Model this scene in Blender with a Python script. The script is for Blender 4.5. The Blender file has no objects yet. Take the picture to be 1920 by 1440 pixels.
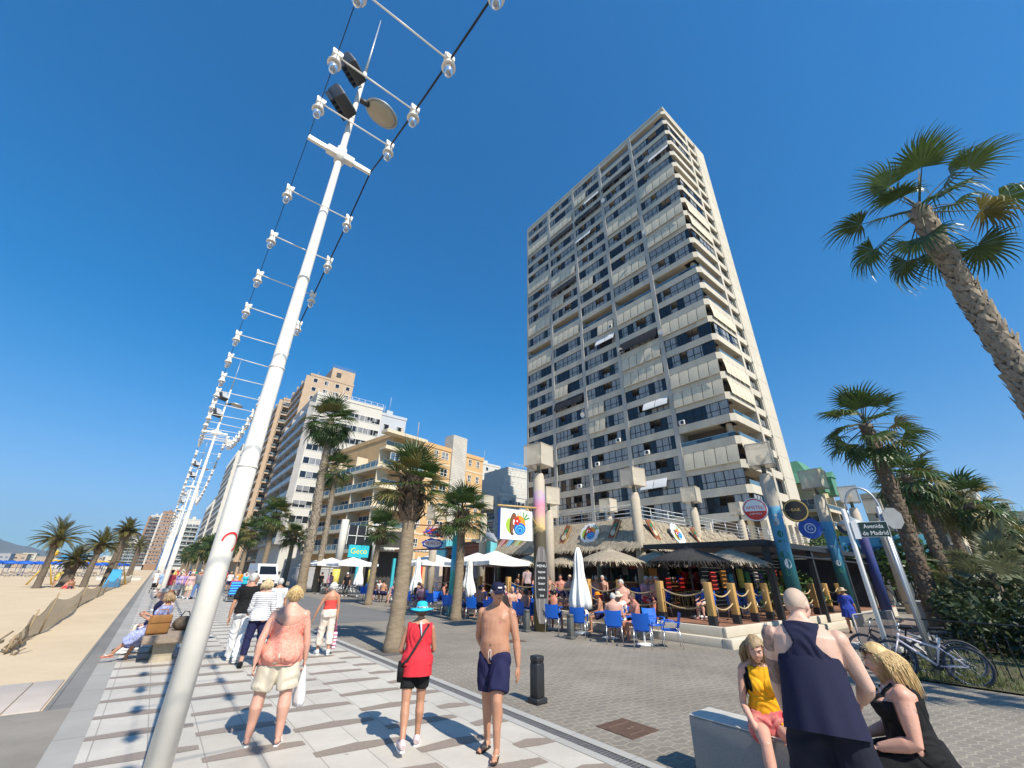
import bpy, bmesh, math, random
import numpy as np
from mathutils import Vector, Matrix, noise
rnd = random.Random(7)
R_ = math.radians
sc = bpy.context.scene
# ---------------------------------------------------------------- camera, sky, sun, exposure
CAM_H = 1.80
AX = np.array([[0.7812, 0.2801, 0.5579], [-0.6240, 0.3327, 0.7070], [0.0164, -0.9045, 0.4268]])  # world axes seen from the camera
def _axes():
    f = 755.0
    z = np.array([29., -1600., f]); z /= np.linalg.norm(z)
    v = np.array([292 - 960., 1064 - 720., f]); v -= z * (v @ z); v /= np.linalg.norm(v)
    return np.array([np.cross(v, z), v, z])
AX = _axes()
cam = bpy.data.cameras.new('camera'); camo = bpy.data.objects.new('camera', cam)
bpy.context.collection.objects.link(camo)
cam.sensor_width = 36.0; cam.lens = 755 / 1920 * 36; cam.clip_start = 0.05; cam.clip_end = 9000
camo.matrix_world = Matrix([[AX[i][0], -AX[i][1], -AX[i][2], (0, 0, CAM_H)[i]] for i in range(3)] + [[0, 0, 0, 1]])
sc.camera = camo
sc.render.resolution_x, sc.render.resolution_y = 1024, 768
SUN_EL, SUN_AZ = R_(45.5), R_(183.0)
w = bpy.data.worlds.new('World'); sc.world = w; w.use_nodes = True
nt = w.node_tree; nt.nodes.clear()
so = nt.nodes.new('ShaderNodeOutputWorld'); sb = nt.nodes.new('ShaderNodeBackground'); sk = nt.nodes.new('ShaderNodeTexSky')
sk.sky_type = 'NISHITA'; sk.sun_disc = False; sk.sun_elevation = SUN_EL; sk.sun_rotation = SUN_AZ
sk.air_density = 1.0; sk.dust_density = 0.25; sk.ozone_density = 4.0; sk.altitude = 0
sb.inputs['Strength'].default_value = 0.15
hv = nt.nodes.new('ShaderNodeHueSaturation'); hv.inputs['Saturation'].default_value = 1.42; nt.links.new(sk.outputs[0], hv.inputs['Color']); 
kc = (2.2, 6.0, 12.0); va = nt.nodes.new('ShaderNodeVectorMath'); va.operation = 'ADD'; va.inputs[1].default_value = kc; vd = nt.nodes.new('ShaderNodeVectorMath'); vd.operation = 'DIVIDE'; vm_ = nt.nodes.new('ShaderNodeVectorMath'); vm_.operation = 'MULTIPLY'; vm_.inputs[1].default_value = kc
nt.links.new(hv.outputs[0], va.inputs[0]); nt.links.new(hv.outputs[0], vd.inputs[0]); nt.links.new(va.outputs[0], vd.inputs[1]); nt.links.new(vd.outputs[0], vm_.inputs[0]); nt.links.new(vm_.outputs[0], sb.inputs[0])   # keeps the horizon from burning out
nt.links.new(sb.outputs[0], so.inputs[0])
sl = bpy.data.lights.new('sun', 'SUN'); sl.energy = 4.6; sl.angle = R_(0.53); sl.color = (1.0, 0.93, 0.81)
suno = bpy.data.objects.new('sun', sl); bpy.context.collection.objects.link(suno)
tosun = Vector((math.sin(SUN_AZ) * math.cos(SUN_EL), math.cos(SUN_AZ) * math.cos(SUN_EL), math.sin(SUN_EL)))
suno.rotation_euler = tosun.to_track_quat('Z', 'Y').to_euler(); suno.location = (0, -20, 60)
vs = sc.view_settings; vs.view_transform = 'Standard'; vs.look = 'None'; vs.exposure = 0.6; vs.gamma = 1.0
sc.cycles.max_bounces = 6; sc.cycles.transparent_max_bounces = 12

# ---------------------------------------------------------------- helpers
col = bpy.context.scene.collection
TS = bpy.data.scenes.new('workbench')        # a spare scene to evaluate modifiers and lettering in
def evaluated(o):
    TS.collection.objects.link(o)
    with bpy.context.temp_override(scene=TS, view_layer=TS.view_layers[0]): return bpy.data.meshes.new_from_object(o.evaluated_get(bpy.context.evaluated_depsgraph_get()))
def ray(px, py):
    return AX @ np.array([px - 960., py - 720., 755.])
def G(px, py, z=0.0):                # ground (or level z) point seen at a pixel of the photograph
    d = ray(px, py); t = (z - CAM_H) / d[2]; return Vector((d[0] * t, d[1] * t, z))
def azr(px, py, r):                  # point on the sight line at horizontal range r
    d = ray(px, py); t = r / math.hypot(d[0], d[1]); return Vector((d[0] * t, d[1] * t, CAM_H + d[2] * t))
def atx(px, py, X):
    d = ray(px, py); t = X / d[0]; return Vector((X, d[1] * t, CAM_H + d[2] * t))
def aty(px, py, Y):
    d = ray(px, py); t = Y / d[1]; return Vector((d[0] * t, Y, CAM_H + d[2] * t))
def lerp(a, b, t): return a + (b - a) * t

class MB:
    def __init__(s): s.v = []; s.f = []; s.m = []; s.sm = []
    def face(s, idx, m=0, smooth=False): s.f.append(tuple(idx)); s.m.append(m); s.sm.append(smooth)
    def poly(s, pts, m=0, smooth=False):
        b = len(s.v); s.v += [tuple(p) for p in pts]; s.face(range(b, b + len(pts)), m, smooth)
    def box(s, x0, x1, y0, y1, z0, z1, m=0, M=None):
        b = len(s.v)
        c = [(x0, y0, z0), (x1, y0, z0), (x1, y1, z0), (x0, y1, z0), (x0, y0, z1), (x1, y0, z1), (x1, y1, z1), (x0, y1, z1)]
        if M is not None: c = [tuple(M @ Vector(p)) for p in c]
        s.v += c
        for f in ((0, 3, 2, 1), (4, 5, 6, 7), (0, 1, 5, 4), (1, 2, 6, 5), (2, 3, 7, 6), (3, 0, 4, 7)): s.face([b + i for i in f], m)
    def bbox(s, x0, x1, y0, y1, z0, z1, r=.02, m=0, M=None):    # box with chamfered edges
        bm = bmesh.new(); bmesh.ops.create_cube(bm, size=1)
        for v in bm.verts: v.co = Vector((lerp(x0, x1, v.co.x + .5), lerp(y0, y1, v.co.y + .5), lerp(z0, z1, v.co.z + .5)))
        bmesh.ops.bevel(bm, geom=bm.edges[:], offset=r, segments=2, affect='EDGES', profile=.5)
        s.bm(bm, m, M, True); bm.free()
    def bm(s, bm, m=0, M=None, smooth=False):
        b = len(s.v); bm.verts.index_update()
        s.v += [tuple(M @ v.co) if M is not None else tuple(v.co) for v in bm.verts]
        for f in bm.faces: s.face([b + v.index for v in f.verts], m, smooth)
    def rings(s, rings, m=0, closed=True, cap=True, smooth=True):
        b = len(s.v); n = len(rings[0])
        for r in rings: s.v += [tuple(p) for p in r]
        for i in range(len(rings) - 1):
            for j in range(n if closed else n - 1):
                k = (j + 1) % n
                s.face((b + i * n + j, b + i * n + k, b + (i + 1) * n + k, b + (i + 1) * n + j), m, smooth)
        if cap and closed:
            s.face(list(range(b + n - 1, b - 1, -1)), m); e = b + (len(rings) - 1) * n
            s.face(list(range(e, e + n)), m)
    def tube(s, pts, rad, n=8, m=0, cap=True, up=(0, 0, 1), flat=1.0, smooth=True):
        pts = [Vector(p) for p in pts]
        if not hasattr(rad, '__len__'): rad = [rad] * len(pts)
        rg = []; prev = None
        for i, p in enumerate(pts):
            t = (pts[min(i + 1, len(pts) - 1)] - pts[max(i - 1, 0)]).normalized()
            u = prev if prev is not None else Vector(up)
            a = t.cross(u)
            if a.length < 1e-3: a = t.cross(Vector((1, 0.01, 0)))
            a.normalize(); c = a.cross(t).normalized(); prev = c
            rg.append([p + (a * math.cos(2 * math.pi * j / n) + c * (math.sin(2 * math.pi * j / n) * flat)) * rad[i] for j in range(n)])
        s.rings(rg, m, True, cap, smooth)
    def lathe(s, prof, n=16, o=(0, 0, 0), m=0, cap=True, smooth=True, M=None):
        rg = []
        for r, z in prof:
            ring = [Vector((o[0] + r * math.cos(2 * math.pi * j / n), o[1] + r * math.sin(2 * math.pi * j / n), o[2] + z)) for j in range(n)]
            rg.append([M @ p for p in ring] if M is not None else ring)
        s.rings(rg, m, True, cap, smooth)
    def ell(s, c, r, n=12, k=8, m=0, M=None):
        rg = []
        for i in range(k + 1):
            a = math.pi * (i + .02) / (k + .04) if 0 < i < k else (0.02 if i == 0 else math.pi - .02)
            ring = [Vector((math.sin(a) * math.cos(2 * math.pi * j / n) * r[0], math.sin(a) * math.sin(2 * math.pi * j / n) * r[1], -math.cos(a) * r[2])) for j in range(n)]
            rg.append([(M @ p if M is not None else p) + Vector(c) for p in ring])
        s.rings(rg, m)
    def prism(s, poly, h, M=None, m=0):     # polygon in local XY pulled up along local Z from 0 to h
        n = len(poly); b = len(s.v)
        for z in (0, h):
            for x, y in poly:
                p = Vector((x, y, z)); s.v.append(tuple(M @ p if M is not None else p))
        s.face(list(range(b + n - 1, b - 1, -1)), m); s.face(list(range(b + n, b + 2 * n)), m)
        for i in range(n):
            k = (i + 1) % n; s.face((b + i, b + k, b + n + k, b + n + i), m)
    def mesh(s, name, mats):
        me = bpy.data.meshes.new(name); me.from_pydata([tuple(p) for p in s.v], [], s.f)
        for mt in mats: me.materials.append(mt)
        if s.f:
            me.polygons.foreach_set('material_index', s.m); me.polygons.foreach_set('use_smooth', s.sm)
        me.update(); return me
    def build(s, name, mats, parent=None, loc=None):
        if not isinstance(mats, (list, tuple)): mats = [mats]
        me = s.mesh(name, mats); o = bpy.data.objects.new(name, me); col.objects.link(o)
        if parent is not None: o.parent = parent
        if loc is not None: o.location = loc
        return o
    def wbuild(s, name, mats, parent):      # vertices given in world coordinates, parent an unrotated Empty
        b = parent.location
        q = parent.parent
        off = Vector(b) if q is None else Vector(b) + Vector(q.location)
        s.v = [(p[0] - off.x, p[1] - off.y, p[2] - off.z) for p in s.v]
        return s.build(name, mats, parent)

def tag(o, label=None, cat=None, group=None, kind=None):
    if label: o['label'] = label
    if cat: o['category'] = cat
    if group: o['group'] = group
    if kind: o['kind'] = kind
    return o
def thing(name, label, cat, loc=(0, 0, 0), rz=0.0, group=None):
    o = bpy.data.objects.new(name, None); col.objects.link(o); o.location = loc; o.rotation_euler = (0, 0, rz); o.empty_display_size = .2
    return tag(o, label, cat, group)
def dup_tree(o, parent=None, loc=None, rz=None, label=None):
    c = o.copy(); col.objects.link(c)
    if parent is not None: c.parent = parent
    if loc is not None: c.location = loc
    if rz is not None: c.rotation_euler = (0, 0, rz)
    if label: c['label'] = label
    for ch in list(o.children): dup_tree(ch, c)
    return c
def struct(name, mb, mats):
    return tag(mb.build(name, mats), kind='structure')
def basis(o, x, y):       # matrix with local x, local y directions
    x = Vector(x).normalized(); y = Vector(y).normalized(); z = x.cross(y).normalized(); y = z.cross(x)
    return Matrix(((x.x, y.x, z.x, o[0]), (x.y, y.y, z.y, o[1]), (x.z, y.z, z.z, o[2]), (0, 0, 0, 1)))
def at(x, y, z=0, rz=0): return Matrix.Translation((x, y, z)) @ Matrix.Rotation(rz, 4, 'Z')
def text_mb(mb, txt, size, M, m=0, ext=.006, align='CENTER', width=None):
    cu = bpy.data.curves.new('lettering', 'FONT'); cu.body = txt; cu.size = size; cu.extrude = ext; cu.align_x = align; cu.align_y = 'CENTER'; cu.resolution_u = 2
    o = bpy.data.objects.new('lettering', cu)
    me = evaluated(o)
    sx = 1.0
    if width and len(me.vertices):
        xs = [v.co.x for v in me.vertices]; sx = width / max(1e-6, max(xs) - min(xs))
    b = len(mb.v); mb.v += [tuple(M @ Vector((v.co.x * sx, v.co.y, v.co.z))) for v in me.vertices]
    for p in me.polygons: mb.face([b + i for i in p.vertices], m)
    bpy.data.objects.remove(o); bpy.data.meshes.remove(me); bpy.data.curves.remove(cu)

# ---------------------------------------------------------------- materials
MATS = {}
def _n(nt, t, **kw):
    n = nt.nodes.new(t)
    for k, v in kw.items(): setattr(n, k, v)
    return n
def mat(name, c, rough=.6, var=.12, scale=6., bump=0., bscale=None, metal=0., c2=None, spec=.5, stretch=None, coat=0., sss=0., trans=0.):
    if name in MATS: return MATS[name]
    m = bpy.data.materials.new(name); m.use_nodes = True; nt = m.node_tree; L = nt.links
    b = nt.nodes['Principled BSDF']
    tc = _n(nt, 'ShaderNodeTexCoord'); mp = _n(nt, 'ShaderNodeMapping')
    if stretch: mp.inputs['Scale'].default_value = stretch
    L.new(tc.outputs['Object'], mp.inputs[0])
    nz = _n(nt, 'ShaderNodeTexNoise'); nz.inputs['Scale'].default_value = scale; nz.inputs['Detail'].default_value = 6; nz.inputs['Roughness'].default_value = .65
    L.new(mp.outputs[0], nz.inputs[0])
    rp = _n(nt, 'ShaderNodeValToRGB'); rp.color_ramp.elements[0].position = .3; rp.color_ramp.elements[1].position = .72
    if c2 is None:
        lo = [max(0, x * (1 - var)) for x in c[:3]]; hi = [min(1, x * (1 + var)) for x in c[:3]]
    else: lo, hi = c[:3], c2[:3]
    rp.color_ramp.elements[0].color = (*lo, 1); rp.color_ramp.elements[1].color = (*hi, 1)
    L.new(nz.outputs['Fac'], rp.inputs[0]); L.new(rp.outputs[0], b.inputs['Base Color'])
    b.inputs['Roughness'].default_value = rough; b.inputs['Metallic'].default_value = metal
    b.inputs['Specular IOR Level'].default_value = spec; b.inputs['Coat Weight'].default_value = coat
    if sss: b.inputs['Subsurface Weight'].default_value = sss; b.inputs['Subsurface Radius'].default_value = (.02, .008, .004)
    if trans:      # thin leaves let light through
        b.inputs['Transmission Weight'].default_value = 0
        tr = _n(nt, 'ShaderNodeBsdfTranslucent'); mx = _n(nt, 'ShaderNodeMixShader'); mx.inputs[0].default_value = trans
        L.new(rp.outputs[0], tr.inputs[0]); L.new(b.outputs[0], mx.inputs[1]); L.new(tr.outputs[0], mx.inputs[2])
        L.new(mx.outputs[0], nt.nodes['Material Output'].inputs[0])
    if bump:
        n2 = _n(nt, 'ShaderNodeTexNoise'); n2.inputs['Scale'].default_value = bscale or scale * 4; n2.inputs['Detail'].default_value = 4
        L.new(mp.outputs[0], n2.inputs[0]); bp = _n(nt, 'ShaderNodeBump'); bp.inputs['Strength'].default_value = bump; bp.inputs['Distance'].default_value = .02
        L.new(n2.outputs['Fac'], bp.inputs['Height']); L.new(bp.outputs[0], b.inputs['Normal'])
    MATS[name] = m; return m
def brick_mat(name, c1, c2, mortar, w, h, ms=.01, off=.5, rough=.75, bump=.3, rot=0, axes='XY', warp=0., dirt=.25, smooth=.1, spots=0.):
    if name in MATS: return MATS[name]
    m = bpy.data.materials.new(name); m.use_nodes = True; nt = m.node_tree; L = nt.links; b = nt.nodes['Principled BSDF']
    tc = _n(nt, 'ShaderNodeTexCoord'); src = tc.outputs['Object']
    if axes != 'XY':
        sp = _n(nt, 'ShaderNodeSeparateXYZ'); cb = _n(nt, 'ShaderNodeCombineXYZ'); L.new(src, sp.inputs[0])
        ad = _n(nt, 'ShaderNodeMath'); ad.operation = 'ADD'; L.new(sp.outputs[0], ad.inputs[0]); L.new(sp.outputs[1], ad.inputs[1])
        L.new(ad.outputs[0], cb.inputs[0]); L.new(sp.outputs[2], cb.inputs[1]); src = cb.outputs[0]
    mp = _n(nt, 'ShaderNodeMapping'); mp.inputs['Rotation'].default_value = (0, 0, rot); L.new(src, mp.inputs[0]); vec = mp.outputs[0]
    if warp:
        sp2 = _n(nt, 'ShaderNodeSeparateXYZ'); L.new(vec, sp2.inputs[0])
        wv = _n(nt, 'ShaderNodeMath'); wv.operation = 'PINGPONG'; wv.inputs[1].default_value = w / 2; L.new(sp2.outputs[0], wv.inputs[0])
        ml = _n(nt, 'ShaderNodeMath'); ml.operation = 'MULTIPLY_ADD'; ml.inputs[1].default_value = warp; L.new(wv.outputs[0], ml.inputs[0]); L.new(sp2.outputs[1], ml.inputs[2])
        cb2 = _n(nt, 'ShaderNodeCombineXYZ'); L.new(sp2.outputs[0], cb2.inputs[0]); L.new(ml.outputs[0], cb2.inputs[1]); vec = cb2.outputs[0]
    br = _n(nt, 'ShaderNodeTexBrick'); br.offset = off
    for k, v in (('Color1', (*c1, 1)), ('Color2', (*c2, 1)), ('Mortar', (*mortar, 1)), ('Scale', 1.), ('Mortar Size', ms), ('Brick Width', w), ('Row Height', h), ('Mortar Smooth', smooth)): br.inputs[k].default_value = v
    L.new(vec, br.inputs[0])
    nz = _n(nt, 'ShaderNodeTexNoise'); nz.inputs['Scale'].default_value = .55; nz.inputs['Detail'].default_value = 8; nz.inputs['Roughness'].default_value = .7; L.new(tc.outputs['Object'], nz.inputs[0])
    rp = _n(nt, 'ShaderNodeMapRange'); rp.inputs[1].default_value = .3; rp.inputs[2].default_value = .75; rp.inputs[3].default_value = 1 - dirt; rp.inputs[4].default_value = 1 + dirt * .4; L.new(nz.outputs['Fac'], rp.inputs[0])
    mx = _n(nt, 'ShaderNodeMix'); mx.data_type = 'RGBA'; mx.blend_type = 'MULTIPLY'; mx.inputs[0].default_value = 1
    vo = _n(nt, 'ShaderNodeTexVoronoi'); vo.inputs['Scale'].default_value = 2.3; L.new(tc.outputs['Object'], vo.inputs[0]); sd = _n(nt, 'ShaderNodeMapRange'); sd.inputs[1].default_value = .045; sd.inputs[2].default_value = .075; sd.inputs[3].default_value = 1 - spots; L.new(vo.outputs['Distance'], sd.inputs[0]); pm = _n(nt, 'ShaderNodeMath'); pm.operation = 'MULTIPLY'; L.new(rp.outputs[0], pm.inputs[0]); L.new(sd.outputs[0], pm.inputs[1])      # gum and stains
    L.new(br.outputs['Color'], mx.inputs[6]); L.new(pm.outputs[0], mx.inputs[7]); L.new(mx.outputs[2], b.inputs['Base Color'])
    b.inputs['Roughness'].default_value = rough; b.inputs['Specular IOR Level'].default_value = .35
    if bump:
        n3 = _n(nt, 'ShaderNodeTexNoise'); n3.inputs['Scale'].default_value = 90; n3.inputs['Detail'].default_value = 3; L.new(tc.outputs['Object'], n3.inputs[0])
        sm = _n(nt, 'ShaderNodeMath'); sm.operation = 'MULTIPLY_ADD'; sm.inputs[1].default_value = -.8; L.new(br.outputs['Fac'], sm.inputs[0]); L.new(n3.outputs['Fac'], sm.inputs[2])
        bp = _n(nt, 'ShaderNodeBump'); bp.inputs['Strength'].default_value = bump; bp.inputs['Distance'].default_value = .008; L.new(sm.outputs[0], bp.inputs['Height']); L.new(bp.outputs[0], b.inputs['Normal'])
    MATS[name] = m; return m
def glass_mat(name, dark=(.012, .016, .022), light=(.30, .32, .33), cell=(.9, .9, 2.9), frac=.45, rough=.06, tint=1.0):
    """window pane: glossy, with curtains or darkness behind it, changing from pane to pane"""
    if name in MATS: return MATS[name]
    m = bpy.data.materials.new(name); m.use_nodes = True; nt = m.node_tree; L = nt.links; b = nt.nodes['Principled BSDF']
    tc = _n(nt, 'ShaderNodeTexCoord'); ge = _n(nt, 'ShaderNodeNewGeometry')
    sn = _n(nt, 'ShaderNodeVectorMath'); sn.operation = 'SNAP'; sn.inputs[1].default_value = cell; L.new(ge.outputs['Position'], sn.inputs[0])
    wn = _n(nt, 'ShaderNodeTexWhiteNoise'); wn.noise_dimensions = '3D'; L.new(sn.outputs[0], wn.inputs[0])
    st = _n(nt, 'ShaderNodeMath'); st.operation = 'LESS_THAN'; st.inputs[1].default_value = frac; L.new(wn.outputs[0], st.inputs[0])
    wv = _n(nt, 'ShaderNodeTexNoise'); wv.inputs['Scale'].default_value = 5; mp = _n(nt, 'ShaderNodeMapping'); mp.inputs['Scale'].default_value = (3, 3, .15); L.new(ge.outputs['Position'], mp.inputs[0]); L.new(mp.outputs[0], wv.inputs[0])
    mul = _n(nt, 'ShaderNodeMath'); mul.operation = 'MULTIPLY'; L.new(st.outputs[0], mul.inputs[0]); L.new(wv.outputs[0], mul.inputs[1])
    m2 = _n(nt, 'ShaderNodeMath'); m2.operation = 'MULTIPLY'; m2.inputs[1].default_value = 1.6; L.new(mul.outputs[0], m2.inputs[0])
    mx = _n(nt, 'ShaderNodeMix'); mx.data_type = 'RGBA'; L.new(m2.outputs[0], mx.inputs[0]); mx.inputs[6].default_value = (*dark, 1); mx.inputs[7].default_value = (*light, 1)
    L.new(mx.outputs[2], b.inputs['Base Color']); b.inputs['Roughness'].default_value = rough; b.inputs['Specular IOR Level'].default_value = .55 * tint
    MATS[name] = m; return m
white_paint = mat('white_paint', (.80, .79, .76), .38, .04, 3)
dark_metal = mat('dark_metal', (.035, .037, .04), .5, .2, 5)
steel = mat('steel', (.55, .56, .57), .32, .06, 8, metal=.9)
galv = mat('galvanised', (.42, .44, .45), .45, .1, 5, metal=.6)
black_m = mat('black_rubber', (.015, .015, .016), .7, .2, 10)
# ---------------------------------------------------------------- the setting
sand_m = mat('sand', (.52, .41, .275), .95, .1, .35, .9, 4.5, c2=(.60, .48, .33), spec=.1)
tile_m = brick_mat('marble_paving', (.55, .51, .44), (.60, .56, .49), (.34, .31, .27), .4825, 60, .006, 0, .55, .12, dirt=.26, spots=.3)
wedge_m = mat('brown_granite', (.27, .22, .18), .6, .2, 40, .1, 120)
road_m = brick_mat('interlocking_pavers', (.225, .20, .165), (.26, .23, .19), (.35, .31, .245), .24, .125, .011, .5, .8, .5, R_(12), warp=.38, dirt=.30, spots=.25)
kerbd_m = brick_mat('dark_kerb_stone', (.205, .195, .178), (.24, .228, .208), (.12, .115, .105), .6, 2.4, .008, 0, .8, .25, dirt=.22)
kerbl_m = brick_mat('pale_kerb_stone', (.34, .325, .295), (.37, .355, .325), (.2, .19, .175), .6, 1.3, .008, 0, .75, .2, dirt=.15)
band_m = brick_mat('gutter_stone', (.40, .39, .36), (.43, .42, .39), (.28, .27, .25), 3, .9, .006, 0, .75, .2, dirt=.15)
conc_path_m = mat('worn_concrete', (.24, .215, .18), .85, .18, .8, .25, 40)
plank_m = mat('concrete_slab', (.46, .40, .345), .8, .08, 2, .2, 50)
soil_m = mat('garden_soil', (.06, .05, .03), .95, .3, 3, .6, 30, c2=(.10, .10, .04))
g = MB()
def sheet(name, x0, x1, y0, y1, z, m, nx=1, ny=1, wob=0):
    s = MB()
    for i in range(nx + 1):
        for j in range(ny + 1):
            x = lerp(x0, x1, i / nx); y = lerp(y0, y1, j / ny)
            zz = z + (wob * noise.noise(Vector((x * .35, y * .35, 1))) if wob and 0 < i < nx and 0 < j < ny else 0)
            s.v.append((x, y, zz))
    for i in range(nx):
        for j in range(ny):
            a = i * (ny + 1) + j; s.face((a, a + ny + 1, a + ny + 2, a + 1), 0, bool(wob))
    return struct(name, s, [m])
sheet('ground', -2900, 2900, -390, 5500, -.6, mat('far_ground', (.22, .2, .15), .95, .2, .01))
sheet('sea', -2890, -75, -380, 3000, -.55, mat('sea_water', (.02, .10, .16), .12, .2, .05, .3, 1))
sheet('sand', -75, -.66, -30, 420, -.004, sand_m)
s = MB()      # raked and trodden sand near the kerb, low mounds
nx, ny = 60, 150
for i in range(nx + 1):
    for j in range(ny + 1):
        x = lerp(-16, -.72, i / nx); y = lerp(11.6, 60, j / ny)
        h = .035 * noise.noise(Vector((x * .5, y * .5, 3))) + .02 * noise.noise(Vector((x * 1.7, y * 1.7, 8))) + .012
        e = min(1, (i / nx) * 8, (1 - i / nx) * 8, (j / ny) * 12, (1 - j / ny) * 12); s.v.append((x, y, max(-.02, h * e) if e > 0 else -.02))
for i in range(nx):
    for j in range(ny):
        a = i * (ny + 1) + j; s.face((a, a + ny + 1, a + ny + 2, a + 1), 0, True)
struct('sand_mounds', s, [sand_m])
o = sheet('promenade', -.09, 4.30, -8, 420, 0, tile_m); o.location.x = 0
s = MB()
for c in range(0, 5):
    x0 = -.09 if c == 0 else -.035 + .965 * c; x1 = min(4.3, -.035 + .965 * (c + 1))
    for k in range(-4, 120):
        yy = .505 + .37 * c + .905 * k
        if yy < -4: continue
        def P(f, a): return (lerp(x0, x1, f), yy + a, .0035)
        s.poly([P(0, -.15), P(.5, -.22), P(1, -.25), P(1, -.10), P(.5, .03), P(0, 0)])
struct('promenade_wedges', s, [wedge_m])
sheet('kerb_dark', -.66, -.37, 9.35, 420, .004, kerbd_m)
sheet('kerb_pale', -.37, -.09, -8, 420, .003, kerbl_m)
sheet('concrete_path', -14, -.37, -8, 9.35, .006, conc_path_m)
s = MB()
for k in range(16):
    s.bbox(-.67 - .375 * (k + 1), -.685 - .375 * k, 9.37, 11.5, -.03, .018, .006)
struct('boardwalk', s, [plank_m])
sheet('gutter_edge', 4.30, 4.43, -8, 420, .004, band_m); sheet('gutter_edge', 4.585, 4.72, -8, 420, .004, band_m)
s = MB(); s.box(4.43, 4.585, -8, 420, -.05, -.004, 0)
for k in range(900): s.box(4.435, 4.58, -3 + k * .05, -3 + k * .05 + .028, -.004, .001, 1)
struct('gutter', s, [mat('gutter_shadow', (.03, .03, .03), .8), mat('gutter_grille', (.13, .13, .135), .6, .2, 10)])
sheet('road', 4.72, 140, -30, 420, -.002, road_m)
sheet('asphalt', 4.9, 9.6, 18, 420, .003, mat('street_asphalt', (.16, .155, .148), .85, .12, .7, .2, 60))
# pavements at the right: pinkish walk, kerb, garden bed
sheet('pavement', 17.2, 60, 3.9, 6.05, .02, brick_mat('pink_pavers', (.30, .22, .18), (.34, .25, .2), (.2, .17, .14), .2, .1, .006, .5, .8, .2))
s = MB(); s.bbox(16.9, 60, 3.55, 3.9, -.05, .11, .02); s.bbox(16.9, 17.2, 3.9, 6.1, -.05, .10, .02)
struct('kerb', s, [band_m])
sheet('garden_bed', 12.55, 60, -12, 3.2, .03, soil_m, 40, 24, .08)
# hills far away across the bay
s = MB(); n = 90; prof = []
for i in range(n + 1):
    a = R_(lerp(-34, 6, i / n)); r = 3600
    h = 150 * max(0, math.exp(-((math.degrees(a) + 13) / 5.2) ** 2)) + 60 * math.exp(-((math.degrees(a) + 4) / 5) ** 2) + 22 * noise.noise(Vector((i * .23, 0, 0))) + 10 * noise.noise(Vector((i * .8, 4, 0)))
    prof.append((a, r, max(4, h)))
for k, (dr, sc_) in enumerate(((0, 0.), (160, .45), (320, .8), (520, 1.), (900, .6))):
    for a, r, h in prof: s.v.append(((r + dr) * math.sin(a), (r + dr) * math.cos(a), h * sc_ * (1 + .12 * noise.noise(Vector((a * 60, k * 1.7, 2)))) - .5))
for k in range(4):
    for i in range(n): a = k * (n + 1) + i; s.face((a, a + 1, a + n + 2, a + n + 1), 0, True)
struct('hills', s, [mat('hill_scrub', (.07, .09, .07), .95, .3, .01, c2=(.15, .15, .13))])

# ---------------------------------------------------------------- the tall tower
conc = mat('weathered_concrete', (.47, .415, .325), .85, .16, .35, .25, 14, c2=(.62, .56, .45), stretch=(1, 1, .25))
conc_g = mat('grey_concrete', (.38, .36, .32), .85, .18, .5, .25, 14, c2=(.50, .475, .42), stretch=(1, 1, .3))
brownwall = mat('brown_balcony_wall', (.16, .115, .08), .85, .2, .6)
canvas = mat('beige_canvas', (.60, .52, .38), .8, .07, .8, c2=(.68, .60, .45))
canvas_w = mat('white_canvas', (.72, .71, .68), .8, .05, .8)
canvas_k = mat('dark_canvas', (.015, .015, .018), .8, .2, 2)
frame_k = mat('black_window_frame', (.012, .012, .013), .45, .2, 4)
frame_w = mat('white_window_frame', (.7, .7, .68), .5, .05, 4)
pane_t = glass_mat('tower_pane', cell=(1.1, 1.1, 2.85), frac=.62, light=(.36, .37, .36))
pane_b = glass_mat('balcony_glass', (.03, .06, .08), (.12, .2, .24), (2, 2, 2), .5)
TX, TX1 = 49.1, 63.9; TY, TY1 = 18.8, 56.9; FH = 2.85; Z0 = 8.0; NF = 25
piers = [26.4, 34.0, 41.6, 49.3]
tower = thing('apartment_tower', 'tall slab tower of weathered concrete bands with beige drop blinds, highest building', 'tower', (TX, TY, 0))
m = MB(); m2 = MB()
m.box(TX + 2.3, TX1, TY + 2.3, TY1, 4.2, 80.3, 1)                     # inner core
for r in range(NF + 1):
    z = Z0 + FH * (NF - r)
    hi = z + (.56 if r else .45)
    # sloped-corner slab edge bands: front and side
    b = [(TX, TY + .5), (TX + .5, TY), (TX1 - 4.2, TY), (TX1 - 4.2, TY + .3), (TX + .65, TY + .3), (TX + .3, TY + .65), (TX + .3, TY1), (TX, TY1)]
    m.prism(b, hi - (z - .42), Matrix.Translation((0, 0, z - .42)))
    m.box(TX + .3, TX + 2.4, TY + .7, TY1, z - .30, z - .02); m.box(TX + .7, TX1 - 4.3, TY + .3, TY + 2.4, z - .30, z - .02)
for y in piers: m.box(TX - .07, TX + 2.4, y - .32, y + .32, 4.2, 79.9, 2)
m.box(TX - .02, TX + 2.4, TY1 - .35, TY1 + .03, 4.2, 79.9, 2)
m.box(56.4, 57.0, TY - .05, TY + 2.4, 4.2, 79.9); m.box(60.2, TX1, TY - .03, TY + 2.4, 0, 80.4)
m.box(57.0, 60.2, TY + 1.3, TY + 2.4, 4.2, 79.9)
for r in range(NF): z = Z0 + FH * (NF - 1 - r); m.box(59.9, 60.2, TY + .05, TY + 1.3, z, z + 2.4); m.box(58.2, 58.35, TY + .4, TY + 1.3, z, z + 2.4)
m.box(TX, TX1, TY, TY1, 79.9, 80.45); m.box(TX + 6, TX1 - 3, TY + 14, TY + 24, 80.4, 83)
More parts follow.
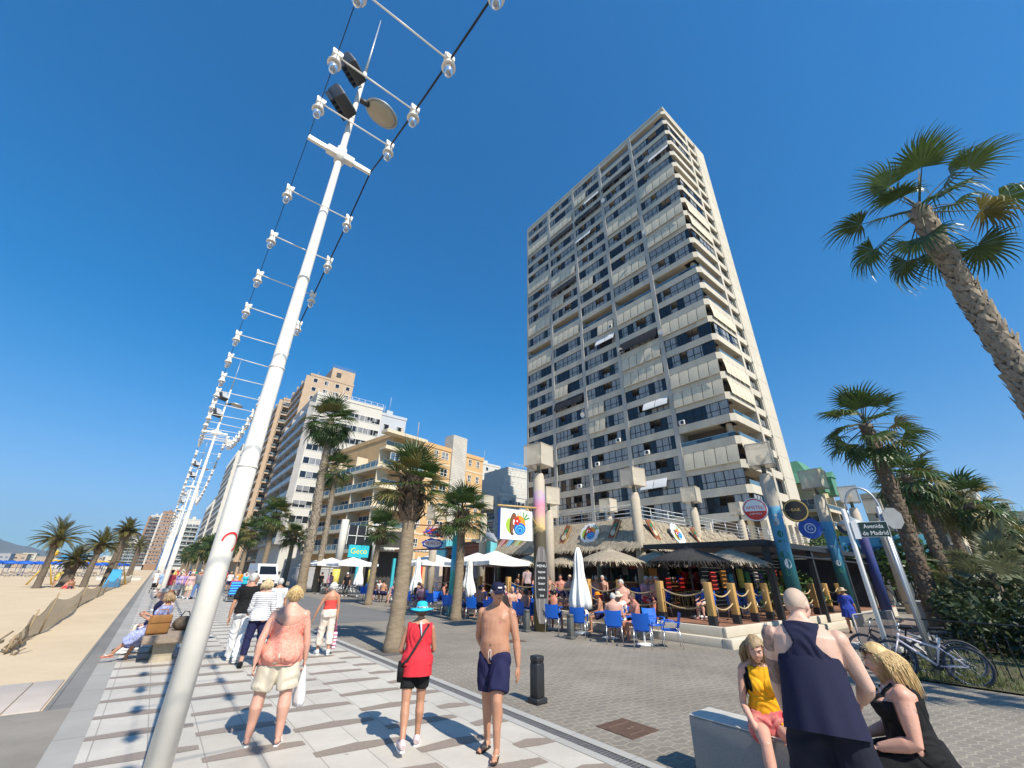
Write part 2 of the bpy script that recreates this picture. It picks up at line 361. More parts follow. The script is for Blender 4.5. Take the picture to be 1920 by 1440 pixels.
for r in range(NF): m.box(60.5, 63.5, TY - .036, TY - .03, Z0 + FH * r + .1, Z0 + FH * r + .13, 1)
for x, y in ((TX + 1.4, TY + 1.4),): m.lathe([(.35, 4), (.35, 80)], 12, (x, y, 0))
m.wbuild('concrete_frame', [conc, brownwall, conc_g], tower)
# infill kinds
def win_mesh(W, Hh, n, name, open_=(), fm=frame_k, pm=pane_t):
    s = MB(); t = .07
    s.box(0, W, -.05, .03, 0, t); s.box(0, W, -.05, .03, Hh - t, Hh); s.box(0, W, -.045, .025, Hh * .38, Hh * .38 + t)
    for k in range(n + 1):
        x = (W - t) * k / n; s.box(x, x + t, -.055, .035, 0.004, Hh - .004)
    for k in range(n):
        if k in open_:
            s.poly([(W * k / n, 0, 0), (W * (k + 1) / n, 0, 0), (W * (k + 1) / n, 0, Hh * .38), (W * k / n, 0, Hh * .38)], 1)
        else: s.poly([(W * k / n, 0, 0), (W * (k + 1) / n, 0, 0), (W * (k + 1) / n, 0, Hh), (W * k / n, 0, Hh)], 1)
    return s.mesh(name, [fm, pm])
def awn_mesh(W, Hh, n, name, mt, out=.25):
    s = MB()
    for k in range(n):
        a = W * k / n + .035; b = W * (k + 1) / n - .035; sag = .05
        prev = None; rows = []
        for q in range(7):
            t = q / 6; y = -out * t - sag * math.sin(math.pi * t); z = Hh * (1 - t)
            rows.append([(a, y, z), ((a + b) / 2, y - .02, z), (b, y, z)])
        s.rings(rows, 0, False, False)
        s.box(a, b, -out - .03, -out + .01, -.03, .03)
    return s.mesh(name, [mt])
WM = [win_mesh(6.9, 1.9, 6, 'window'), win_mesh(6.9, 1.9, 7, 'window', (2,)), win_mesh(6.9, 1.9, 8, 'window', (4, 5)), win_mesh(6.9, 1.9, 6, 'window', (1,))]
AM = {'A': awn_mesh(6.9, 2.1, 5, 'drop_blind', canvas), 'B': awn_mesh(6.9, 1.7, 3, 'drop_blind', canvas_k, .5), 'C': awn_mesh(4.0, 1.2, 2, 'drop_blind', canvas_w, .55), 'H': awn_mesh(3.4, 2.05, 3, 'drop_blind', canvas)}
GR = ["WWWVV", "WWHWW", "AACBW", "WBBWC", "WWWWW", "WWCWA", "AWWAW", "WAWWW", "WBWWA", "WHHWA", "AWWAW", "WVWWW", "VAVVV", "AWHAW", "WWCWW", "WWWBA",
      "WHWAW", "WBWAW", "WWHWA", "WWHCA", "WWWWW", "WWWWV", "WWWWA", "WWWPW", "WWWWW"]
GM = {'s': win_mesh(1.55, 1.9, 2, 'side_window'), 'g': None}
s = MB(); s.box(0, 6.9, -.02, .01, 0, .5, 0); s.box(0, 6.9, -.03, .02, .5, .55, 1); GM['g'] = s.mesh('glass_rail', [pane_b, steel])
def inst(me, parent, M):
    o = bpy.data.objects.new(me.name.split('.')[0], me); col.objects.link(o); o.parent = parent; o.matrix_local = M; return o
def tM(x, y, z, rz): return Matrix.Translation((x - TX, y - TY, z)) @ Matrix.Rotation(rz, 4, 'Z')
rt = random.Random(3)
for r, row in enumerate(GR):
    z = Z0 + FH * (NF - 1 - r) + .56
    ys = [56.5] + [p - .35 for p in piers[::-1]]
    for c, k in enumerate(row):
        ya = ys[c]; M0 = tM(TX + .13, ya, z, -math.pi / 2)        # local x runs towards -Y
        if k in 'WHCBP':
            inst(WM[rt.randrange(4)], tower, M0)
        if k == 'A': inst(AM['A'], tower, tM(TX + .02, ya, z - .25, -math.pi / 2))
        if k == 'H': inst(AM['H'], tower, tM(TX + .02, ya - (3.4 if rt.random() < .6 else 0), z - .2, -math.pi / 2))
        if k == 'C': inst(AM['C'], tower, tM(TX - .02, ya - rt.choice((0, 2.9)), z + .65, -math.pi / 2))
        if k == 'P': inst(AM['C'], tower, tM(TX - .02, ya - 1, z + 1.0, -math.pi / 2))
        if k == 'B': inst(AM['B'], tower, tM(TX - .02, ya, z + .2, -math.pi / 2))
        if k == 'V': inst(GM['g'], tower, tM(TX + .12, ya, z, -math.pi / 2))
    k = row[4]
    if k == 'A' and r not in (5,): inst(AM['A'], tower, tM(TX + .4, TY + .02, z - .25, 0))
    elif k in 'WC' : inst(WM[rt.randrange(4)], tower, tM(TX + .5, TY + .13, z, 0)) if rt.random() < .62 else inst(GM['g'], tower, tM(TX + .45, TY + .15, z, 0))
    elif k == 'V': inst(GM['g'], tower, tM(TX + .45, TY + .15, z, 0))
    inst(GM['s'], tower, tM(58.35, TY + .42, z - .15, 0))
s = MB(); s.bbox(-.4, .4, -.3, 0, 0, .6, .03); s.lathe([(.24, 0), (.24, .02)], 16, m=1, M=Matrix.Translation((.08, -.3, .3)) @ Matrix.Rotation(math.pi / 2, 4, 'X'))
acm = s.mesh('air_conditioner', [mat('ac_white', (.7, .7, .68), .5, .05), dark_metal])
for c, r, off in ((2, 21, 1.2), (3, 21, 2.5), (2, 20, 5.5), (1, 22, 5), (4, 20, .7), (2, 13, 6.2)):
    ya = ([56.5] + [p - .35 for p in piers[::-1]])[c]; inst(acm, tower, tM(TX + .03, ya - off, Z0 + FH * (NF - 1 - r) + .6, -math.pi / 2))
s = MB(); s.lathe([(.02, 0), (.3, .04), (.45, .14)], 16, cap=False); s.tube([(0, 0, 0), (0, 0, -.3)], .03, 6); dish = s.mesh('satellite_dish', [white_paint])
for c, r, off in ((3, 3, .2), (4, 8, .1), (3, 15, .3), (4, 15, .0), (1, 18, 6.8), (1, 23, .2)):
    ya = ([56.5] + [p - .35 for p in piers[::-1]])[c]; inst(dish, tower, tM(TX - .35, ya - off, Z0 + FH * (NF - 1 - r) + 1.1, 0) @ Matrix.Rotation(R_(-110), 4, 'Y'))
# lower podium wing of the tower with the stepped soffit
m = MB(); m.box(TX - 1.5, TX1, TY - .6, TY1, 4.2, 5.3); m.box(50.5, 58, TY + 1.0, TY1, 5.3, 7.6, 1)
for x in (50.2, 53.5, 57.2, 61): m.box(x, x + .6, TY - .4, TY + .3, 5.3, 7.6)
for y in (24, 30, 36, 42, 48, 54): m.box(TX - .3, TX + .3, y, y + .7, 5.3, 7.6)
m.wbuild('lower_wing', [conc, brownwall], tower)

# ---------------------------------------------------------------- other buildings
def railing_mb(s, pts, h=1.0, step=1.6, bars=2, t=.025, m=0, z=None):
    for (a, b) in zip(pts[:-1], pts[1:]):
        a = Vector(a); b = Vector(b); L = (b - a).length; n = max(1, round(L / step))
        for k in range(n + 1):
            p = a.lerp(b, k / n); s.tube([p, p + Vector((0, 0, h))], t, 5, m)
        for q in range(bars):
            z = h * (1 - q / bars); s.tube([a + Vector((0, 0, z)), b + Vector((0, 0, z))], t, 5, m)
pane_g = glass_mat('house_pane', (.015, .02, .028), (.28, .29, .3), (1.2, 1.2, 1.4), .4)
pane_blue = glass_mat('blue_pane', (.02, .05, .10), (.10, .18, .28), (1.2, 1.2, 1.4), .5)
def block(name, label, x, y, ang, W, D, Hh, wall, fl=2.9, z0=3.6, south=('win', 5, 1.4, 1.3), west=('balc', 3), winm=None, balm=None, cat='building', roof=True, frm=None, railm=None, wallw=None, bd=1.3):
    """box building; near corner at (x, y); W along its sunny side, D along its sea side"""
    t = thing(name, label, cat, (x, y, 0), R_(ang))
    m = MB(); m.box(0, W, 0, D, -.5, Hh)
    m.box(-.12, W + .12, -.12, .12, Hh, Hh + .7); m.box(-.12, .12, .121, D, Hh, Hh + .7); m.box(W - .12, W + .12, .121, D, Hh, Hh + .7)
    m.build('wall', [wall], t)
    if roof:
        m = MB(); m.box(W * .35, W * .6, D * .3, D * .6, Hh, Hh + 2.8); m.tube([(W * .5, D * .4, Hh + 2.8), (W * .5, D * .4, Hh + 7)], .05, 5)
        m.tube([(W * .2, D * .2, Hh), (W * .2, D * .2, Hh + 3.5)], .04, 5)
        for q in range(3): m.tube([(W * .2 - .5 + q * .1, D * .2, Hh + 2.6 + q * .3), (W * .2 + .5 - q * .1, D * .2, Hh + 2.6 + q * .3)], .02, 4)
        m.build('roof', [wall], t)
    nf = int((Hh - z0) / fl); wm = winm or pane_g; fm = frm or frame_w
    cnt = 0; extra = MB()
    for side, spec, LL in (('s', south, W), ('w', west, D)):
        if not spec: continue
        kind, n = spec[0], spec[1]
        ww = spec[2] if len(spec) > 2 else 1.6; wh = spec[3] if len(spec) > 3 else 1.4
        if kind == 'balc': ww = LL / n - .5; wh = 2.1
        s = MB()
        if kind == 'band': ww = LL / n - .35; wh = 1.35
        s.box(-ww / 2, ww / 2, -.02, .0, 0, wh, 1)
        for k in range(int(max(1, ww / 1.2)) + 1): q = int(max(1, ww / 1.2)); s.box(-ww / 2 + (ww - .07) * k / q, -ww / 2 + (ww - .07) * k / q + .07, -.05, .01, 0, wh, 0)
        s.box(-ww / 2 - .05, ww / 2 + .05, -.07, .0, -.09, 0, 0); s.box(-ww / 2 - .03, ww / 2 + .03, -.05, .0, wh, wh + .06, 0)
        me = s.mesh('window', [fm, wm])
        if kind == 'balc':
            s = MB(); s.box(-LL / 2, LL / 2, -bd, -.003, -.22, 0); s.box(-LL / 2, LL / 2, -bd, -bd + .1, 0, .25)
            s.box(-LL / 2, LL / 2, -bd + .02, -bd + .05, .25, .95, 1); s.box(-LL / 2, LL / 2, -bd, -bd + .07, .95, 1.02)
            for k in range(int(LL / 1.5) + 1): s.box(-LL / 2 + k * 1.5, -LL / 2 + k * 1.5 + .05, -bd, -bd + .07, .2, .95)
            for k in range(n + 1): xx = -LL / 2 + (LL - .2) * k / n; s.box(xx, xx + .2, -bd + .1, -.003, .001, fl - .225)
            bal = s.mesh('balcony', [wallw or wall, balm or pane_b])
        for f in range(nf):
            z = z0 + f * fl
            for k in range(n):
                u = LL * (k + .5) / n
                M = (Matrix.Translation((u, -.004, z + (0.02 if kind == 'balc' else .95))) if side == 's' else Matrix.Translation((-.004, LL - u, z + (.02 if kind == 'balc' else .95))) @ Matrix.Rotation(-math.pi / 2, 4, 'Z'))
                if cnt < 100: inst(me, t, M); cnt += 1
                else:
                    b = len(extra.v); extra.v += [tuple(M @ v.co) for v in me.vertices]
                    for p in me.polygons: extra.face([b + i for i in p.vertices], p.material_index)
            if kind == 'balc':
                M = Matrix.Translation((LL / 2, 0, z)) if side == 's' else Matrix.Translation((0, LL / 2, z)) @ Matrix.Rotation(-math.pi / 2, 4, 'Z')
                inst(bal, t, M)
    if extra.f: tag(extra.build('window', [fm, wm], t), kind='stuff')
    return t
orange = brick_mat('orange_brick', (.58, .36, .16), (.63, .40, .19), (.56, .42, .26), .24, .07, .006, .5, .85, .2, axes='XZ', dirt=.14)
brownb = brick_mat('brown_brick', (.33, .18, .095), (.37, .21, .115), (.34, .25, .17), .5, .15, .01, .5, .85, .2, axes='XZ', dirt=.14)
tanb = mat('tan_render', (.45, .33, .225), .85, .1, .3); ivory = mat('ivory_render', (.60, .52, .38), .85, .07, .3); yellowr = mat('yellow_render', (.52, .45, .26), .85, .08, .3)
whiter = mat('white_render', (.54, .52, .47), .8, .06, .2); greyr = mat('grey_render', (.36, .35, .34), .8, .08, .2); paleb = mat('pale_blue_render', (.45, .48, .52), .8, .06, .2)
# orange brick block, with the wrapped corner balconies
ob = block('apartment_block', 'orange brick apartment block with wide wrapped corner balconies, nearest along the street', 23.6, 59.9, 10, 20.2, 20, 21.3, orange, 2.9, 4.4, None, ('balc', 3), pane_blue, bd=2.0, wallw=ivory)
s = MB()
bal = MB(); bal.box(-2, 5.2, -1.6, -.003, -.25, .05); bal.box(-2, 5.2, -1.6, -1.5, .05, .3); bal.box(-2, 5.2, -1.57, -1.54, .3, .95, 1); bal.box(-2, 5.2, -1.61, -1.54, .95, 1.02, 2)
for k in range(6): bal.box(-2 + k * 1.42, -1.95 + k * 1.42, -1.61, -1.54, .2, .95, 2)
bm_ = bal.mesh('balcony', [ivory, pane_b, steel])
wn = win_mesh(4.6, 2.2, 6, 'window', (), frame_w, pane_blue)
sw = win_mesh(.8, 1.25, 2, 'window', (), frame_w, pane_g); bw = win_mesh(1.5, 1.3, 2, 'window', (), frame_w, pane_g)
for f in range(6):
    z = 4.4 + 2.9 * f
    if f: inst(bm_, ob, Matrix.Translation((0, 0, z)))
    if f in (4, 0): inst(wn, ob, Matrix.Translation((-.9, -1.45, z + .1)))
    for x in (6.0, 8.4): inst(sw, ob, Matrix.Translation((x, -.02, z + .9)))
    inst(bw, ob, Matrix.Translation((10.0, -.02, z + .85)))
    for x in (16.4, 18.4): inst(sw, ob, Matrix.Translation((x, -.02, z + .9)))
m = MB()
for f in range(1, 7): m.box(5.3, 12.1, -.05, -.003, 4.2 + 2.9 * f, 4.45 + 2.9 * f); m.box(15.6, 20.2, -.05, -.003, 4.2 + 2.9 * f, 4.45 + 2.9 * f)
m.build('string_course', [ivory], ob); m = MB(); m.box(-2.2, 5.5, -1.7, -.003, 21.2, 21.7); m.build('eave_slab', [ivory], ob)
for x in (-.1, 4.9): m = MB(); m.box(x, x + .35, -1.9, -1.5, 0, 4.4); m.build('pillar', [ivory], ob)
m = MB(); m.box(12.1, 15.5, -.35, 2, 2, 24.6); m.build('stair_tower', [brick_mat('white_lattice', (.60, .58, .52), (.62, .6, .55), (.34, .31, .27), .28, .28, .03, 0, .8, .3, axes='XZ')], ob)
# white apartment house behind it and its set-back wing
wb = block('apartment_block', 'white apartment block with long strips of windows rising behind the orange brick block', 17.8, 94, 0, 15.5, 24, 38.3, whiter, 3.0, 6.5, ('band', 1), ('balc', 3), pane_g, wallw=greyr)
m = MB(); railing_mb(m, [(-.1, -.1, 38.6), (15.5, -.1, 38.6)], 1.2, 1.6, 2, .04); m.build('railing', [white_paint], wb)
wt = block('stair_block', 'plain pale grey stair block standing beside the white apartment block', 33.5, 95, 0, 6.8, 10, 37.5, paleb, 3.0, 6, ('win', 2, 1.5, 1.4), None)
bt = block('apartment_tower', 'tan brick tower with a stepped lift house, tallest on the left skyline', 21.4, 130, 0, 13.5, 18, 58, tanb, 3.0, 4, ('win', 4, 1.3, 1.3), ('balc', 3), wallw=tanb)
m = MB(); m.box(6, 13.4, .3, 10, 58, 63); m.box(7.5, 9, .1, .3, 60, 61.5, 1); railing_mb(m, [(6, .2, 63), (13.4, .2, 63)], .8); m.build('lift_house', [tanb, frame_k], bt)
block('apartment_tower', 'brown tower of stacked balconies between the white block and the flat brown wall', 19.2, 158, 0, 7, 24, 58, tanb, 3.0, 4, ('balc', 2), ('balc', 4), wallw=tanb)
block('apartment_tower', 'flat windowless-looking brown brick tower behind the foreground lamp pole', 24.5, 215, 0, 8, 20, 55, brownb, 3.0, 4, ('win', 3, .9, 1.1), None)
block('apartment_block', 'grey block wrapped in long white balcony rails left of the foreground lamp pole', 14.0, 196, 0, 9, 36, 48, whiter, 3.0, 4, ('balc', 2), ('balc', 8), wallw=whiter, winm=pane_blue)
block('apartment_block', 'lower grey block with white balcony rails stepping down beside the row of lamp poles', 13.5, 236, 0, 8, 40, 33, whiter, 3.0, 4, ('balc', 2), ('balc', 8), wallw=whiter, winm=pane_blue)
block('unfinished_block', 'dark bare concrete frame of a block above the palms by the far lamp poles', 16.0, 300, 0, 9, 20, 22, mat('bare_frame', (.14, .12, .11), .9), 3.0, 4, ('balc', 3), ('balc', 4), wallw=mat('bare_slab', (.22, .19, .17), .9), winm=frame_k)
block('apartment_block', 'cream block seen small between the lamp poles and the grey balconies', 19, 350, 0, 14, 20, 36, ivory, 3.0, 4, ('win', 4), ('balc', 4))
block('apartment_block', 'pale slim block behind the row of lamp poles', 8, 380, 0, 8, 14, 33, whiter, 3.0, 4, ('balc', 2), ('balc', 3))
block('apartment_block', 'tall brown brick block with white balconies at the far end of the beach', -9, 520, -4, 9, 26, 50, brownb, 3.0, 4, ('win', 4), ('balc', 4), wallw=whiter)
block('apartment_block', 'white block with stacked balconies left of the far brown brick block', -17, 522, -4, 7, 26, 46, whiter, 3.0, 4, ('balc', 2), ('balc', 4), wallw=brownb)
block('apartment_block', 'blue and white block with a red edge beside the far brown brick block', 0.3, 500, -4, 6, 26, 38, mat('blue_cladding', (.06, .2, .45), .4), 3.0, 4, ('win', 3), None)
block('apartment_block', 'long white terrace of flats below the tan flats on the far shore', -34, 600, -6, 20, 20, 26, whiter, 3.0, 4, ('balc', 4), None)
block('apartment_block', 'tan stepped flats behind the beach palms on the far shore', -40, 640, -6, 14, 20, 36, tanb, 3.0, 4, ('balc', 4), None, wallw=whiter)
rb = random.Random(5)
for i in range(22):       # low houses round the bay
    a = R_(-13.5 + i * .46 + rb.uniform(-.1, .1)); r = rb.uniform(640, 900); Wd = rb.uniform(8, 16); Hh = rb.uniform(6, 15) * (r / 800)
    x, y = r * math.sin(a), r * math.cos(a); n = max(2, int(Wd / 5))
    shade = ['white', 'cream', 'pale grey', 'sand coloured'][i % 4]
    t = block('seaside_house', '%s low house far across the bay, %s' % (shade, ['left of', 'right of'][i > 9] + ' the thick beach palm'), x, y, -8, Wd, 10, Hh, (whiter, ivory, greyr, tanb)[i % 4], 3, 1, ('win', n, 2.5, 1.4), None, roof=False)
    t['group'] = 'low houses across the bay'
s = thing('slide_building', 'bright blue sloping roofs of a pavilion across the bay behind the palms', 'pavilion', (-62, 560, 0))
m = MB(); m.box(-9, 9, 0, 10, 0, 6); m.wbuild if 0 else m.build('wall', [whiter], s)
m = MB(); m.prism([(-10, 5), (10, 7), (10, 12), (-6, 10.5)], 12, Matrix.Translation((0, 11, 0)) @ Matrix.Rotation(math.pi / 2, 4, 'X')); m.build('roof', [mat('blue_roof', (.02, .25, .5), .5)], s)
# between orange block and the tower
block('apartment_tower', 'slim white tower standing between the orange brick block and the tall slab tower', 85, 124, 3, 8.5, 12, 39, whiter, 3.0, 6, ('win', 2, 1.2, 1.2), ('balc', 2), wallw=tanb)
gb = block('apartment_block', 'white terraced block with railed balconies at the left edge of the tall slab tower', 61.5, 82, 0, 13, 16, 19.5, whiter, 3.0, 4.4, ('balc', 3), ('balc', 3), wallw=whiter)
m = MB(); m.box(1.5, 12, 1, 14, 19.5, 22.5); m.box(3, 12, 2, 14, 22.5, 25.5); m.box(5, 12, 3, 14, 25.5, 28)
for z, x0 in ((20.2, .1), (22.5, 1.6), (25.5, 3.1), (28, 5.1)): railing_mb(m, [(x0, .1 + (z - 20.2) * .25, z), (12.5, .1 + (z - 20.2) * .25, z)], 1, 1.5, 2, .04)
m.build('penthouse', [whiter], gb)
# right of the tower
green = mat('green_roof', (.09, .24, .14), .55, .15, .5)
gt = block('apartment_block', 'yellow block with a faceted green mansard roof right of the tall slab tower', 88, 23.2, -2, 9, 14, 17, yellowr, 2.9, 4, ('balc', 2), ('balc', 3), wallw=ivory, roof=False)
m = MB(); b0 = [(-1, -.8, 17.7), (10, -.8, 17.7), (10, 14, 17.7), (-1, 14, 17.7)]; b1 = [(1.5, 1, 20), (8.5, 1, 20), (8.5, 12, 20), (1.5, 12, 20)]; b2 = [(3.2, 2.5, 22.6), (6.8, 2.5, 22.6), (6.8, 10, 22.6), (3.2, 10, 22.6)]
m.rings([[Vector(p) for p in q] for q in (b0, b1, b2)], 0, True, True, False); m.build('green_roof', [green], gt)
for x in (1, 6.2): m = MB(); m.box(x, x + 2.4, -1.2, 1, 16, 19.3); m.prism([(-.2, 0), (2.6, 0), (1.2, 1.2)], 2.4, Matrix.Translation((x, 1, 19.3)) @ Matrix.Rotation(math.pi / 2, 4, 'X')); m.build('dormer', [green], gt)
block('apartment_house', 'long low cream house with a tiled eave behind the right hand palms', 82, 7, 0, 12, 9, 13.2, ivory, 3, 4, ('win', 3, 1.8, 1.3), ('band', 3), wallw=ivory)
cb_ = block('curved_block', 'white block with rounded balconies showing beyond the right hand palm crowns', 92, 4.6, 0, 8, 3, 14, whiter, 3, 4, None, ('balc', 1), wallw=whiter, roof=False)
m = MB(); m.lathe([(2.2, 14.2), (2.2, 14.8), (2., 14.8)], 20, (.5, 1.2, 0)); m.lathe([(1.9, 11.3), (1.9, 12.0)], 20, (.3, 1.2, 0)); m.lathe([(1.9, 8.3), (1.9, 9.0)], 20, (.3, 1.2, 0)); m.build('roof_canopy', [white_paint], cb_)
sb_ = block('apartment_block', 'beige block under scaffolding at the right edge beyond the avenue palms', 120, 1.0, 0, 10, 5, 13, ivory, 3, 4, None, ('win', 2))
m = MB()
for k in range(6):
    m.tube([(-1.2, k, 0), (-1.2, k, 14.5)], .06, 5)
    m.tube([(-1.2, 0, 2 + 2 * k), (-1.2, 5, 2 + 2 * k)], .06, 5)
m.build('scaffold', [mat('scaffold_green', (.1, .3, .28), .6)], sb_)
# ---------------------------------------------------------------- palms
leaf_g = mat('palm_leaf', (.034, .066, .014), .40, .35, 3, c2=(.085, .135, .032), trans=.28)
leaf_y = mat('palm_leaf_dry', (.10, .10, .025), .55, .3, 3, c2=(.20, .17, .05), trans=.25)
leaf_d = mat('date_leaf', (.08, .085, .02), .5, .3, 2, c2=(.22, .18, .05), trans=.25)
stalk = mat('palm_stalk', (.07, .075, .025), .5, .3, 6)
boot = mat('palm_boot', (.10, .065, .04), .9, .4, 7, c2=(.22, .16, .105))
boot_l = mat('palm_boot_pale', (.18, .14, .10), .9, .3, 7, c2=(.36, .30, .22))
trunk_m = mat('palm_trunk', (.17, .125, .08), .9, .3, 4, .6, 18, c2=(.30, .235, .155), stretch=(1, 1, 3.5))
trunk_d = mat('palm_trunk_dark', (.09, .07, .05), .92, .3, 4, .6, 18, c2=(.19, .15, .11), stretch=(1, 1, 3))
def fan_leaf(mb, M, L, pet, rg, droop=.5, nseg=22, half=R_(105), m_leaf=1, m_st=0):
    bend = rg.uniform(.05, .18) * pet
    pts = [Vector((0, pet * t, -bend * t * t)) for t in (0, .35, .7, 1)]
    mb.tube([M @ p for p in pts], [.028, .022, .016, .012], 5, m_st, False)
    o = pts[-1]
    for k in range(nseg):
        a = lerp(-half, half, (k + .5) / nseg) + rg.uniform(-.02, .02); da = half / nseg * 1.15
        l = L * (1 - .28 * abs(a / half) ** 2) * rg.uniform(.93, 1.07)
        dr = droop * rg.uniform(.7, 1.35)
        cup = .22 * (abs(a) / half)
        prev = None; b = len(mb.v)
        for q, t in enumerate((.02, .42, .62, .82, 1.0)):
            wd = math.sin(da) * l * (t if t < .42 else .42 * (1 - ((t - .42) / .60) ** 1.2)) * 1.0
            c = Vector((math.sin(a) * l * t, math.cos(a) * l * t, cup * l * t - dr * l * max(0, t - .45) ** 1.6 * 1.5))
            if t > .5: c -= Vector((math.sin(a), math.cos(a), 0)) * dr * l * max(0, t - .6) ** 2 * .6
            sd = Vector((math.cos(a), -math.sin(a), 0)) * wd
            up = Vector((0, 0, .30 * wd)) * (1 if k % 2 else -1)
            mb.v += [tuple(M @ (o + c - sd + up)), tuple(M @ (o + c + sd - up))]
        for q in range(4): mb.face((b + 2 * q, b + 2 * q + 1, b + 2 * q + 3, b + 2 * q + 2), m_leaf)
def pinnate(mb, M, L, rg, arch=.5, n=34, wl=.34):
    pts = []
    for i in range(9):
        t = i / 8; pts.append(Vector((0, L * t * (1 - .12 * arch * t), L * (.32 * t - arch * t * t * .85))))
    mb.tube([M @ p for p in pts], [.035 * (1 - .8 * i / 8) for i in range(9)], 5, 0, False)
    for k in range(n):
        t = .12 + .87 * k / (n - 1); i = min(7, int(t * 8)); p = pts[i].lerp(pts[i + 1], t * 8 - i); tg = (pts[i + 1] - pts[i]).normalized()
        ll = wl * math.sin(math.pi * min(1, .18 + t * .84)) ** .6 * rg.uniform(.85, 1.1)
        for s in (-1, 1):
            d = (Vector((s * .8, 0, .42)) + tg * .62).normalized() * ll; e = p + d + Vector((0, 0, -.10 * ll)); w_ = tg * .013
            b = len(mb.v); mid = p + d * .55; mb.v += [tuple(M @ q) for q in (p - w_, p + w_, mid + w_ * 1.3, e, mid - w_ * 1.3)]
            mb.face((b, b + 1, b + 2, b + 3, b + 4), 1)
def trunk_boots(mb, h, r0, r1, bend, rg, rows, per, size, m=0, z0=.2, out=1.0):
    for i in range(rows):
        z = z0 + (h - z0) * i / rows; t = z / h; r = lerp(r0, r1, t); c = bend(z)
        for k in range(per):
            a = 2 * math.pi * (k + .5 * (i % 2) + rg.uniform(-.2, .2)) / per
            d = Vector((math.cos(a), math.sin(a), 0)); s = Vector((-d.y, d.x, 0)); sz = size * rg.uniform(.6, 1.3)
            p = Vector((c.x, c.y, z)) + d * r * .93; tip = p + d * sz * .42 * out * rg.uniform(.3, 1.2) + Vector((0, 0, sz * rg.uniform(.5, 1.0))) + s * sz * rg.uniform(-.2, .2)
            b = len(mb.v); mb.v += [tuple(q) for q in (p - s * sz * .55 - Vector((0, 0, sz * .3)), p + s * sz * .55 - Vector((0, 0, sz * .3)), tip + s * sz * .2, tip - s * sz * .2, p + d * sz * .3)]
            mb.face((b, b + 1, b + 4), m); mb.face((b + 1, b + 2, b + 4), m); mb.face((b + 2, b + 3, b + 4), m); mb.face((b + 3, b, b + 4), m)
def make_palm(label, x, y, h, r0, r1, seed, kind='fan', N=34, L=.95, pet=1.0, lean=(0, 0), boots=None, skirt=0, tm=trunk_m, group=None, rz=0, leafm=None, dry=.12, crown_from=None, emin=-62, nseg=22, droop=.72, z=0):
    rg = random.Random(seed)
    t = thing('palm_tree', label, 'palm tree', (x, y, z), rz, group)
    bend = lambda zz: Vector((lean[0] * (zz / h) ** 1.6 + .04 * math.sin(zz * .9 + seed), lean[1] * (zz / h) ** 1.6 + .04 * math.cos(zz * .7 + seed), zz))
    m = MB(); n = max(10, int(h / .16))
    pts = [bend(h * i / n) for i in range(n + 1)]; pts[0].z = -.1
    rad = [(lerp(r0, r1, i / n) + (.09 * r0 / .25 if i == 0 else .04 * r0 / .25 * max(0, 1 - i / 4))) * (1 + .05 * math.sin(i * 2.4) + rg.uniform(-.02, .02)) for i in range(n + 1)]
    m.tube(pts, rad, 14)
    if boots: trunk_boots(m, h, r0, r1, bend, rg, boots[0], boots[1], boots[2], 1, z0=boots[3] if len(boots) > 3 else .2)
    m.build('trunk', [tm, boot_l if boots and len(boots) > 4 else boot], t)
    top = bend(h)
    if skirt:
        m = MB(); trunk_boots(m, h + .1, r0, r1 + .05, bend, rg, int(skirt * 14), 15, .22, 0, z0=h - skirt, out=2.4)
        for k in range(int(46 * skirt)):
            a = rg.uniform(0, 6.283); z_ = h - rg.uniform(0, skirt) * .8; c = bend(z_); d = Vector((math.cos(a), math.sin(a), 0)); l = rg.uniform(.35, .75)
            m.tube([c + d * r1 * .8, c + d * (r1 + .18) + Vector((0, 0, .08)), c + d * (r1 + .3) + Vector((0, 0, -l * .5))], [.026, .02, .008], 4, 0)
        m.build('old_leaf_bases', [boot], t)
    m = MB(); ga = 2.39996
    for k in range(N):
        f = k / (N - 1); el = R_(lerp(84, emin, f ** .8) + rg.uniform(-8, 8)); az = k * ga + rg.uniform(-.25, .25)
        M = Matrix.Translation(top + Vector((0, 0, .12 - .3 * f))) @ Matrix.Rotation(az, 4, 'Z') @ Matrix.Rotation(el, 4, 'X') @ Matrix.Rotation(rg.uniform(-.35, .35), 4, 'Y')
        if kind == 'fan': fan_leaf(m, M, L * rg.uniform(.85, 1.1), pet * rg.uniform(.75, 1.15) * (.75 + .35 * f), rg, droop * rg.uniform(.7, 1.3), nseg, m_leaf=(2 if rg.random() < dry * (.4 + 1.6 * f) else 1))
        else: pinnate(m, Matrix.Translation(top) @ Matrix.Rotation(az, 4, 'Z') @ Matrix.Rotation(max(el, R_(-38)), 4, 'X'), L * rg.uniform(.8, 1.1), rg, rg.uniform(.25, .55))
    for k in range(3 if kind == 'fan' else 0):           # unopened spear leaves
        a = rg.uniform(0, 6.28); d = Vector((math.cos(a) * .3, math.sin(a) * .3, 1))
        m.tube([top, top + d * .8, top + d * rg.uniform(1.3, 1.7)], [.02, .022, .003], 4, 0)
    m.build('crown', [stalk, leafm or leaf_g, leaf_y], t)
    return t
def P2(p, r): v = azr(*p, r); return v
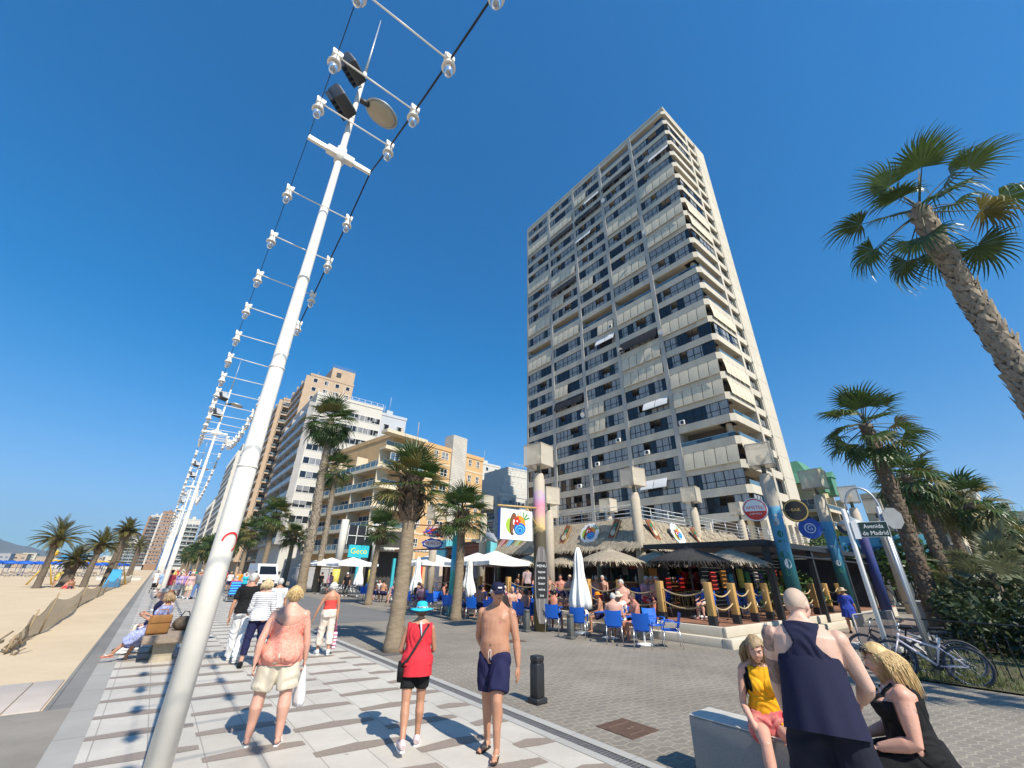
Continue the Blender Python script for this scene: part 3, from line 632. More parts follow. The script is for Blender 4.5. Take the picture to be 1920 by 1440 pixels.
# right hand side, along the avenue
make_palm('tall fan palm leaning in from the right edge, its crown alone against the sky', 16.3, -.9, 12.9, .27, .20, 11, N=21, L=1.2, pet=1.65, lean=(.08, .0), boots=(64, 11, .26, .3, 1), tm=trunk_d, emin=-52, nseg=28, droop=.85, dry=.05)
make_palm('palm beyond the right edge whose trunk shadow crosses the paving', 11.3, -3.7, 6.1, .24, .2, 14, N=14, L=.7, pet=.7, emin=-20, nseg=14)
make_palm('fan palm with the shaggy spreading crown, first of the row behind the street name sign', 24.4, 3.65, 8.5, .31, .22, 12, N=28, L=1.15, pet=1.25, boots=(46, 9, .2, .3), tm=trunk_d, emin=-55, droop=.6, dry=.05)
rl = ['second fan palm of the avenue row, dark crown touching the first palm trunk', 'third fan palm of the avenue row, its crown level with the flat roofs', 'fourth fan palm of the avenue row, half hidden by its neighbours', 'fifth fan palm of the avenue row, sunlit on the right', 'sixth fan palm of the avenue row, pale and small', 'seventh fan palm of the avenue row beside the beige block', 'farthest fan palm of the avenue row at the right edge']
for i, (x, y, h) in enumerate(((38.5, 4.7, 8.4), (45.5, 4.9, 8.6), (54.5, 5.0, 8.4), (63, 4.8, 8.2), (72, 4.5, 8.0), (81, 4.0, 7.6), (90, 3.0, 7.2))):
    make_palm(rl[i], x, y, h, .34, .24, 20 + i, N=30, L=1.35, pet=1.3, boots=(26, 7, .26, .3) if i < 4 else None, tm=trunk_d if i < 3 else trunk_m, emin=-70, nseg=16, leafm=leaf_g if i < 3 else None, dry=.1 + .08 * i)
for i, (x, y, h) in enumerate(((47, 3.0, 7.6), (57, 2.7, 7.0), (66, 2.6, 6.6), (76, 2.2, 6.2), (88, 1.9, 6.0), (50, 6.9, 8.8), (60, 7.2, 8.6))):
    make_palm(['shorter sunlit fan palm in front of the avenue row', 'second shorter fan palm in front of the avenue row', 'third shorter fan palm in front of the avenue row, yellowish', 'fourth shorter fan palm toward the right edge', 'last shorter fan palm at the very right edge', 'fan palm in the back row left of the avenue palms', 'fan palm in the back row behind the shop front'][i], x, y, h, .34, .26, 130 + i, N=28, L=1.5, pet=1.3, boots=(20, 6, .3, .3) if i < 2 else None, emin=-70, nseg=14, dry=.35)
# between the promenade and the bars
make_palm('stout street palm with a shaggy brown collar beside the promenade gutter', 5.2, 11.12, 4.3, .215, .165, 31, N=30, L=.72, pet=.75, lean=(.1, .35), skirt=1.1, emin=-30, nseg=24, droop=.45, dry=.35)
make_palm('street palm with a brown collar standing by the turquoise sign pole', 10.43, 16.73, 4.35, .22, .16, 32, N=30, L=.85, pet=.85, lean=(.1, .1), skirt=.75, emin=-38, nseg=24, dry=.2)
make_palm('slim street palm in front of the white open parasols', 10.4, 26.6, 4.3, .2, .15, 33, N=28, L=.85, pet=.8, lean=(.25, 0), skirt=.9, emin=-40, dry=.15)
make_palm('tallest fan palm rising in front of the white apartment block', 10.7, 43.6, 16.3, .42, .28, 34, N=46, L=1.75, pet=1.6, lean=(-.5, 0), boots=(80, 9, .30, 3.4, 1), emin=-75, nseg=24, dry=.1)
make_palm('slimmer tall palm twinned with the tallest palm', 11.9, 43.6, 11.4, .26, .2, 35, N=30, L=1.2, pet=1.1, lean=(-.2, 0), boots=(60, 7, .2, 3, 1), emin=-60, dry=.12)
make_palm('bushy palm right of the foreground lamp pole by the parked van', 10.3, 62, 8.4, .34, .26, 36, N=36, L=1.5, pet=1.4, skirt=1.2, emin=-60, dry=.15)
make_palm('small yellowing palm between the van and the tallest palm', 12.2, 58, 5.6, .3, .22, 37, N=30, L=1.2, pet=1.0, skirt=.8, emin=-45, dry=.5)
make_palm('low palm just right of the foreground lamp pole', 9.8, 76, 7.0, .32, .26, 38, N=32, L=1.5, pet=1.3, skirt=1, emin=-60, dry=.3)
for i in range(14):
    y = 92 + i * 13; 
    make_palm('street palm in the far row of palms beyond the van', 9.4 + .5 * math.sin(i * 2), y, 7.2 + 1.2 * math.sin(i * 1.7), .32, .25, 50 + i, N=26, L=1.9, pet=1.4, emin=-70, nseg=10, dry=.25, group='far row of street palms')
# on the beach
for i, (px, py, h, L, lab, ln) in enumerate(((66, 1103, 4.0, 2.45, 'date palm on the sand, leftmost and leaning right', (.05, 0)), (118, 1100, 2.3, 1.8, 'short thick date palm on the beach with people sitting at its foot', (.1, 0)), (155, 1101, 3.7, 2.0, 'date palm on the beach just right of the short thick palm', (.1, 0)), (193, 1099, 5.3, 1.7, 'tallest slender date palm on the beach, beside the blue bin', (.1, .1)))):
    g0 = G(px, py); make_palm(lab, g0.x, g0.y, h, .26 if i != 1 else .5, .22 if i != 1 else .42, 70 + i, 'date', 44, L * .95, lean=ln, tm=trunk_d, leafm=leaf_d, emin=-35, skirt=.7)
for i, (x, y, h) in enumerate(((-5.0, 92, 5.5), (-4.0, 120, 6), (-6.5, 112, 5.0), (-4.5, 150, 6))):
    make_palm(['leafy date palm just left of the far lamp poles', 'far date palm beside the promenade kerb', 'broad date palm behind the slender beach palm', 'farthest date palm at the end of the sand'][i], x, y, h, .3, .28, 80 + i, 'date', 36, 2.6, tm=trunk_d, leafm=leaf_d, emin=-40)
# ---------------------------------------------------------------- garden at the right
def fan_bush(label, x, y, n, L, seed, hz=1.0, m_=None):
    rg = random.Random(seed); t = thing('fan_palm_bush', label, 'shrub', (x, y, 0)); m = MB()
    for k in range(n):
        a = rg.uniform(0, 6.283); el = R_(rg.uniform(5, 80)); b = Vector((rg.uniform(-.5, .5), rg.uniform(-.5, .5), rg.uniform(.1, hz)))
        fan_leaf(m, Matrix.Translation(b) @ Matrix.Rotation(a, 4, 'Z') @ Matrix.Rotation(el, 4, 'X'), L * rg.uniform(.7, 1.1), rg.uniform(.5, 1.1), rg, .25, 16, R_(95), 1)
    m.build('foliage', [stalk, m_ or leaf_g], t); m = MB(); m.tube([(0, 0, -.1), (.05, 0, .5), (0, .1, hz)], [.16, .14, .1], 8); m.build('stem', [trunk_d], t)
sage = mat('sage_leaf', (.10, .12, .06), .5, .3, 3, c2=(.22, .23, .12), trans=.25)
fan_bush('silvery fan palm bush behind the garden railing', 25.0, 1.7, 46, .85, 91, 2.6, sage)
fan_bush('low silvery fan palm bush at the right edge of the garden', 21.5, .55, 34, .8, 92, 1.9, sage)
fan_bush('fan palm bush under the palm trunks', 31, 3.0, 30, .9, 93, 2.2, leaf_d)
def leaf_bush(name, label, x, y, rx, ry, h, seed, mm, n=1500, ls=.11, cat='shrub', z=0):
    rg = random.Random(seed); t = thing(name, label, cat, (x, y, z)); m = MB()
    cl = [(rg.uniform(-.75, .75) * rx, rg.uniform(-.75, .75) * ry, rg.uniform(.25, .85) * h, rg.uniform(.3, .55)) for _ in range(16)]
    for k in range(n):
        c = cl[rg.randrange(16)]; d = Vector((rg.gauss(0, 1), rg.gauss(0, 1), rg.gauss(0, 1))).normalized() * c[3] * (rg.random() ** .4) * min(rx, h) * 1.1
        p = Vector(c[:3]) + d; p.z = max(.05, p.z); u = Vector((rg.gauss(0, 1), rg.gauss(0, 1), rg.gauss(0, .7))).normalized(); v = u.cross(Vector((rg.gauss(0, 1), rg.gauss(0, 1), 1))).normalized()
        l = ls * rg.uniform(.6, 1.4); b = len(m.v); m.v += [tuple(p - u * l), tuple(p + v * l * .45), tuple(p + u * l), tuple(p - v * l * .45)]; m.face((b, b + 1, b + 2, b + 3))
    m.build('foliage', [mm], t); m = MB()
    for c in cl[:7]: m.tube([(0, 0, -.1), (c[0] * .5, c[1] * .5, c[2] * .5), c[:3]], [.05, .03, .01], 5)
    m.build('stem', [trunk_d], t)
dark_leaf = mat('dark_shrub_leaf', (.02, .036, .012), .5, .4, 3, c2=(.05, .075, .022), trans=.2); mid_leaf = mat('bright_leaf', (.05, .10, .02), .5, .4, 3, c2=(.10, .17, .04), trans=.3)
for i, (x, y, rx, ry, h) in enumerate(((19.2, 1.9, 1.6, .9, 1.15), (21.5, 1.2, 1.6, 1., 1.4), (18.2, .2, 1.4, .9, 1.2), (24.5, .3, 2., 1., 2.3), (28, 2.2, 2.2, 1.2, 2.0), (22.8, 2.6, 1.4, .7, 1.4))):
    leaf_bush('shrub', 'dark leafy shrub in the garden, ' + ['nearest the parked bicycles', 'behind the nearest shrub', 'at the right edge of the picture', 'under the silvery fan palm', 'at the foot of the palm row', 'beside the low stone block'][i], x, y, rx, ry, h, 100 + i, dark_leaf, 1300, .12)
for i, (x, y, h, z) in enumerate(((44, 10.8, 6.0, 0), (52, 12.5, 7, 0), (60, 11, 7.6, 0), (40, 7.2, 5.2, 0))):
    leaf_bush('street_tree', 'bright green tree ' + ['behind the blue painted column', 'left of the street name sign', 'between the palm trunks behind the sign', 'behind the dark dining pergola'][i], x, y, 2.6, 2.6, h, 120 + i, mid_leaf, 1800, .22, 'tree', z)
m = MB(); rg = random.Random(4)       # grass strip round the bicycles
for k in range(5200):
    x = rg.uniform(12.6, 18) if k % 3 else rg.uniform(12.6, 14); y = 3.15 - abs(rg.gauss(0, 1.2)); h = rg.uniform(.04, .16); a = rg.uniform(0, 6.28); d = Vector((math.cos(a), math.sin(a), 0)) * .012
    b = len(m.v); m.v += [(x - d.x, y - d.y, 0), (x + d.x, y + d.y, 0), (x + d.y * 3, y - d.x * 3, h)]; m.face((b, b + 1, b + 2), 1 if rg.random() < .35 else 0)
tag(m.build('grass', [mat('grass_blade', (.05, .09, .02), .6, .4, 2, c2=(.12, .15, .04)), leaf_y]), 'rough grass and dry leaves under the parked bicycles', 'grass', kind='stuff')
t = thing('garden_railing', 'thin dark garden railing running behind the parked bicycles', 'railing', (14.3, 3.0, 0)); m = MB()
pts = [Vector((14.3, 2.55, 0)), Vector((13.9, -3, 0))]
m2 = MB()
for k in range(34):
    p = pts[0].lerp(pts[1], k / 33); m2.tube([p + Vector((0, 0, 0)), p + Vector((0, 0, .72))], .011, 5, smooth=False); m2.ell(p + Vector((0, 0, .76)), (.025, .025, .03), 6, 4)
m.tube([pts[0] + Vector((0, 0, 1.0)), pts[1] + Vector((0, 0, 1.0))], .018, 6)
for k in (0, .5, 1): p = pts[0].lerp(pts[1], k); m.tube([p, p + Vector((0, 0, 1.0))], .025, 6)
m.wbuild('top_rail', [dark_metal], t); m2.wbuild('bars', [dark_metal], t)
t = thing('stone_block', 'grey stone block in the shade beyond the parked bicycles', 'stone block', (25.8, 4.0, 0)); m = MB(); m.bbox(-.9, 1.2, -.6, .5, 0, .95, .05); m.build('block', [conc_g], t); m = MB(); m.bbox(-1, 1.3, -.7, .6, .95, 1.03, .03); m.build('cap_slab', [conc_g], t)

# ---------------------------------------------------------------- lamp poles with garlands of bulbs
cream = mat('cream_pole_paint', (.74, .70, .62), .38, .07, 3, spec=.5)
bulb_g = mat('clear_bulb_glass', (.55, .55, .56), .08, .05, 5, spec=.6); bulb_g.node_tree.nodes['Principled BSDF'].inputs['Transmission Weight'].default_value = .75
PX, PY0, PS = .53, 5.85, 21.35
pole = thing('lamp_pole', 'nearest cream lamp pole, crossing the whole left half of the view', 'lamp pole', (PX, PY0, 0))
m = MB()
st = [(0, .114), (2.93, .106), (2.94, .101), (4.29, .091), (4.3, .088), (5.84, .078), (5.85, .075), (7.33, .066), (7.34, .062), (9.76, .052), (9.77, .047), (11.3, .042)]
m.lathe([(r, z - (.1 if z == 0 else 0)) for z, r in st], 28)
for z, r in ((2.93, .107), (4.29, .092), (5.84, .079), (7.33, .067), (9.76, .054)): m.lathe([(r - .01, z - .02), (r + .006, z - .012), (r + .006, z + .012), (r - .01, z + .02)], 28)
m.lathe([(.19, 0), (.19, .02), (.12, .05)], 28); m.build('shaft', [cream], pole)
m = MB(); m.tube([(0, 0, 11.3), (0, 0, 13.45)], [.03, .008], 8); m.build('spire', [galv], pole)
m = MB(); m.box(-.56, .56, -.03, .03, 8.64, 8.72); m.bbox(-.24, .24, -.06, .06, 8.6, 8.76, .02); m.lathe([(.085, 8.5), (.085, 8.86)], 20); m.build('bracket_arm', [cream], pole)
for z, y in ((10.75, -.28), (9.75, -.24)):
    m = MB(); M = Matrix.Translation((-.24, y, z)) @ Matrix.Rotation(R_(35), 4, 'Z') @ Matrix.Rotation(R_(-30), 4, 'X')
    m.bbox(-.2, .2, -.1, .12, -.26, .26, .03, 0, M); m.box(-.16, .16, -.112, -.1, -.2, .2, 1, M)
    for k in range(5): m.box(-.19 + k * .09, -.16 + k * .09, .12, .2, -.2, .2, 0, M)
    f = m.build('floodlight', [dark_metal, mat('lamp_lens', (.45, .46, .47), .15, .05)], pole)
    m = MB(); m.tube([(0, -.03, z), (-.12, y * .6, z)], .025, 6); m.build('lamp_bracket', [cream], f)
m = MB(); M = Matrix.Translation((.5, 0, 10.45)) @ Matrix.Rotation(R_(8), 4, 'Y')
m.lathe([(.02, .12), (.12, .11), (.24, .05), (.27, 0), (.25, -.015)], 22, m=0, M=M @ Matrix.Scale(1.3, 4, (1, 0, 0))); m.lathe([(.245, -.016), (.2, -.05), (.01, -.06)], 22, m=1, M=M @ Matrix.Scale(1.3, 4, (1, 0, 0)))
m.tube([(.05, 0, 10.42), (.22, 0, 10.46)], [.05, .06], 8, 2); h = m.build('lamp_head', [galv, mat('lamp_diffuser', (.38, .33, .25), .3, .08, 6), dark_metal], pole)
m = MB(); M = Matrix.Translation((.153, .02, 1.95))   # red ring sprayed on the shaft
for k in range(26):
    a0 = R_(-60 + k * 9); a1 = R_(-60 + (k + 1) * 9)
    def Q(a, rr):
        z = 2.07 + math.sin(a) * rr * 1.15; th = R_(-68) + math.cos(a) * rr / .112; return (.1122 * math.cos(th), .1122 * math.sin(th), z)
    m.poly([Q(a0, .075), Q(a1, .075), Q(a1, .095), Q(a0, .095)])
m.build('red_marking', [mat('red_paint', (.6, .03, .03), .5)], pole)
plab = ['second cream lamp pole, half hidden behind the nearest pole', 'third cream lamp pole down the promenade', 'fourth cream lamp pole down the promenade', 'fifth cream lamp pole, slim with distance', 'sixth cream lamp pole, far along the kerb', 'seventh cream lamp pole, very far', 'eighth cream lamp pole near the vanishing point', 'last cream lamp pole at the vanishing point']
for k in range(1, 9):
    c = dup_tree(pole, None, (PX, PY0 + PS * k, 0), None, plab[k - 1])
    for ch in list(c.children):
        if ch.name.startswith('red'): bpy.data.objects.remove(ch)
for o in col.objects:
    if o.name.startswith('lamp_pole'): o['group'] = 'cream lamp poles along the promenade'
bar = thing('lamp_crossbar', 'white crossbar with a lamp at each end hung on the garland cables', 'lamp bar', (0, 0, 0))
m = MB(); m.tube([(-.54, 0, 0), (.54, 0, 0)], .0115, 8); m.build('bar', [cream], bar)
for s in (-1, 1):
    m = MB(); m.bbox(-.06, .06, -.05, .05, -.03, .07, .012); m.lathe([(.045, -.03), (.05, -.09), (.085, -.15), (.088, -.17), (.075, -.175)], 16); m.box(-.065, -.03, -.02, .02, .06, .11); m.box(.03, .065, -.02, .02, .05, .1)
    l = m.build('lamp', [cream], bar, (s * .55, 0, -.01))
    m = MB(); m.lathe([(.058, -.165), (.06, -.24), (.052, -.29), (.03, -.32), (.004, -.328)], 14); m.lathe([(.03, -.17), (.032, -.2), (.022, -.23)], 10, m=1); m.build('bulb', [bulb_g, mat('bulb_core', (.75, .74, .7), .4)], l)
m = MB(); m.tube([(-.54, 0, 0), (.54, 0, 0)], .012, 5)
for s in (-1, 1): m.lathe([(.06, .07), (.05, -.06), (.088, -.16), (.06, -.17), (.05, -.29), (.01, -.33)], 7, (s * .55, 0, 0))
far_me = m.mesh('lamp_crossbar', [cream])
wire = mat('black_cable', (.012, .012, .014), .6)
first = True; SAG = 2.24
def gz(t): return 8.70 - 4 * SAG * t * (1 - t)
for k in range(-1, 7):
    ya = PY0 + PS * k
    for i in range(20):
        t = (i + .95) / 21.0; y = ya + PS * t
        if k == -1 and y < -9: continue
        lab = 'white crossbar with two lamps on the garland ' + ('coming overhead to the nearest pole' if k == -1 else 'between the nearest and the second pole' if k == 0 else 'between the far poles')
        gp = ['lamp bars overhead', 'lamp bars from the nearest pole to the second', 'lamp bars between the far poles'][0 if k == -1 else 1 if k == 0 else 2]
        if k < 3:
            c = bar if first else dup_tree(bar); first = False
        else:
            c = bpy.data.objects.new('lamp_crossbar', far_me); col.objects.link(c)
        c.location = (PX, y, gz(t) - .04); c.rotation_euler = (rnd.uniform(-.06, .06), rnd.uniform(-.03, .03), rnd.uniform(-.03, .03)); tag(c, lab, 'lamp bar', gp)
    for s in (-1, 1):
        m = MB(); pts = [(0, PS * q / 40, gz(q / 40) - (.02 if 0 < q < 40 else 0)) for q in range(41)]; m.tube(pts, .014 if s > 0 else .006, 5)
        o = m.build('garland_cable', [wire], None, (PX + s * .555, ya, 0))
        tag(o, ('thick' if s > 0 else 'thin') + ' black garland cable ' + ('overhead to the nearest pole' if k == -1 else 'from the nearest pole to the second' if k == 0 else 'between the far poles') + (' on its street side' if s > 0 else ' on its beach side'), 'cable', 'garland cables')
# ---------------------------------------------------------------- beach bar: deck, thatch, pergola
DZ = .5
wood_y = mat('honey_wood', (.40, .22, .06), .6, .2, 3, .15, 30, c2=(.55, .33, .11), stretch=(6, 6, .6))
wood_d = mat('dark_wood', (.055, .032, .02), .65, .3, 4, .2, 20, stretch=(5, 5, .6)); wood_r = mat('red_brown_wood', (.20, .07, .03), .6, .25, 4, .1, 20, stretch=(1, 6, 6))
deck_m = brick_mat('deck_boards', (.30, .14, .085), (.36, .18, .11), (.06, .03, .02), 2.4, .14, .008, .5, .7, .2)
rope_m = mat('hemp_rope', (.45, .33, .17), .9, .2, 30, .5, 80)
thatch_m = mat('grey_thatch', (.20, .165, .12), .95, .35, 9, .8, 40, c2=(.44, .37, .27), stretch=(1.5, 1.5, .6))
straw = mat('straw', (.30, .25, .175), .95, .35, 6, c2=(.54, .455, .33)); thatch_k = mat('dark_thatch', (.03, .028, .027), .95, .4, 9, .6, 40)
dk = thing('bar_terrace', 'raised terrace of red brown boards with two pale stone steps below it', 'terrace', (13.1, 6.4, 0))
m = MB(); m.box(13.35, 34, 6.75, 27, -.1, .46); m.wbuild('base_slab', [conc], dk)
m = MB(); m.box(13.33, 34, 6.73, 27, .462, DZ); m.wbuild('deck', [deck_m], dk)
m = MB(); m.bbox(13.08, 24, 6.42, 6.72, -.05, .24, .025); m.bbox(13.08, 13.34, 6.721, 27, -.05, .24, .025); m.wbuild('lower_step', [conc], dk)
m = MB(); m.bbox(13.26, 24, 6.62, 6.735, .24, DZ + .004, .02); m.bbox(13.26, 13.36, 6.737, 27, .24, DZ + .004, .02); m.wbuild('upper_step', [conc], dk)
def rope_post(x, y, h, lab):
    t = thing('rope_post', lab, 'post', (x, y, DZ), R_(4)); m = MB(); m.bbox(-.1, .1, -.1, .1, .25, h, .012); m.build('shaft', [wood_y], t)
    m = MB(); m.box(-.105, .105, -.105, .105, 0, .25); m.build('foot', [mat('black_paint', (.02, .02, .02), .5)], t); t['group'] = 'honey wooden rope posts'; return t
FP = [(13.47, 7.07), (13.47, 8.75), (13.47, 10.4), (13.47, 11.95), (13.47, 14.4), (13.47, 17.0), (13.47, 19.4), (13.47, 22), (13.47, 24.6)]
SP = [(14.75, 6.95), (16.05, 6.95), (17.25, 6.95), (20.4, 6.95), (21.9, 6.95), (23.6, 6.95), (25.4, 6.95)]
fl = ['honey wooden post at the corner of the terrace above the steps', 'honey wooden post next to the terrace corner, above the two empty blue chairs', 'honey wooden post beside the standing bare-chested man', 'honey wooden post behind the tall closed white parasol', 'honey wooden post hidden by the surfboard menu', 'honey wooden post right of the man in the cap', 'honey wooden post behind the man in the cap', 'honey wooden post behind the turquoise pole', 'honey wooden post between the two palm trunks']
sl_ = ['first sunlit side post right of the terrace corner', 'second sunlit side post right of the terrace corner', 'third side post, left of the shaved head', 'shaded side post right of the shaved head', 'shaded side post left of the person in blue', 'shaded side post behind the person in blue', 'shaded side post right of the person in blue']
for i, (x, y) in enumerate(FP): rope_post(x, y, 1.17, fl[i])
for i, (x, y) in enumerate(SP): rope_post(x, y, 1.15, sl_[i])
def rope(a, b, z, sag, lab):
    a = Vector((*a, z)); b = Vector((*b, z)); L = (b - a).length; m = MB()
    m.tube([(a.lerp(b, k / 12) - a) - Vector((0, 0, sag * 4 * (k / 12) * (1 - k / 12))) for k in range(13)], .022, 7)
    m.ell((0, 0, 0), (.04, .04, .04), 8, 6); m.ell(b - a, (.04, .04, .04), 8, 6)
    o = m.build('rope', [rope_m], None, a); tag(o, lab, 'rope', 'sagging ropes between the terrace posts')
for L_ in (FP, [FP[0]] + SP):
    for i in range(len(L_) - 1):
        for z, s in ((1.5, .24), (1.12, .22)):
            rope(L_[i], L_[i + 1], z, s, 'pale sagging rope between wooden posts on the %s side of the terrace' % ('street' if L_ is FP else 'avenue'))
bar_ = thing('beach_bar', 'beach bar under a long grey thatched roof with a dark open front', 'bar', (17, 11.7, 0))
X0, X1, Y0, Y1, EZ, RZ = 17.0, 18.3, 11.7, 23.2, 2.98, 4.5
m = MB()
def slab(q, th=.16): b = [Vector(p) for p in q]; n = (b[1] - b[0]).cross(b[3] - b[0]).normalized(); n = n if n.z > 0 else -n; m.rings([[p - n * th for p in b], b], 0, True, True, False)
slab([(X0, Y0, EZ), (X0, Y1, EZ), (X1, Y1 - .3, RZ), (X1, Y0 + 1.2, RZ)]); slab([(X0, Y0, EZ), (29, Y0, EZ + .1), (29, Y0 + 1.2, RZ - .2), (X1, Y0 + 1.2, RZ)])
rg = random.Random(9); dn = Vector((-(X1 - X0), 0, EZ - RZ)).normalized(); ds = Vector((0, -1.2, EZ - RZ)).normalized()
for k in range(5200):
    if k % 5 < 3: u = rg.random(); v = rg.random(); p = Vector((lerp(X0, X1, v), lerp(Y0 + 1.2 * v, Y1, u), lerp(EZ, RZ, v))); d = dn; sd = Vector((0, 1, 0)); nn = Vector((-.68, 0, .73))
    else: u = rg.random(); v = rg.random(); p = Vector((lerp(X0 + 1.3 * v, 29, u), lerp(Y0, Y0 + 1.2, v), lerp(EZ, RZ, v))); d = ds; sd = Vector((1, 0, 0)); nn = Vector((0, -.7, .7))
    l = rg.uniform(.12, .34); w_ = rg.uniform(.012, .03); d = (d + sd * rg.uniform(-.25, .25)); q = p + nn * rg.uniform(.01, .04); e = q + d * l - Vector((0, 0, .02)); b = len(m.v)
    m.v += [tuple(q - sd * w_), tuple(q + sd * w_), tuple(e + sd * w_ * .6), tuple(e - sd * w_ * .6)]; m.face((b, b + 1, b + 2, b + 3), 1)
m.wbuild('thatched_roof', [thatch_m, straw], bar_)
m = MB(); m.box(X0 + .25, X0 + .45, Y0 + .3, Y1, 2.62, 2.98); m.box(X0 + .46, 29, Y0 + .25, Y0 + .45, 2.62, 2.98); m.wbuild('beam', [wood_d], bar_)
for y in (11.9, 14.6, 17.4, 20.2, 23): m = MB(); m.lathe([(.14, DZ), (.13, 2.7)], 10, (X0 + .4, y, 0)); m.wbuild('pillar', [mat('carved_totem', (.10, .075, .04), .8, .5, 5, .8, 12, c2=(.25, .2, .1))], bar_)
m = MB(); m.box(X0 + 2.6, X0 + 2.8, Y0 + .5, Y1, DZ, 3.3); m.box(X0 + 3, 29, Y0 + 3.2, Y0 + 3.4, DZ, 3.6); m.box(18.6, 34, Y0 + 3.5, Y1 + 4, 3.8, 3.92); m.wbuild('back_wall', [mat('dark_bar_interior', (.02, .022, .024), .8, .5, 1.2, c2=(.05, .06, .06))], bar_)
m = MB(); m.box(X0 + 1.0, X0 + 1.5, Y0 + 1.2, Y0 + 6, DZ, 1.5); m.box(X0 + .9, X0 + 1.6, Y0 + 1.1, Y0 + 6.1, 1.5, 1.56, 1); m.box(19.2, 26, Y0 + .9, Y0 + 1.3, DZ, 1.5); m.box(19.1, 26.1, Y0 + .8, Y0 + 1.4, 1.5, 1.56, 1); m.wbuild('counter', [wood_r, mat('orange_varnish', (.55, .24, .05), .35, .2, 4)], bar_)
m = MB(); m.poly([(X0 + 2.59, 16.2, 1.2), (X0 + 2.59, 18.6, 1.2), (X0 + 2.59, 18.6, 2.6), (X0 + 2.59, 16.2, 2.6)]); m.wbuild('mural', [mat('teal_mural', (.03, .09, .08), .6, .6, 2.2, c2=(.08, .22, .2))], bar_)
for k, c in enumerate(((.5, .03, .02), (.5, .03, .02), (.5, .03, .02))):
    m = MB(); m.box(21.3 + k * 1.2, 21.55 + k * 1.2, Y0 + .55, Y0 + .75, 1.57, 2.05); m.wbuild('menu_holder', [mat('signal_red', (.6, .03, .02), .45)], bar_)
rg = random.Random(2)
for k in range(26):      # bottles and jars on the counters
    m = MB(); h = rg.uniform(.2, .34); r = rg.uniform(.035, .05)
    if k < 16: p = (X0 + 1.1 + rg.uniform(0, .35), Y0 + 1.3 + k * .3, 1.56)
    else: p = (19.4 + (k - 16) * .2, Y0 + 1.1, 1.56)
    m.lathe([(r, 0), (r, h * .6), (r * .4, h * .75), (r * .4, h)], 8); o = m.build('bottle', [mat(('bottle_white', 'bottle_amber', 'bottle_green')[k % 3], ((.7, .7, .66), (.25, .09, .02), (.04, .14, .06))[k % 3], .2)], None, p)
    tag(o, ('pale', 'amber', 'green')[k % 3] + ' bottle on the counter under the thatched roof', 'bottle', 'bottles on the bar counter')
pg = thing('dining_pergola', 'dark slatted dining pergola along the avenue beside the thatched bar', 'pergola', (17.3, 6.5, 0))
for x in (17.4, 21.8, 26.2, 30.6): m = MB(); m.box(x - .1, x + .1, 6.55, 6.75, 0, 2.9); m.wbuild('post', [mat('charcoal_metal', (.022, .022, .024), .5, .2, 3)], pg)
m = MB(); m.box(16.95, 31, 6.5, 6.72, 2.9, 3.1); m.box(16.95, 17.17, 6.721, 11.6, 2.9, 3.1); m.box(17.6, 31, 6.5, 6.7, 2.6, 2.66)
for k in range(26): m.box(17.3, 31, 6.9 + k * .18, 7.0 + k * .18, 2.98, 3.03)
m.wbuild('slatted_roof', [MATS['charcoal_metal']], pg)
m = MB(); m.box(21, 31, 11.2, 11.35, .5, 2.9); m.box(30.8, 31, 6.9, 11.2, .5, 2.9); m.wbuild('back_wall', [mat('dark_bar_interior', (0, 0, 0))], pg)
rg = random.Random(17)      # posters, lit shelves and hangings on the dark walls
PC = [(.5, .03, .02), (.55, .2, .03), (.05, .25, .3), (.5, .4, .05), (.04, .2, .06), (.35, .3, .25), (.1, .05, .3), (.6, .55, .45)]
for k in range(34):
    c = PC[k % 8]; m = MB(); a = rg.uniform(.25, .6); b = rg.uniform(.2, .7)
    if k < 14: y = rg.uniform(12.6, 22.5); z = rg.uniform(1.0, 2.4); m.box(19.55, 19.595, y, y + a, z, z + b)
    else: x = rg.uniform(20.3, 28.5); z = rg.uniform(.9, 2.6); m.box(x, x + a, 14.85, 14.895, z, z + b)
    m.wbuild('poster', [mat('poster_%d' % (k % 8), c, .6, .5, 7, c2=tuple(min(1, q * 2 + .05) for q in c))], bar_)
for k in range(10):
    m = MB(); x = 21.6 + k * .95; y = 10.98 if k % 2 else 11.05; m.box(x, x + .5, y, y + .1, rg.uniform(1.1, 1.5), rg.uniform(1.9, 2.4)); m.wbuild('poster', [MATS['poster_%d' % (k % 8)]], pg)
for k in range(5):
    t = thing('red_stool', 'red high backed stool at the counter in the shade of the bar', 'stool', (19.4 + k * 1.2, 12.3, DZ), 0, 'red high backed stools'); m = MB(); m.box(-.2, .2, -.2, .2, .7, .76); m.build('seat', [mat('signal_red', (0, 0, 0))], t); m = MB(); m.box(-.2, .2, -.22, -.17, .761, 1.25); m.build('backrest', [MATS['signal_red']], t)
    for a in (-1, 1):
        for b in (-1, 1): m = MB(); m.tube([(a * .16, b * .16, .7), (a * .2, b * .2, 0)], .015, 5); m.build('leg', [dark_metal], t)
for i, (x, y) in enumerate(((19.0, 7.4), (21.2, 7.5), (23.2, 7.4))):
    leaf_bush('potted_plant', 'leafy green plant in a pot ' + ['beside the blue sea column', 'in the middle of the dark pergola', 'at the far end of the dark pergola'][i], x, y, .55, .45, 1.7, 140 + i, mid_leaf, 500, .09, 'plant', DZ)
pod = thing('podium_terrace', 'upper terrace with a long steel railing above the thatched roof', 'terrace', (18.4, 13, 0))
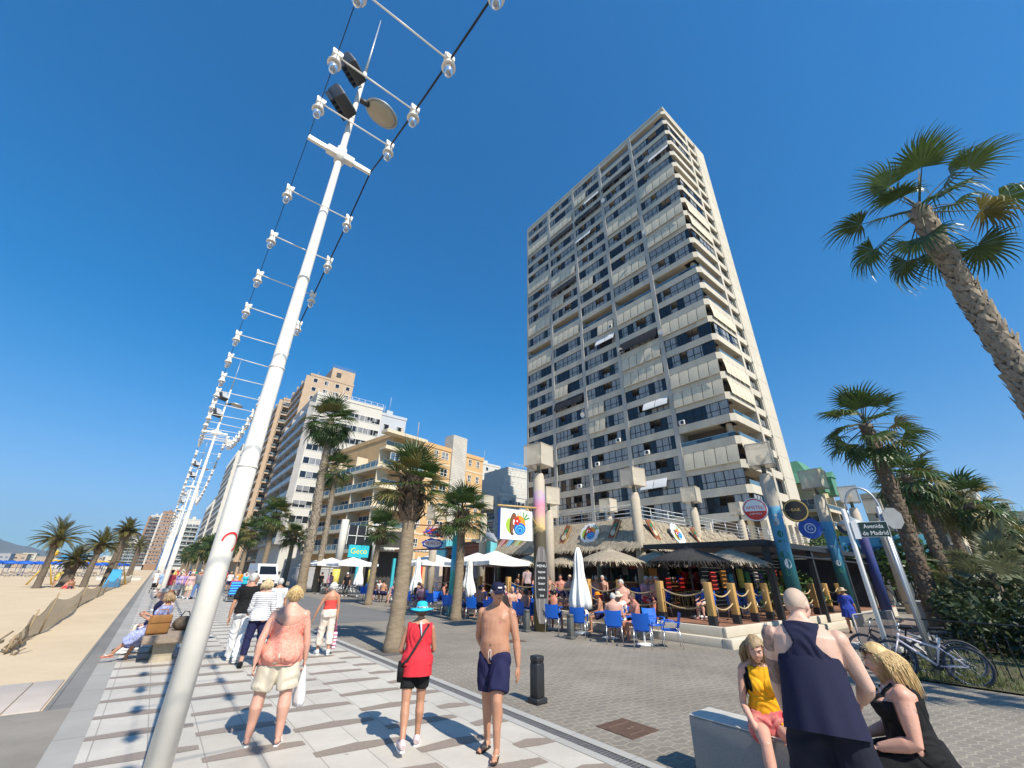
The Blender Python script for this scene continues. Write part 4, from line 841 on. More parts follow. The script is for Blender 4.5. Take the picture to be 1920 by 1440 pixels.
m = MB(); m.box(18.45, 52, 13.0, 28, 3.98, 4.18); m.box(34, 52, 28.001, 56, 3.98, 4.18); m.box(18.45, 52, 14.9, 28, 0, 3.97, 1); m.box(34, 52, 28.001, 56, 0, 3.97, 1); m.wbuild('floor_slab', [conc, mat('podium_wall', (.06, .055, .05), .9)], pod)
m = MB(); railing_mb(m, [(18.5, 27, 4.18), (18.5, 13.1, 4.18), (49, 13.1, 4.18)], 1.0, 1.7, 5, .022); m.wbuild('railing', [galv], pod)

# ---------------------------------------------------------------- columns with lantern cubes
colm = mat('column_stone', (.42, .35, .26), .85, .14, 2, .3, 22, c2=(.52, .45, .35))
mesh_c = mat('perforated_panel', (.74, .65, .50), .6, .06, 3)
def translucent_panel(m):
    nt = m.node_tree; L = nt.links; tr = nt.nodes.new('ShaderNodeBsdfTransparent'); mx = nt.nodes.new('ShaderNodeMixShader'); mx.inputs[0].default_value = .42; L.new(nt.nodes['Principled BSDF'].outputs[0], mx.inputs[1]); L.new(tr.outputs[0], mx.inputs[2]); L.new(mx.outputs[0], nt.nodes['Material Output'].inputs[0])
translucent_panel(mesh_c)
def bands_mat(name, stops, noise_amt=.06):
    m = bpy.data.materials.new(name); m.use_nodes = True; nt = m.node_tree; L = nt.links; b = nt.nodes['Principled BSDF']
    tc = _n(nt, 'ShaderNodeTexCoord'); sp = _n(nt, 'ShaderNodeSeparateXYZ'); L.new(tc.outputs['Object'], sp.inputs[0]); nz = _n(nt, 'ShaderNodeTexNoise'); nz.inputs['Scale'].default_value = 3.5; L.new(tc.outputs['Object'], nz.inputs[0])
    ma = _n(nt, 'ShaderNodeMath'); ma.operation = 'MULTIPLY_ADD'; ma.inputs[1].default_value = noise_amt * 2; L.new(nz.outputs['Fac'], ma.inputs[0]); mr = _n(nt, 'ShaderNodeMapRange'); mr.inputs[2].default_value = 6; L.new(sp.outputs[2], mr.inputs[0]); L.new(mr.outputs[0], ma.inputs[2])
    rp = _n(nt, 'ShaderNodeValToRGB'); L.new(ma.outputs[0], rp.inputs[0]); rp.color_ramp.interpolation = 'LINEAR'
    for i, (p, c) in enumerate(stops):
        e = rp.color_ramp.elements[i] if i < 2 else rp.color_ramp.elements.new(min(1, p))
        e.position = min(1, p)
    for e, (p, c) in zip(sorted(rp.color_ramp.elements, key=lambda e: e.position), stops): e.color = (*c, 1)
    L.new(rp.outputs[0], b.inputs['Base Color']); b.inputs['Roughness'].default_value = .7; return m
sunset = bands_mat('sunset_mural', [(.0, (.16, .13, .06)), (.42, (.12, .10, .05)), (.60, (.10, .08, .05)), (.64, (.7, .5, .2)), (.70, (.65, .36, .3)), (.78, (.6, .22, .3)), (.83, (.45, .3, .45)), (.87, (.46, .39, .30))])
ocean = bands_mat('ocean_mural', [(.0, (.03, .07, .07)), (.25, (.02, .10, .10)), (.40, (.02, .16, .20)), (.46, (.07, .26, .40)), (.66, (.08, .30, .48)), (.72, (.10, .33, .50)), (.735, (.46, .39, .30))], .01)
violet = bands_mat('violet_mural', [(.0, (.02, .04, .12)), (.4, (.03, .06, .25)), (.6, (.07, .07, .2)), (.72, (.08, .06, .19)), (.735, (.46, .39, .30))], .01)
CL = [(11.2, 12.25, sunset, 'lantern column painted like a sunset, carrying the hanging white bar sign'), (17.45, 12.1, colm, 'stone lantern column rising from the corner of the thatched roof'), (23.9, 12.6, colm, 'stone lantern column behind the right slope of the thatch'), (31.4, 13.2, colm, 'stone lantern column farthest right above the thatch'), (23.7, 18.7, colm, 'small stone lantern column behind the left slope of the thatch'),
      (17.8, 6.2, ocean, 'lantern column painted with a blue sea scene, beside the red and white beer sign'), (24.3, 6.35, ocean, 'lantern column painted blue between the two round bar signs'), (30.2, 6.4, violet, 'lantern column painted violet behind the street name sign'), (16.6, 23.8, colm, 'stone lantern column right of the orange brick block'), (15.5, 16.2, colm, 'stone lantern column half hidden behind the sunset column'), (17.0, 17.9, colm, 'lower stone lantern column behind the sunset column'), (36.5, 6.6, colm, 'stone lantern column right of the violet painted one'), (13.2, 24.3, colm, 'stone lantern column in front of the orange brick wall')]
for i, (x, y, mm, lab) in enumerate(CL):
    hh = 5.55 if i not in (9, 10, 12) else (4.9, 4.5, 4.6)[(9, 10, 12).index(i)]
    t = thing('lantern_column', lab, 'column', (x, y, 0)); t['group'] = 'stone lantern columns'
    m = MB(); m.lathe([(.235, -.1), (.235, hh - .25), (.21, hh - .22), (.21, hh - .12), (.17, hh)], 22); m.build('column', [mm], t)
    m = MB(); m.lathe([(.08, hh - .02), (.08, hh + .35)], 12); m.lathe([(.11, hh + .35), (.11, hh + .4)], 12); m.build('lantern_stem', [mat('bronze_stem', (.09, .10, .08), .6)], t)
    m = MB(); s = .43; z0 = hh + .3; z1 = z0 + 2 * s
    for (a, b) in (((-s, -s), (s, -s)), ((s, -s), (s, s)), ((s, s), (-s, s)), ((-s, s), (-s, -s))): m.poly([(a[0], a[1], z0), (b[0], b[1], z0), (b[0], b[1], z1), (a[0], a[1], z1)])
    m.poly([(-s, -s, z0), (-s, s, z0), (s, s, z0), (s, -s, z0)]); m.poly([(-s, -s, z1), (s, -s, z1), (s, s, z1), (-s, s, z1)])
    for a in (-s, s):
        for b in (-s, s): m.box(a - .012, a + .012, b - .012, b + .012, z0, z1, 1); m.box(a - .012, a + .012, -s, s, (z0 if b < 0 else z1) - .012, (z0 if b < 0 else z1) + .012, 1); m.box(-s, s, a - .0125, a + .0125, (z0 if b < 0 else z1) - .0125, (z0 if b < 0 else z1) + .0125, 1)
    c = m.build('lantern_cube', [mesh_c, colm], t); c.rotation_euler = (0, 0, R_((12, -8, 10, -10, 4, 14, -6, 12, 5, -9, 0, 6, 8)[i]))
    m = MB(); m.ell((0, 0, hh + .62), (.19, .19, .19), 14, 10); m.build('globe', [mat('lantern_globe', (.72, .6, .42), .4, .05)], c)
# sea creatures on the ocean columns
for (x, y) in ((17.8, 6.2), (24.3, 6.35)):
    t = [o for o in col.objects if o.name.startswith('lantern_column') and abs(o.location.x - x) < .01 and abs(o.location.y - y) < .01][0]
    m = MB(); A = math.atan2(-y, -x)
    def cp(u, z, r=.243): a = A - u / r; return (r * math.cos(a), r * math.sin(a), z)
    def blob(u, z, w_, h_, mi, n=14):
        pts = [cp(u + math.cos(2 * math.pi * k / n) * w_, z + math.sin(2 * math.pi * k / n) * h_, .2385 + .002 * mi) for k in range(n)]; m.poly(pts, mi)
    if x < 20: blob(-.02, 3.75, .075, .14, 0); blob(-.03, 3.95, .05, .06, 0); blob(.04, 3.66, .05, .10, 2); blob(-.02, 3.3, .10, .12, 1); blob(.0, 3.05, .12, .05, 1); blob(.02, 2.6, .15, .12, 1); blob(-.03, 2.3, .11, .16, 0); blob(.04, 2.05, .13, .14, 1)
    else: blob(.0, 2.5, .1, .12, 0); blob(-.02, 2.2, .12, .1, 1); blob(.03, 3.2, .1, .05, 0)
    m.build('painted_animals', [mat('mural_white', (.6, .62, .62), .7), mat('mural_green', (.02, .13, .09), .7, .5, 8), mat('mural_grey', (.25, .26, .27), .7)], t)
for z in (1.2, 1.8, 2.4, 3.0):      # carved faces low on the sunset column
    pass
# ---------------------------------------------------------------- signs
def disc_sign(name, lab, p, n, r, th, mats, rings_, txts=(), arm=None):
    """round sign facing direction n; rings_: (radius, material)"""
    t = thing(name, lab, 'sign', p); n = Vector(n).normalized(); xdir = Vector((0, 0, 1)).cross(n).normalized(); M = basis((0, 0, 0), xdir, (0, 0, 1)); m = MB()
    m.lathe([(r, -th / 2), (r, th / 2)], 30, M=M); m.build('panel', [mats[0]], t)
    m = MB()
    for k, (rr, mi) in enumerate(rings_):
        pts = [M @ Vector((rr * math.cos(2 * math.pi * j / 30), rr * math.sin(2 * math.pi * j / 30), th / 2 + .003 * (k + 1))) for j in range(30)]; m.poly(pts, mi)
    for s, size, yy, mi, wd in txts: text_mb(m, s, size, M @ Matrix.Translation((0, yy, th / 2 + .003 * (len(rings_) + 1))), mi, .002, width=wd)
    m.build('face', mats, t)
    if arm: m = MB(); m.tube([-n * (th * .5 + .03), Vector(arm) - Vector(p)], .02, 6); m.build('arm', [dark_metal], t)
    return t
red_p = mat('signal_red', (.6, .03, .02), .45); whitep = mat('sign_white', (.78, .78, .76), .4, .03); bluep = mat('sign_blue', (.02, .08, .38), .4); navyp = mat('sign_navy', (.012, .02, .06), .4); goldp = mat('sign_gold', (.5, .36, .1), .4)
dirc = (-.95, -.32, 0)
disc_sign('bar_sign', 'round red and white beer sign on an arm of the blue sea column', (17.0, 6.55, 4.15), dirc, .42, .12, [mat('sign_rim', (.25, .26, .27), .4), red_p, whitep], [(.42, 2), (.385, 1), (.345, 2)], [('AMSTEL', .17, .06, 1, .58), ('CERVEZA', .09, -.14, 1, .4)], (17.8, 6.2, 4.15))
m = MB(); M = basis((0, 0, 0), Vector((0, 0, 1)).cross(Vector(dirc)).normalized(), (0, 0, 1)); m.poly([M @ Vector((.345 * math.cos(a), .345 * math.sin(a), .071)) for a in [math.pi * (1.06 + .88 * k / 14) for k in range(15)]]); text_mb(m, 'CERVEZA', .085, M @ Matrix.Translation((0, -.16, .075)), 1, .002, width=.42); o = m.build('face', [red_p, whitep], [o for o in col.objects if o.name.startswith('bar_sign')][-1])
disc_sign('bar_sign', 'round black and gold bar sign right of the blue sea column', (18.7, 5.75, 4.2), dirc, .42, .12, [black_m, navyp, goldp], [(.40, 2), (.36, 0)], [('BAR', .16, .02, 2, .3)], (17.8, 6.2, 4.2))
disc_sign('bar_sign', 'round blue bar sign hanging left of the second blue column', (23.2, 6.75, 3.95), dirc, .46, .12, [bluep, goldp, whitep], [(.22, 2), (.18, 0)], [('G', .3, .0, 2, .2)], (24.3, 6.35, 3.95))
t = thing('bar_sign', 'dark capsule shaped bar sign with upright letters beside the street name sign', 'sign', (25.4, 5.7, 4.1)); M = basis((0, 0, 0), Vector((0, 0, 1)).cross(Vector(dirc)).normalized(), (0, 0, 1)); m = MB()
m.prism([(.55 * math.cos(a) * 1.0 + 0, .36 * math.sin(a)) for a in [2 * math.pi * k / 24 for k in range(24)]], .12, M); m.build('panel', [navyp], t); m = MB(); text_mb(m, 'GUINNESS', .14, M @ Matrix.Translation((.2, 0, .125)) @ Matrix.Rotation(math.pi / 2, 4, 'Z'), 0, .003, width=.6); text_mb(m, 'G', .2, M @ Matrix.Translation((-.2, .05, .125)), 0, .003); m.build('lettering', [mat('teal_letter', (.2, .5, .5), .5)], t)
# hanging white sign with tiki mask, sun and wave
hs = thing('hanging_sign', 'large white box sign with mask, sun and wave, hung from a bamboo arm', 'sign', (9.95, 12.2, 3.45))
m = MB(); m.box(-.76, .76, -.08, .08, -.53, .53); m.build('box', [mat('sign_edge_blue', (.03, .13, .45), .4)], hs)
m = MB(); m.poly([(-.76, -.085, -.53), (.76, -.085, -.53), (.76, -.085, .53), (-.76, -.085, .53)], 0)
def shp(pts, mi, lay, M=Matrix.Identity(4), y=-.085): m.poly([M @ Vector((px, y - .0025 * lay, pz)) for px, pz in pts], mi)
def ov(cx, cz, rx, rz_, a=0, n=22, a0=0, a1=2 * math.pi): return [(cx + rx * math.cos(t) * math.cos(a) - rz_ * math.sin(t) * math.sin(a), cz + rx * math.cos(t) * math.sin(a) + rz_ * math.sin(t) * math.cos(a)) for t in [a0 + (a1 - a0) * k / (n if a1 - a0 < 6.28 else n) for k in range(n)]]
def tiki_logo(s=1.0, lay0=1, y=-.085, cx=0, cz=0):
    T = lambda pts: [(cx + s * a, cz + s * b) for a, b in pts]
    shp(T(ov(-.27, -.05, .22, .26, .2)), 4, lay0, y=y)
    for k in range(5): a = R_(20 + k * 28); shp(T([(.26, .18), (.26 + .34 * math.cos(a) - .05 * math.sin(a), .18 + .26 * math.sin(a) + .03), (.26 + .38 * math.cos(a), .16 + .28 * math.sin(a)), (.28, .14)]), 5, lay0 + 1, y=y)
    shp(T(ov(.1, .02, .30, .30)), 2, lay0 + 2, y=y); shp(T(ov(-.17, .02, .15, .38, -.12)), 3, lay0 + 3, y=y); shp(T(ov(-.17, .02, .118, .345, -.12)), 9, lay0 + 4, y=y)
    for q in ((-.14, .08, .045, .10), (-.13, -.22, .05, .09)): shp(T(ov(*q, -.1)), 0, lay0 + 5, y=y)
    for k in range(5): a = k * 1.257; shp(T(ov(.0 + .085 * math.cos(a), .12 + .085 * math.sin(a), .075, .05, a, 12)), 6, lay0 + 6, y=y)
    shp(T(ov(.0, .12, .035, .035, 0, 10)), 0, lay0 + 7, y=y)
    for r, mi, l in ((.27, 7, 5), (.215, 8, 6), (.165, 7, 7), (.12, 8, 8), (.075, 7, 9)): shp(T(ov(.13, -.13 - (.27 - r) * .3, r, r * .72, .1)), mi, lay0 + l, y=y)
tiki_logo(1.05, 1)
LOGO = [whitep, black_m, mat('logo_orange', (.75, .28, .03), .5), mat('logo_brown', (.06, .025, .012), .5), mat('logo_lime', (.35, .5, .05), .5), mat('logo_green', (.08, .3, .05), .5), red_p, mat('logo_blue', (.01, .10, .45), .5), mat('logo_cyan', (.08, .45, .75), .5), mat('logo_wood', (.22, .08, .03), .5)]
m.build('artwork', LOGO, hs)
m = MB(); m.tube([(1.35, .0, .72), (-.85, .0, .62)], .04, 8); m.tube([(1.2, 0, -.12), (.55, 0, .66)], .03, 8); m.tube([(-.5, 0, .62), (-.5, 0, .5)], .012, 5); m.tube([(.5, 0, .66), (.5, 0, .5)], .012, 5)
m.tube([(1.55, .1, -3.4), (1.55, .1, 1.1)], .035, 8); m.build('bamboo_arm', [mat('bamboo', (.5, .33, .12), .5, .2, 6)], hs)
# carved boards and surfboards on the thatch
def on_w(y, v): return Vector((lerp(X0, X1, v) - .10, y, lerp(EZ, RZ, v) + .08))
def on_s(x, v): return Vector((x, lerp(Y0, Y0 + 1.2, v) - .10, lerp(EZ, RZ, v) + .08))
def board(lab, p, side, w_, h_, tilt, mats, draw, name='roof_sign', cat='sign'):
    t = thing(name, lab, cat, p); upv = Vector((.35, 0, .94)) if side == 'w' else Vector((0, .35, .94)); xv = Vector((0, -1, 0)) if side == 'w' else Vector((1, 0, 0))
    M = basis((0, 0, 0), xv, upv) @ Matrix.Rotation(tilt, 4, 'Z'); mm = MB(); draw(mm, M, w_, h_); mm.build('board', mats, t)
    mb = MB(); bk = (M @ Vector((0, 0, -.3))); mb.tube([M @ Vector((0, h_ * .2, 0)), bk + Vector((0, 0, -.1))], .015, 5); mb.tube([M @ Vector((0, -h_ * .2, 0)), bk + Vector((0, 0, -.25))], .015, 5); mb.build('stand', [dark_metal], t); return t
def d_surf(mm, M, w_, h_):
    out = [(w_ * .5 * math.sin(math.pi * t) ** .55 * (1 if s > 0 else -1), lerp(-h_ / 2, h_ / 2, t)) for s in (1, -1) for t in ([k / 14 for k in range(1, 14)] if s > 0 else [k / 14 for k in range(13, 0, -1)])]
    mm.prism(out, .05, M, 0)
    for u in (-.18, .18): mm.prism([(w_ * (u - .05), -h_ * .42), (w_ * (u + .05), -h_ * .42), (w_ * (u + .05), h_ * .40), (w_ * (u - .05), h_ * .40)], .005, M @ Matrix.Translation((0, 0, .05)), 1)
for y, c, n_ in ((22.3, (.6, .12, .12), 'red'), (21.45, (.06, .4, .6), 'blue'), (20.6, (.45, .5, .06), 'lime')):
    board('%s surfboard with pale stripes propped on the thatched roof' % n_, on_w(y + .3, .5), 'w', .42, 1.6, R_(-38), [mat('surf_' + n_, c, .3, .06), whitep], d_surf, 'surfboard', 'surfboard')
def d_totem(mm, M, w_, h_):
    mm.prism([(-w_ / 2, -h_ / 2), (w_ / 2, -h_ / 2), (w_ / 2, h_ / 2), (-w_ / 2, h_ / 2)], .05, M, 0); mm.prism([(w_ * .36, -h_ / 2), (w_ * .5, -h_ / 2), (w_ * .5, h_ / 2), (w_ * .36, h_ / 2)], .02, M @ Matrix.Translation((0, 0, .051)), 1)
    mm.prism([(-.02 + w_ * .33 * math.cos(a), -.15 + .16 * math.sin(a)) for a in [k * .4189 for k in range(15)]], .03, M @ Matrix.Translation((0, 0, .051)), 2); mm.prism([(-.02 + .06 * math.cos(a), .08 + .14 * math.sin(a)) for a in [k * .4189 for k in range(15)]], .03, M @ Matrix.Translation((0, 0, .052)), 3); mm.prism([(-.16, .2), (.0, .12), (.12, .28), (0, .38)], .03, M @ Matrix.Translation((0, 0, .053)), 4)
TM = [mat('plank_red', (.24, .08, .03), .6, .2, 4), mat('plank_tan', (.5, .32, .13), .6), mat('skull_cream', (.55, .48, .32), .6), mat('glass_grey', (.25, .35, .33), .4), mat('leaf_paint', (.04, .18, .08), .6)]
board('carved cocktail board left of the mask roundel on the thatch', on_w(17.0, .5), 'w', .46, 1.15, R_(-14), TM, d_totem)
board('carved cocktail board right of the mask roundel on the thatch', on_w(13.6, .55), 'w', .46, 1.15, R_(-14), TM, d_totem)
board('carved cocktail board on the avenue slope, left of the oval roundel', on_s(18.9, .55), 's', .42, 1.1, R_(14), TM, d_totem)
board('carved cocktail board on the avenue slope, right of the oval roundel', on_s(23.0, .5), 's', .42, 1.1, R_(14), TM, d_totem)
def d_round(mm, M, w_, h_):
    n = 28; mm.prism([((w_ / 2 + .04 * math.sin(k * 2.7)) * math.cos(2 * math.pi * k / n), (h_ / 2 + .04 * math.cos(k * 3.1)) * math.sin(2 * math.pi * k / n)) for k in range(n)], .06, M, 0)
    global m; old = m; m = MB(); tiki_logo(w_ * .82, 0, 0); b = len(mm.v)
    mm.v += [tuple(M @ Vector((p[0], p[2], .063 - p[1]))) for p in m.v]
    for f, mi in zip(m.f, m.m): mm.face([b + i for i in f], mi)
    m = old
board('big roundel with mask, orange sun and leaves on the thatch', on_w(15.2, .5), 'w', 1.25, 1.1, R_(-4), LOGO, d_round)
board('oval roundel with a blue figure on the avenue slope of the thatch', on_s(21.0, .5), 's', 1.0, 1.2, R_(24), LOGO, d_round)
# surfboard menu leaning at the sunset column
t = thing('menu_surfboard', 'dark grey surfboard menu standing in front of the sunset column', 'menu board', (11.0, 11.95, 0)); mm = MB(); M = basis((0, 0, 1.5), (.8, -.6, 0), (0, 0, 1)); d_surf(mm, M, .5, 2.9); mm.build('board', [mat('weathered_grey_board', (.16, .145, .14), .7, .2, 4, stretch=(8, 8, .5)), mat('board_stripe', (.24, .22, .2), .7)], t)
mm = MB(); mm.prism([(-.17, -.55), (.17, -.55), (.19, -.4), (.19, .5), (.15, .62), (-.15, .62), (-.19, .5), (-.19, -.4)], .015, M @ Matrix.Translation((0, .1, .056)), 0)
for k, s in enumerate(('MENU', 'tapas', 'pizza', 'beer', 'wine', 'ice')): text_mb(mm, s, .13, M @ Matrix.Translation((0, .58 - k * .19, .075)), 1, .002)
mm.build('chalkboard', [black_m, whitep], t)
# turquoise pole with the cartoon sign, second bar behind
tq = bands_mat('turquoise_stripes', [(.0, (.08, .45, .36)), (.30, (.08, .5, .4)), (.33, (.2, .55, .65)), (.42, (.03, .35, .6)), (.5, (.03, .4, .6)), (.52, (.06, .5, .4)), (.60, (.05, .5, .42)), (.62, (.10, .55, .6)), (.80, (.3, .55, .5))], .0)
t = thing('sign_pole', 'turquoise and blue striped pole holding the cartoon shop sign', 'pole', (11.4, 18.75, 0)); m = MB(); m.lathe([(.14, -.1), (.14, 4.6)], 16); m.build('shaft', [tq], t)
m = MB(); m.tube([(0, 0, 3.95), (-2.2, 1.0, 3.95)], .03, 6); m.tube([(-.1, 0, 3.2), (-.7, .3, 3.92)], .025, 6); m.tube([(0, 0, 2.9), (-2.6, 1.3, 2.75)], .04, 6); m.build('arm', [wood_r], t)
t = thing('cartoon_sign', 'cut out shop sign with red, blue and yellow shapes and red letters', 'sign', (10.4, 19.25, 3.3)); M = basis((0, 0, 0), (.92, -.4, 0), (0, 0, 1)); m = MB(); rg = random.Random(12)
for k in range(26): m.prism([(rg.uniform(-.5, .5) + rg.uniform(.06, .14) * math.cos(a), .32 + rg.uniform(-.18, .2) + rg.uniform(.05, .12) * math.sin(a)) for a in [j * .785 for j in range(8)]], .02 + .004 * k, M, (2, 4, 0, 3, 2, 1)[k % 6])
m.prism([(.52 * math.cos(a) * (1 + .08 * math.sin(a * 9)), -.2 + .24 * math.sin(a) * (1 + .1 * math.cos(a * 7))) for a in [j * .1745 for j in range(36)]], .04, M, 4); m.prism([(.43 * math.cos(a), -.2 + .17 * math.sin(a)) for a in [j * .2618 for j in range(24)]], .045, M, 0); text_mb(m, 'BEACH', .2, M @ Matrix.Translation((0, -.19, .05)), 2, .003, width=.72)
m.build('panel', [whitep, mat('cartoon_skin', (.6, .35, .2), .5), red_p, mat('cartoon_yellow', (.7, .5, .05), .5), mat('cartoon_blue', (.03, .06, .4), .5)], t); m = MB(); m.tube([(-.2, .1, .45), (-.2, .1, .7)], .008, 5); m.tube([(.2, -.1, .45), (.2, -.1, .72)], .008, 5); m.build('hanger', [dark_metal], t)
b2 = thing('beach_bar', 'second bar with a brown wooden front, teal mural panels and grey blinds', 'bar', (15.8, 24, 0))
teal = mat('teal_painting', (.10, .42, .48), .6, .3, 1.5, c2=(.2, .55, .6)); pinkm = mat('pastel_painting', (.6, .4, .5), .6, .2, 1.2, c2=(.55, .5, .3))
m = MB(); m.box(17.5, 24, 23.6, 31.5, 0, 3.9); m.wbuild('wall', [mat('bar_front', (.10, .05, .03), .7, .3, 2)], b2)
m = MB(); m.box(17.0, 17.5, 24.0, 29.0, 3.0, 3.5); m.box(16.8, 17.5, 24, 29, 3.5, 3.62); m.box(16.9, 17.4, 28.6, 29.0, .4, 3); m.box(16.9, 17.4, 26.2, 26.5, .4, 3); m.box(16.9, 17.4, 24, 24.3, .4, 3); m.wbuild('wood_frame', [wood_r], b2)
m = MB(); m.box(17.2, 17.25, 24.3, 28.5, 1.5, 2.95); m.wbuild('blind', [mat('grey_blind', (.30, .28, .26), .8)], b2)
m = MB(); m.box(16.9, 17.49, 29.1, 31.5, 2.3, 4.1); m.box(16.9, 17.45, 23.3, 23.9, 2.4, 3.9); m.wbuild('teal_mural', [teal], b2)
m = MB(); m.box(16.6, 16.9, 29.3, 31.5, .6, 2.9); m.wbuild('pastel_mural', [pinkm], b2)
t = thing('dolphin_statue', 'grey dolphin statue on the roof edge between the two bars', 'statue', (16.6, 23.0, 3.6)); m = MB()
pts = [(.0, .75, .1), (-.05, .5, .28), (-.1, .1, .42), (-.12, -.35, .36), (-.1, -.7, .14), (-.08, -.95, .0)]; m.tube([(a, b, c) for a, b, c in pts], [.05, .16, .26, .25, .15, .05], 14); m.build('body', [mat('dolphin_grey', (.26, .28, .30), .4, .25, 3)], t)
for nm, q in (('dorsal_fin', [(0, .2, .6), (0, -.1, .62), (.0, .25, .98)]), ('tail_fin', [(.35, 1.0, .05), (-.4, 1.0, .1), (0, .7, .12)]), ('flipper', [(-.3, -.3, .25), (-.3, -.05, .25), (-.62, -.02, .0)])):
    m = MB(); a = [Vector(p) for p in q]; nrm = (a[1] - a[0]).cross(a[2] - a[0]).normalized() * .03; m.rings([[p - nrm for p in a], [p + nrm for p in a]], 0, True, True, False); m.build(nm, [MATS['dolphin_grey']], t)
# cafe front left: banner, columns
cf = thing('cafe_building', 'cafe front with white pillars, scalloped awning and glazed upper window', 'cafe', (18.6, 56, 0)); yl = mat('cafe_yellow', (.62, .52, .10), .6); tl = mat('cafe_teal', (.04, .38, .45), .5)
m = MB(); m.box(19.5, 27, 57.4, 57.6, 0, 7, 0); m.wbuild('wall', [mat('cafe_dark', (.05, .045, .04), .7)], cf)
for x in (17.4, 21.9): m = MB(); m.lathe([(.45, 2.0), (.45, 7.8)], 16, (x, 56, 0)); m.lathe([(.452, 0), (.452, 2.0)], 16, (x, 56, 0), 1); m.wbuild('pillar', [whiter, yl], cf)
m = MB(); m.box(17.9, 21.4, 55.9, 56, 4.9, 7.2, 1); m.box(17.9, 21.4, 55.8, 55.9, 5.9, 5.98)
for k in range(4): m.box(17.9 + k * 1.14, 17.98 + k * 1.14, 55.8, 55.9, 4.9, 7.2)
m.wbuild('window', [frame_w, frame_k], cf)
m = MB(); m.box(22.4, 30, 54.5, 57, 4.6, 4.7)
for k in range(14): m.lathe([(.27, 4.3), (.27, 4.6)], 10, (22.7 + k * .54, 54.5, 0))
m.wbuild('awning', [whiter], cf)
for x in (19.3, 24.0, 28): m = MB(); m.box(x, x + .35, 54.6, 54.9, 0, 3.4); m.wbuild('teal_post', [tl if x < 25 else red_p], cf)
t = thing('banner_sign', 'turquoise banner with looping yellow lettering under the cafe window', 'sign', (19.6, 55.6, 4.1)); m = MB(); m.box(-1.3, 1.3, -.04, .04, -.72, .72); m.build('panel', [mat('banner_teal', (.02, .45, .55), .5)], t); m = MB(); text_mb(m, 'Geco', .95, basis((0, -.05, 0), (1, 0, 0), (0, 0, 1)), 0, .004, width=2.1); m.build('lettering', [mat('banner_yellow', (.75, .65, .05), .5)], t)
disc_sign('round_sign', 'round white sign fixed to the glazed cafe window', (21.2, 55.6, 6.7), (-.3, -1, 0), .75, .15, [whitep, frame_k], [(.70, 0)], [('Java', .45, 0, 1, 1.0)])
# ---------------------------------------------------------------- parasols
def thatch_parasol(x, y, z, r, lab, mt=thatch_m, st=straw, seed=0):
    rg = random.Random(seed); t = thing('thatch_parasol', lab, 'parasol', (x, y, z)); h = 1.8
    m = MB(); m.lathe([(.04, 0), (.04, h + .35)], 8); m.build('pole', [wood_d], t)
    m = MB(); n = 26; m.lathe([(r, h - .02), (r * .98, h + .04), (r * .55, h + .3), (.12, h + .52), (.02, h + .6)], n); m.lathe([(r * .97, h - .03), (.05, h + .4)], n)
    for k in range(900):
        a = rg.uniform(0, 6.283); q = rg.random() ** .6; rr = r * q; zz = h + .54 * (1 - q) ** 1.05 + .05; d = Vector((math.cos(a), math.sin(a), 0)); s = Vector((-d.y, d.x, 0)) * rg.uniform(.012, .028); p = d * rr + Vector((0, 0, zz)); e = p + d * rg.uniform(.12, .26) + Vector((0, 0, -.10 - .16 * rg.random() * (q > .8))); b = len(m.v)
        m.v += [tuple(p - s), tuple(p + s), tuple(e + s * .5), tuple(e - s * .5)]; m.face((b, b + 1, b + 2, b + 3), 1)
    m.build('canopy', [mt, st], t)
TP = [(15.6, 20.4, 1.35, 'thatch parasol beside the white open parasol', 0), (16.2, 18.2, 1.3, 'thatch parasol left of the surfboard menu', 0), (17.6, 16.9, 1.35, 'thatch parasol right of the surfboard menu', 0), (14.9, 11.9, 1.45, 'pale thatch parasol right of the tall closed white parasol', 0), (17.3, 11.2, 1.3, 'thatch parasol at the corner of the bar', 0), (15.6, 8.75, 1.5, 'blackened thatch parasol above the rope posts', 1), (17.2, 7.9, 1.3, 'thatch parasol nearest the blue sea column', 0), (18.4, 15.4, 1.2, 'thatch parasol deep under the eaves', 0)]
for i, (x, y, r, lab, kk) in enumerate(TP): thatch_parasol(x, y, DZ, r, lab, thatch_k if kk else thatch_m, thatch_k if kk else straw, i)
def closed_parasol(x, y, h, lab, z=0):
    t = thing('closed_parasol', lab, 'parasol', (x, y, z)); m = MB(); m.lathe([(.03, 0), (.03, h)], 8); m.lathe([(.3, 0), (.3, .06), (.05, .1)], 14); m.build('pole', [galv], t); m = MB(); rg = []
    for q in range(11):
        tt = q / 10; r = .30 * (1 - tt) ** .75 + .03 + .03 * math.sin(tt * 9); rg.append([Vector((r * (1 + .22 * math.cos(8 * a + tt * 2)) * math.cos(a), r * (1 + .22 * math.cos(8 * a + tt * 2)) * math.sin(a), lerp(.75, h, tt))) for a in [2 * math.pi * j / 48 for j in range(48)]])
    m.rings(rg, 0); m.build('canopy', [canvas_w], t)
closed_parasol(11.85, 10.9, 2.72, 'tall closed white parasol in the middle of the blue chairs'); closed_parasol(12.1, 18.4, 2.55, 'closed white parasol right of the palm by the turquoise pole'); closed_parasol(12.3, 24.3, 2.65, 'closed white parasol right of the stout palm trunk'); closed_parasol(12.9, 35.5, 2.6, 'closed white parasol behind the slim street palm')
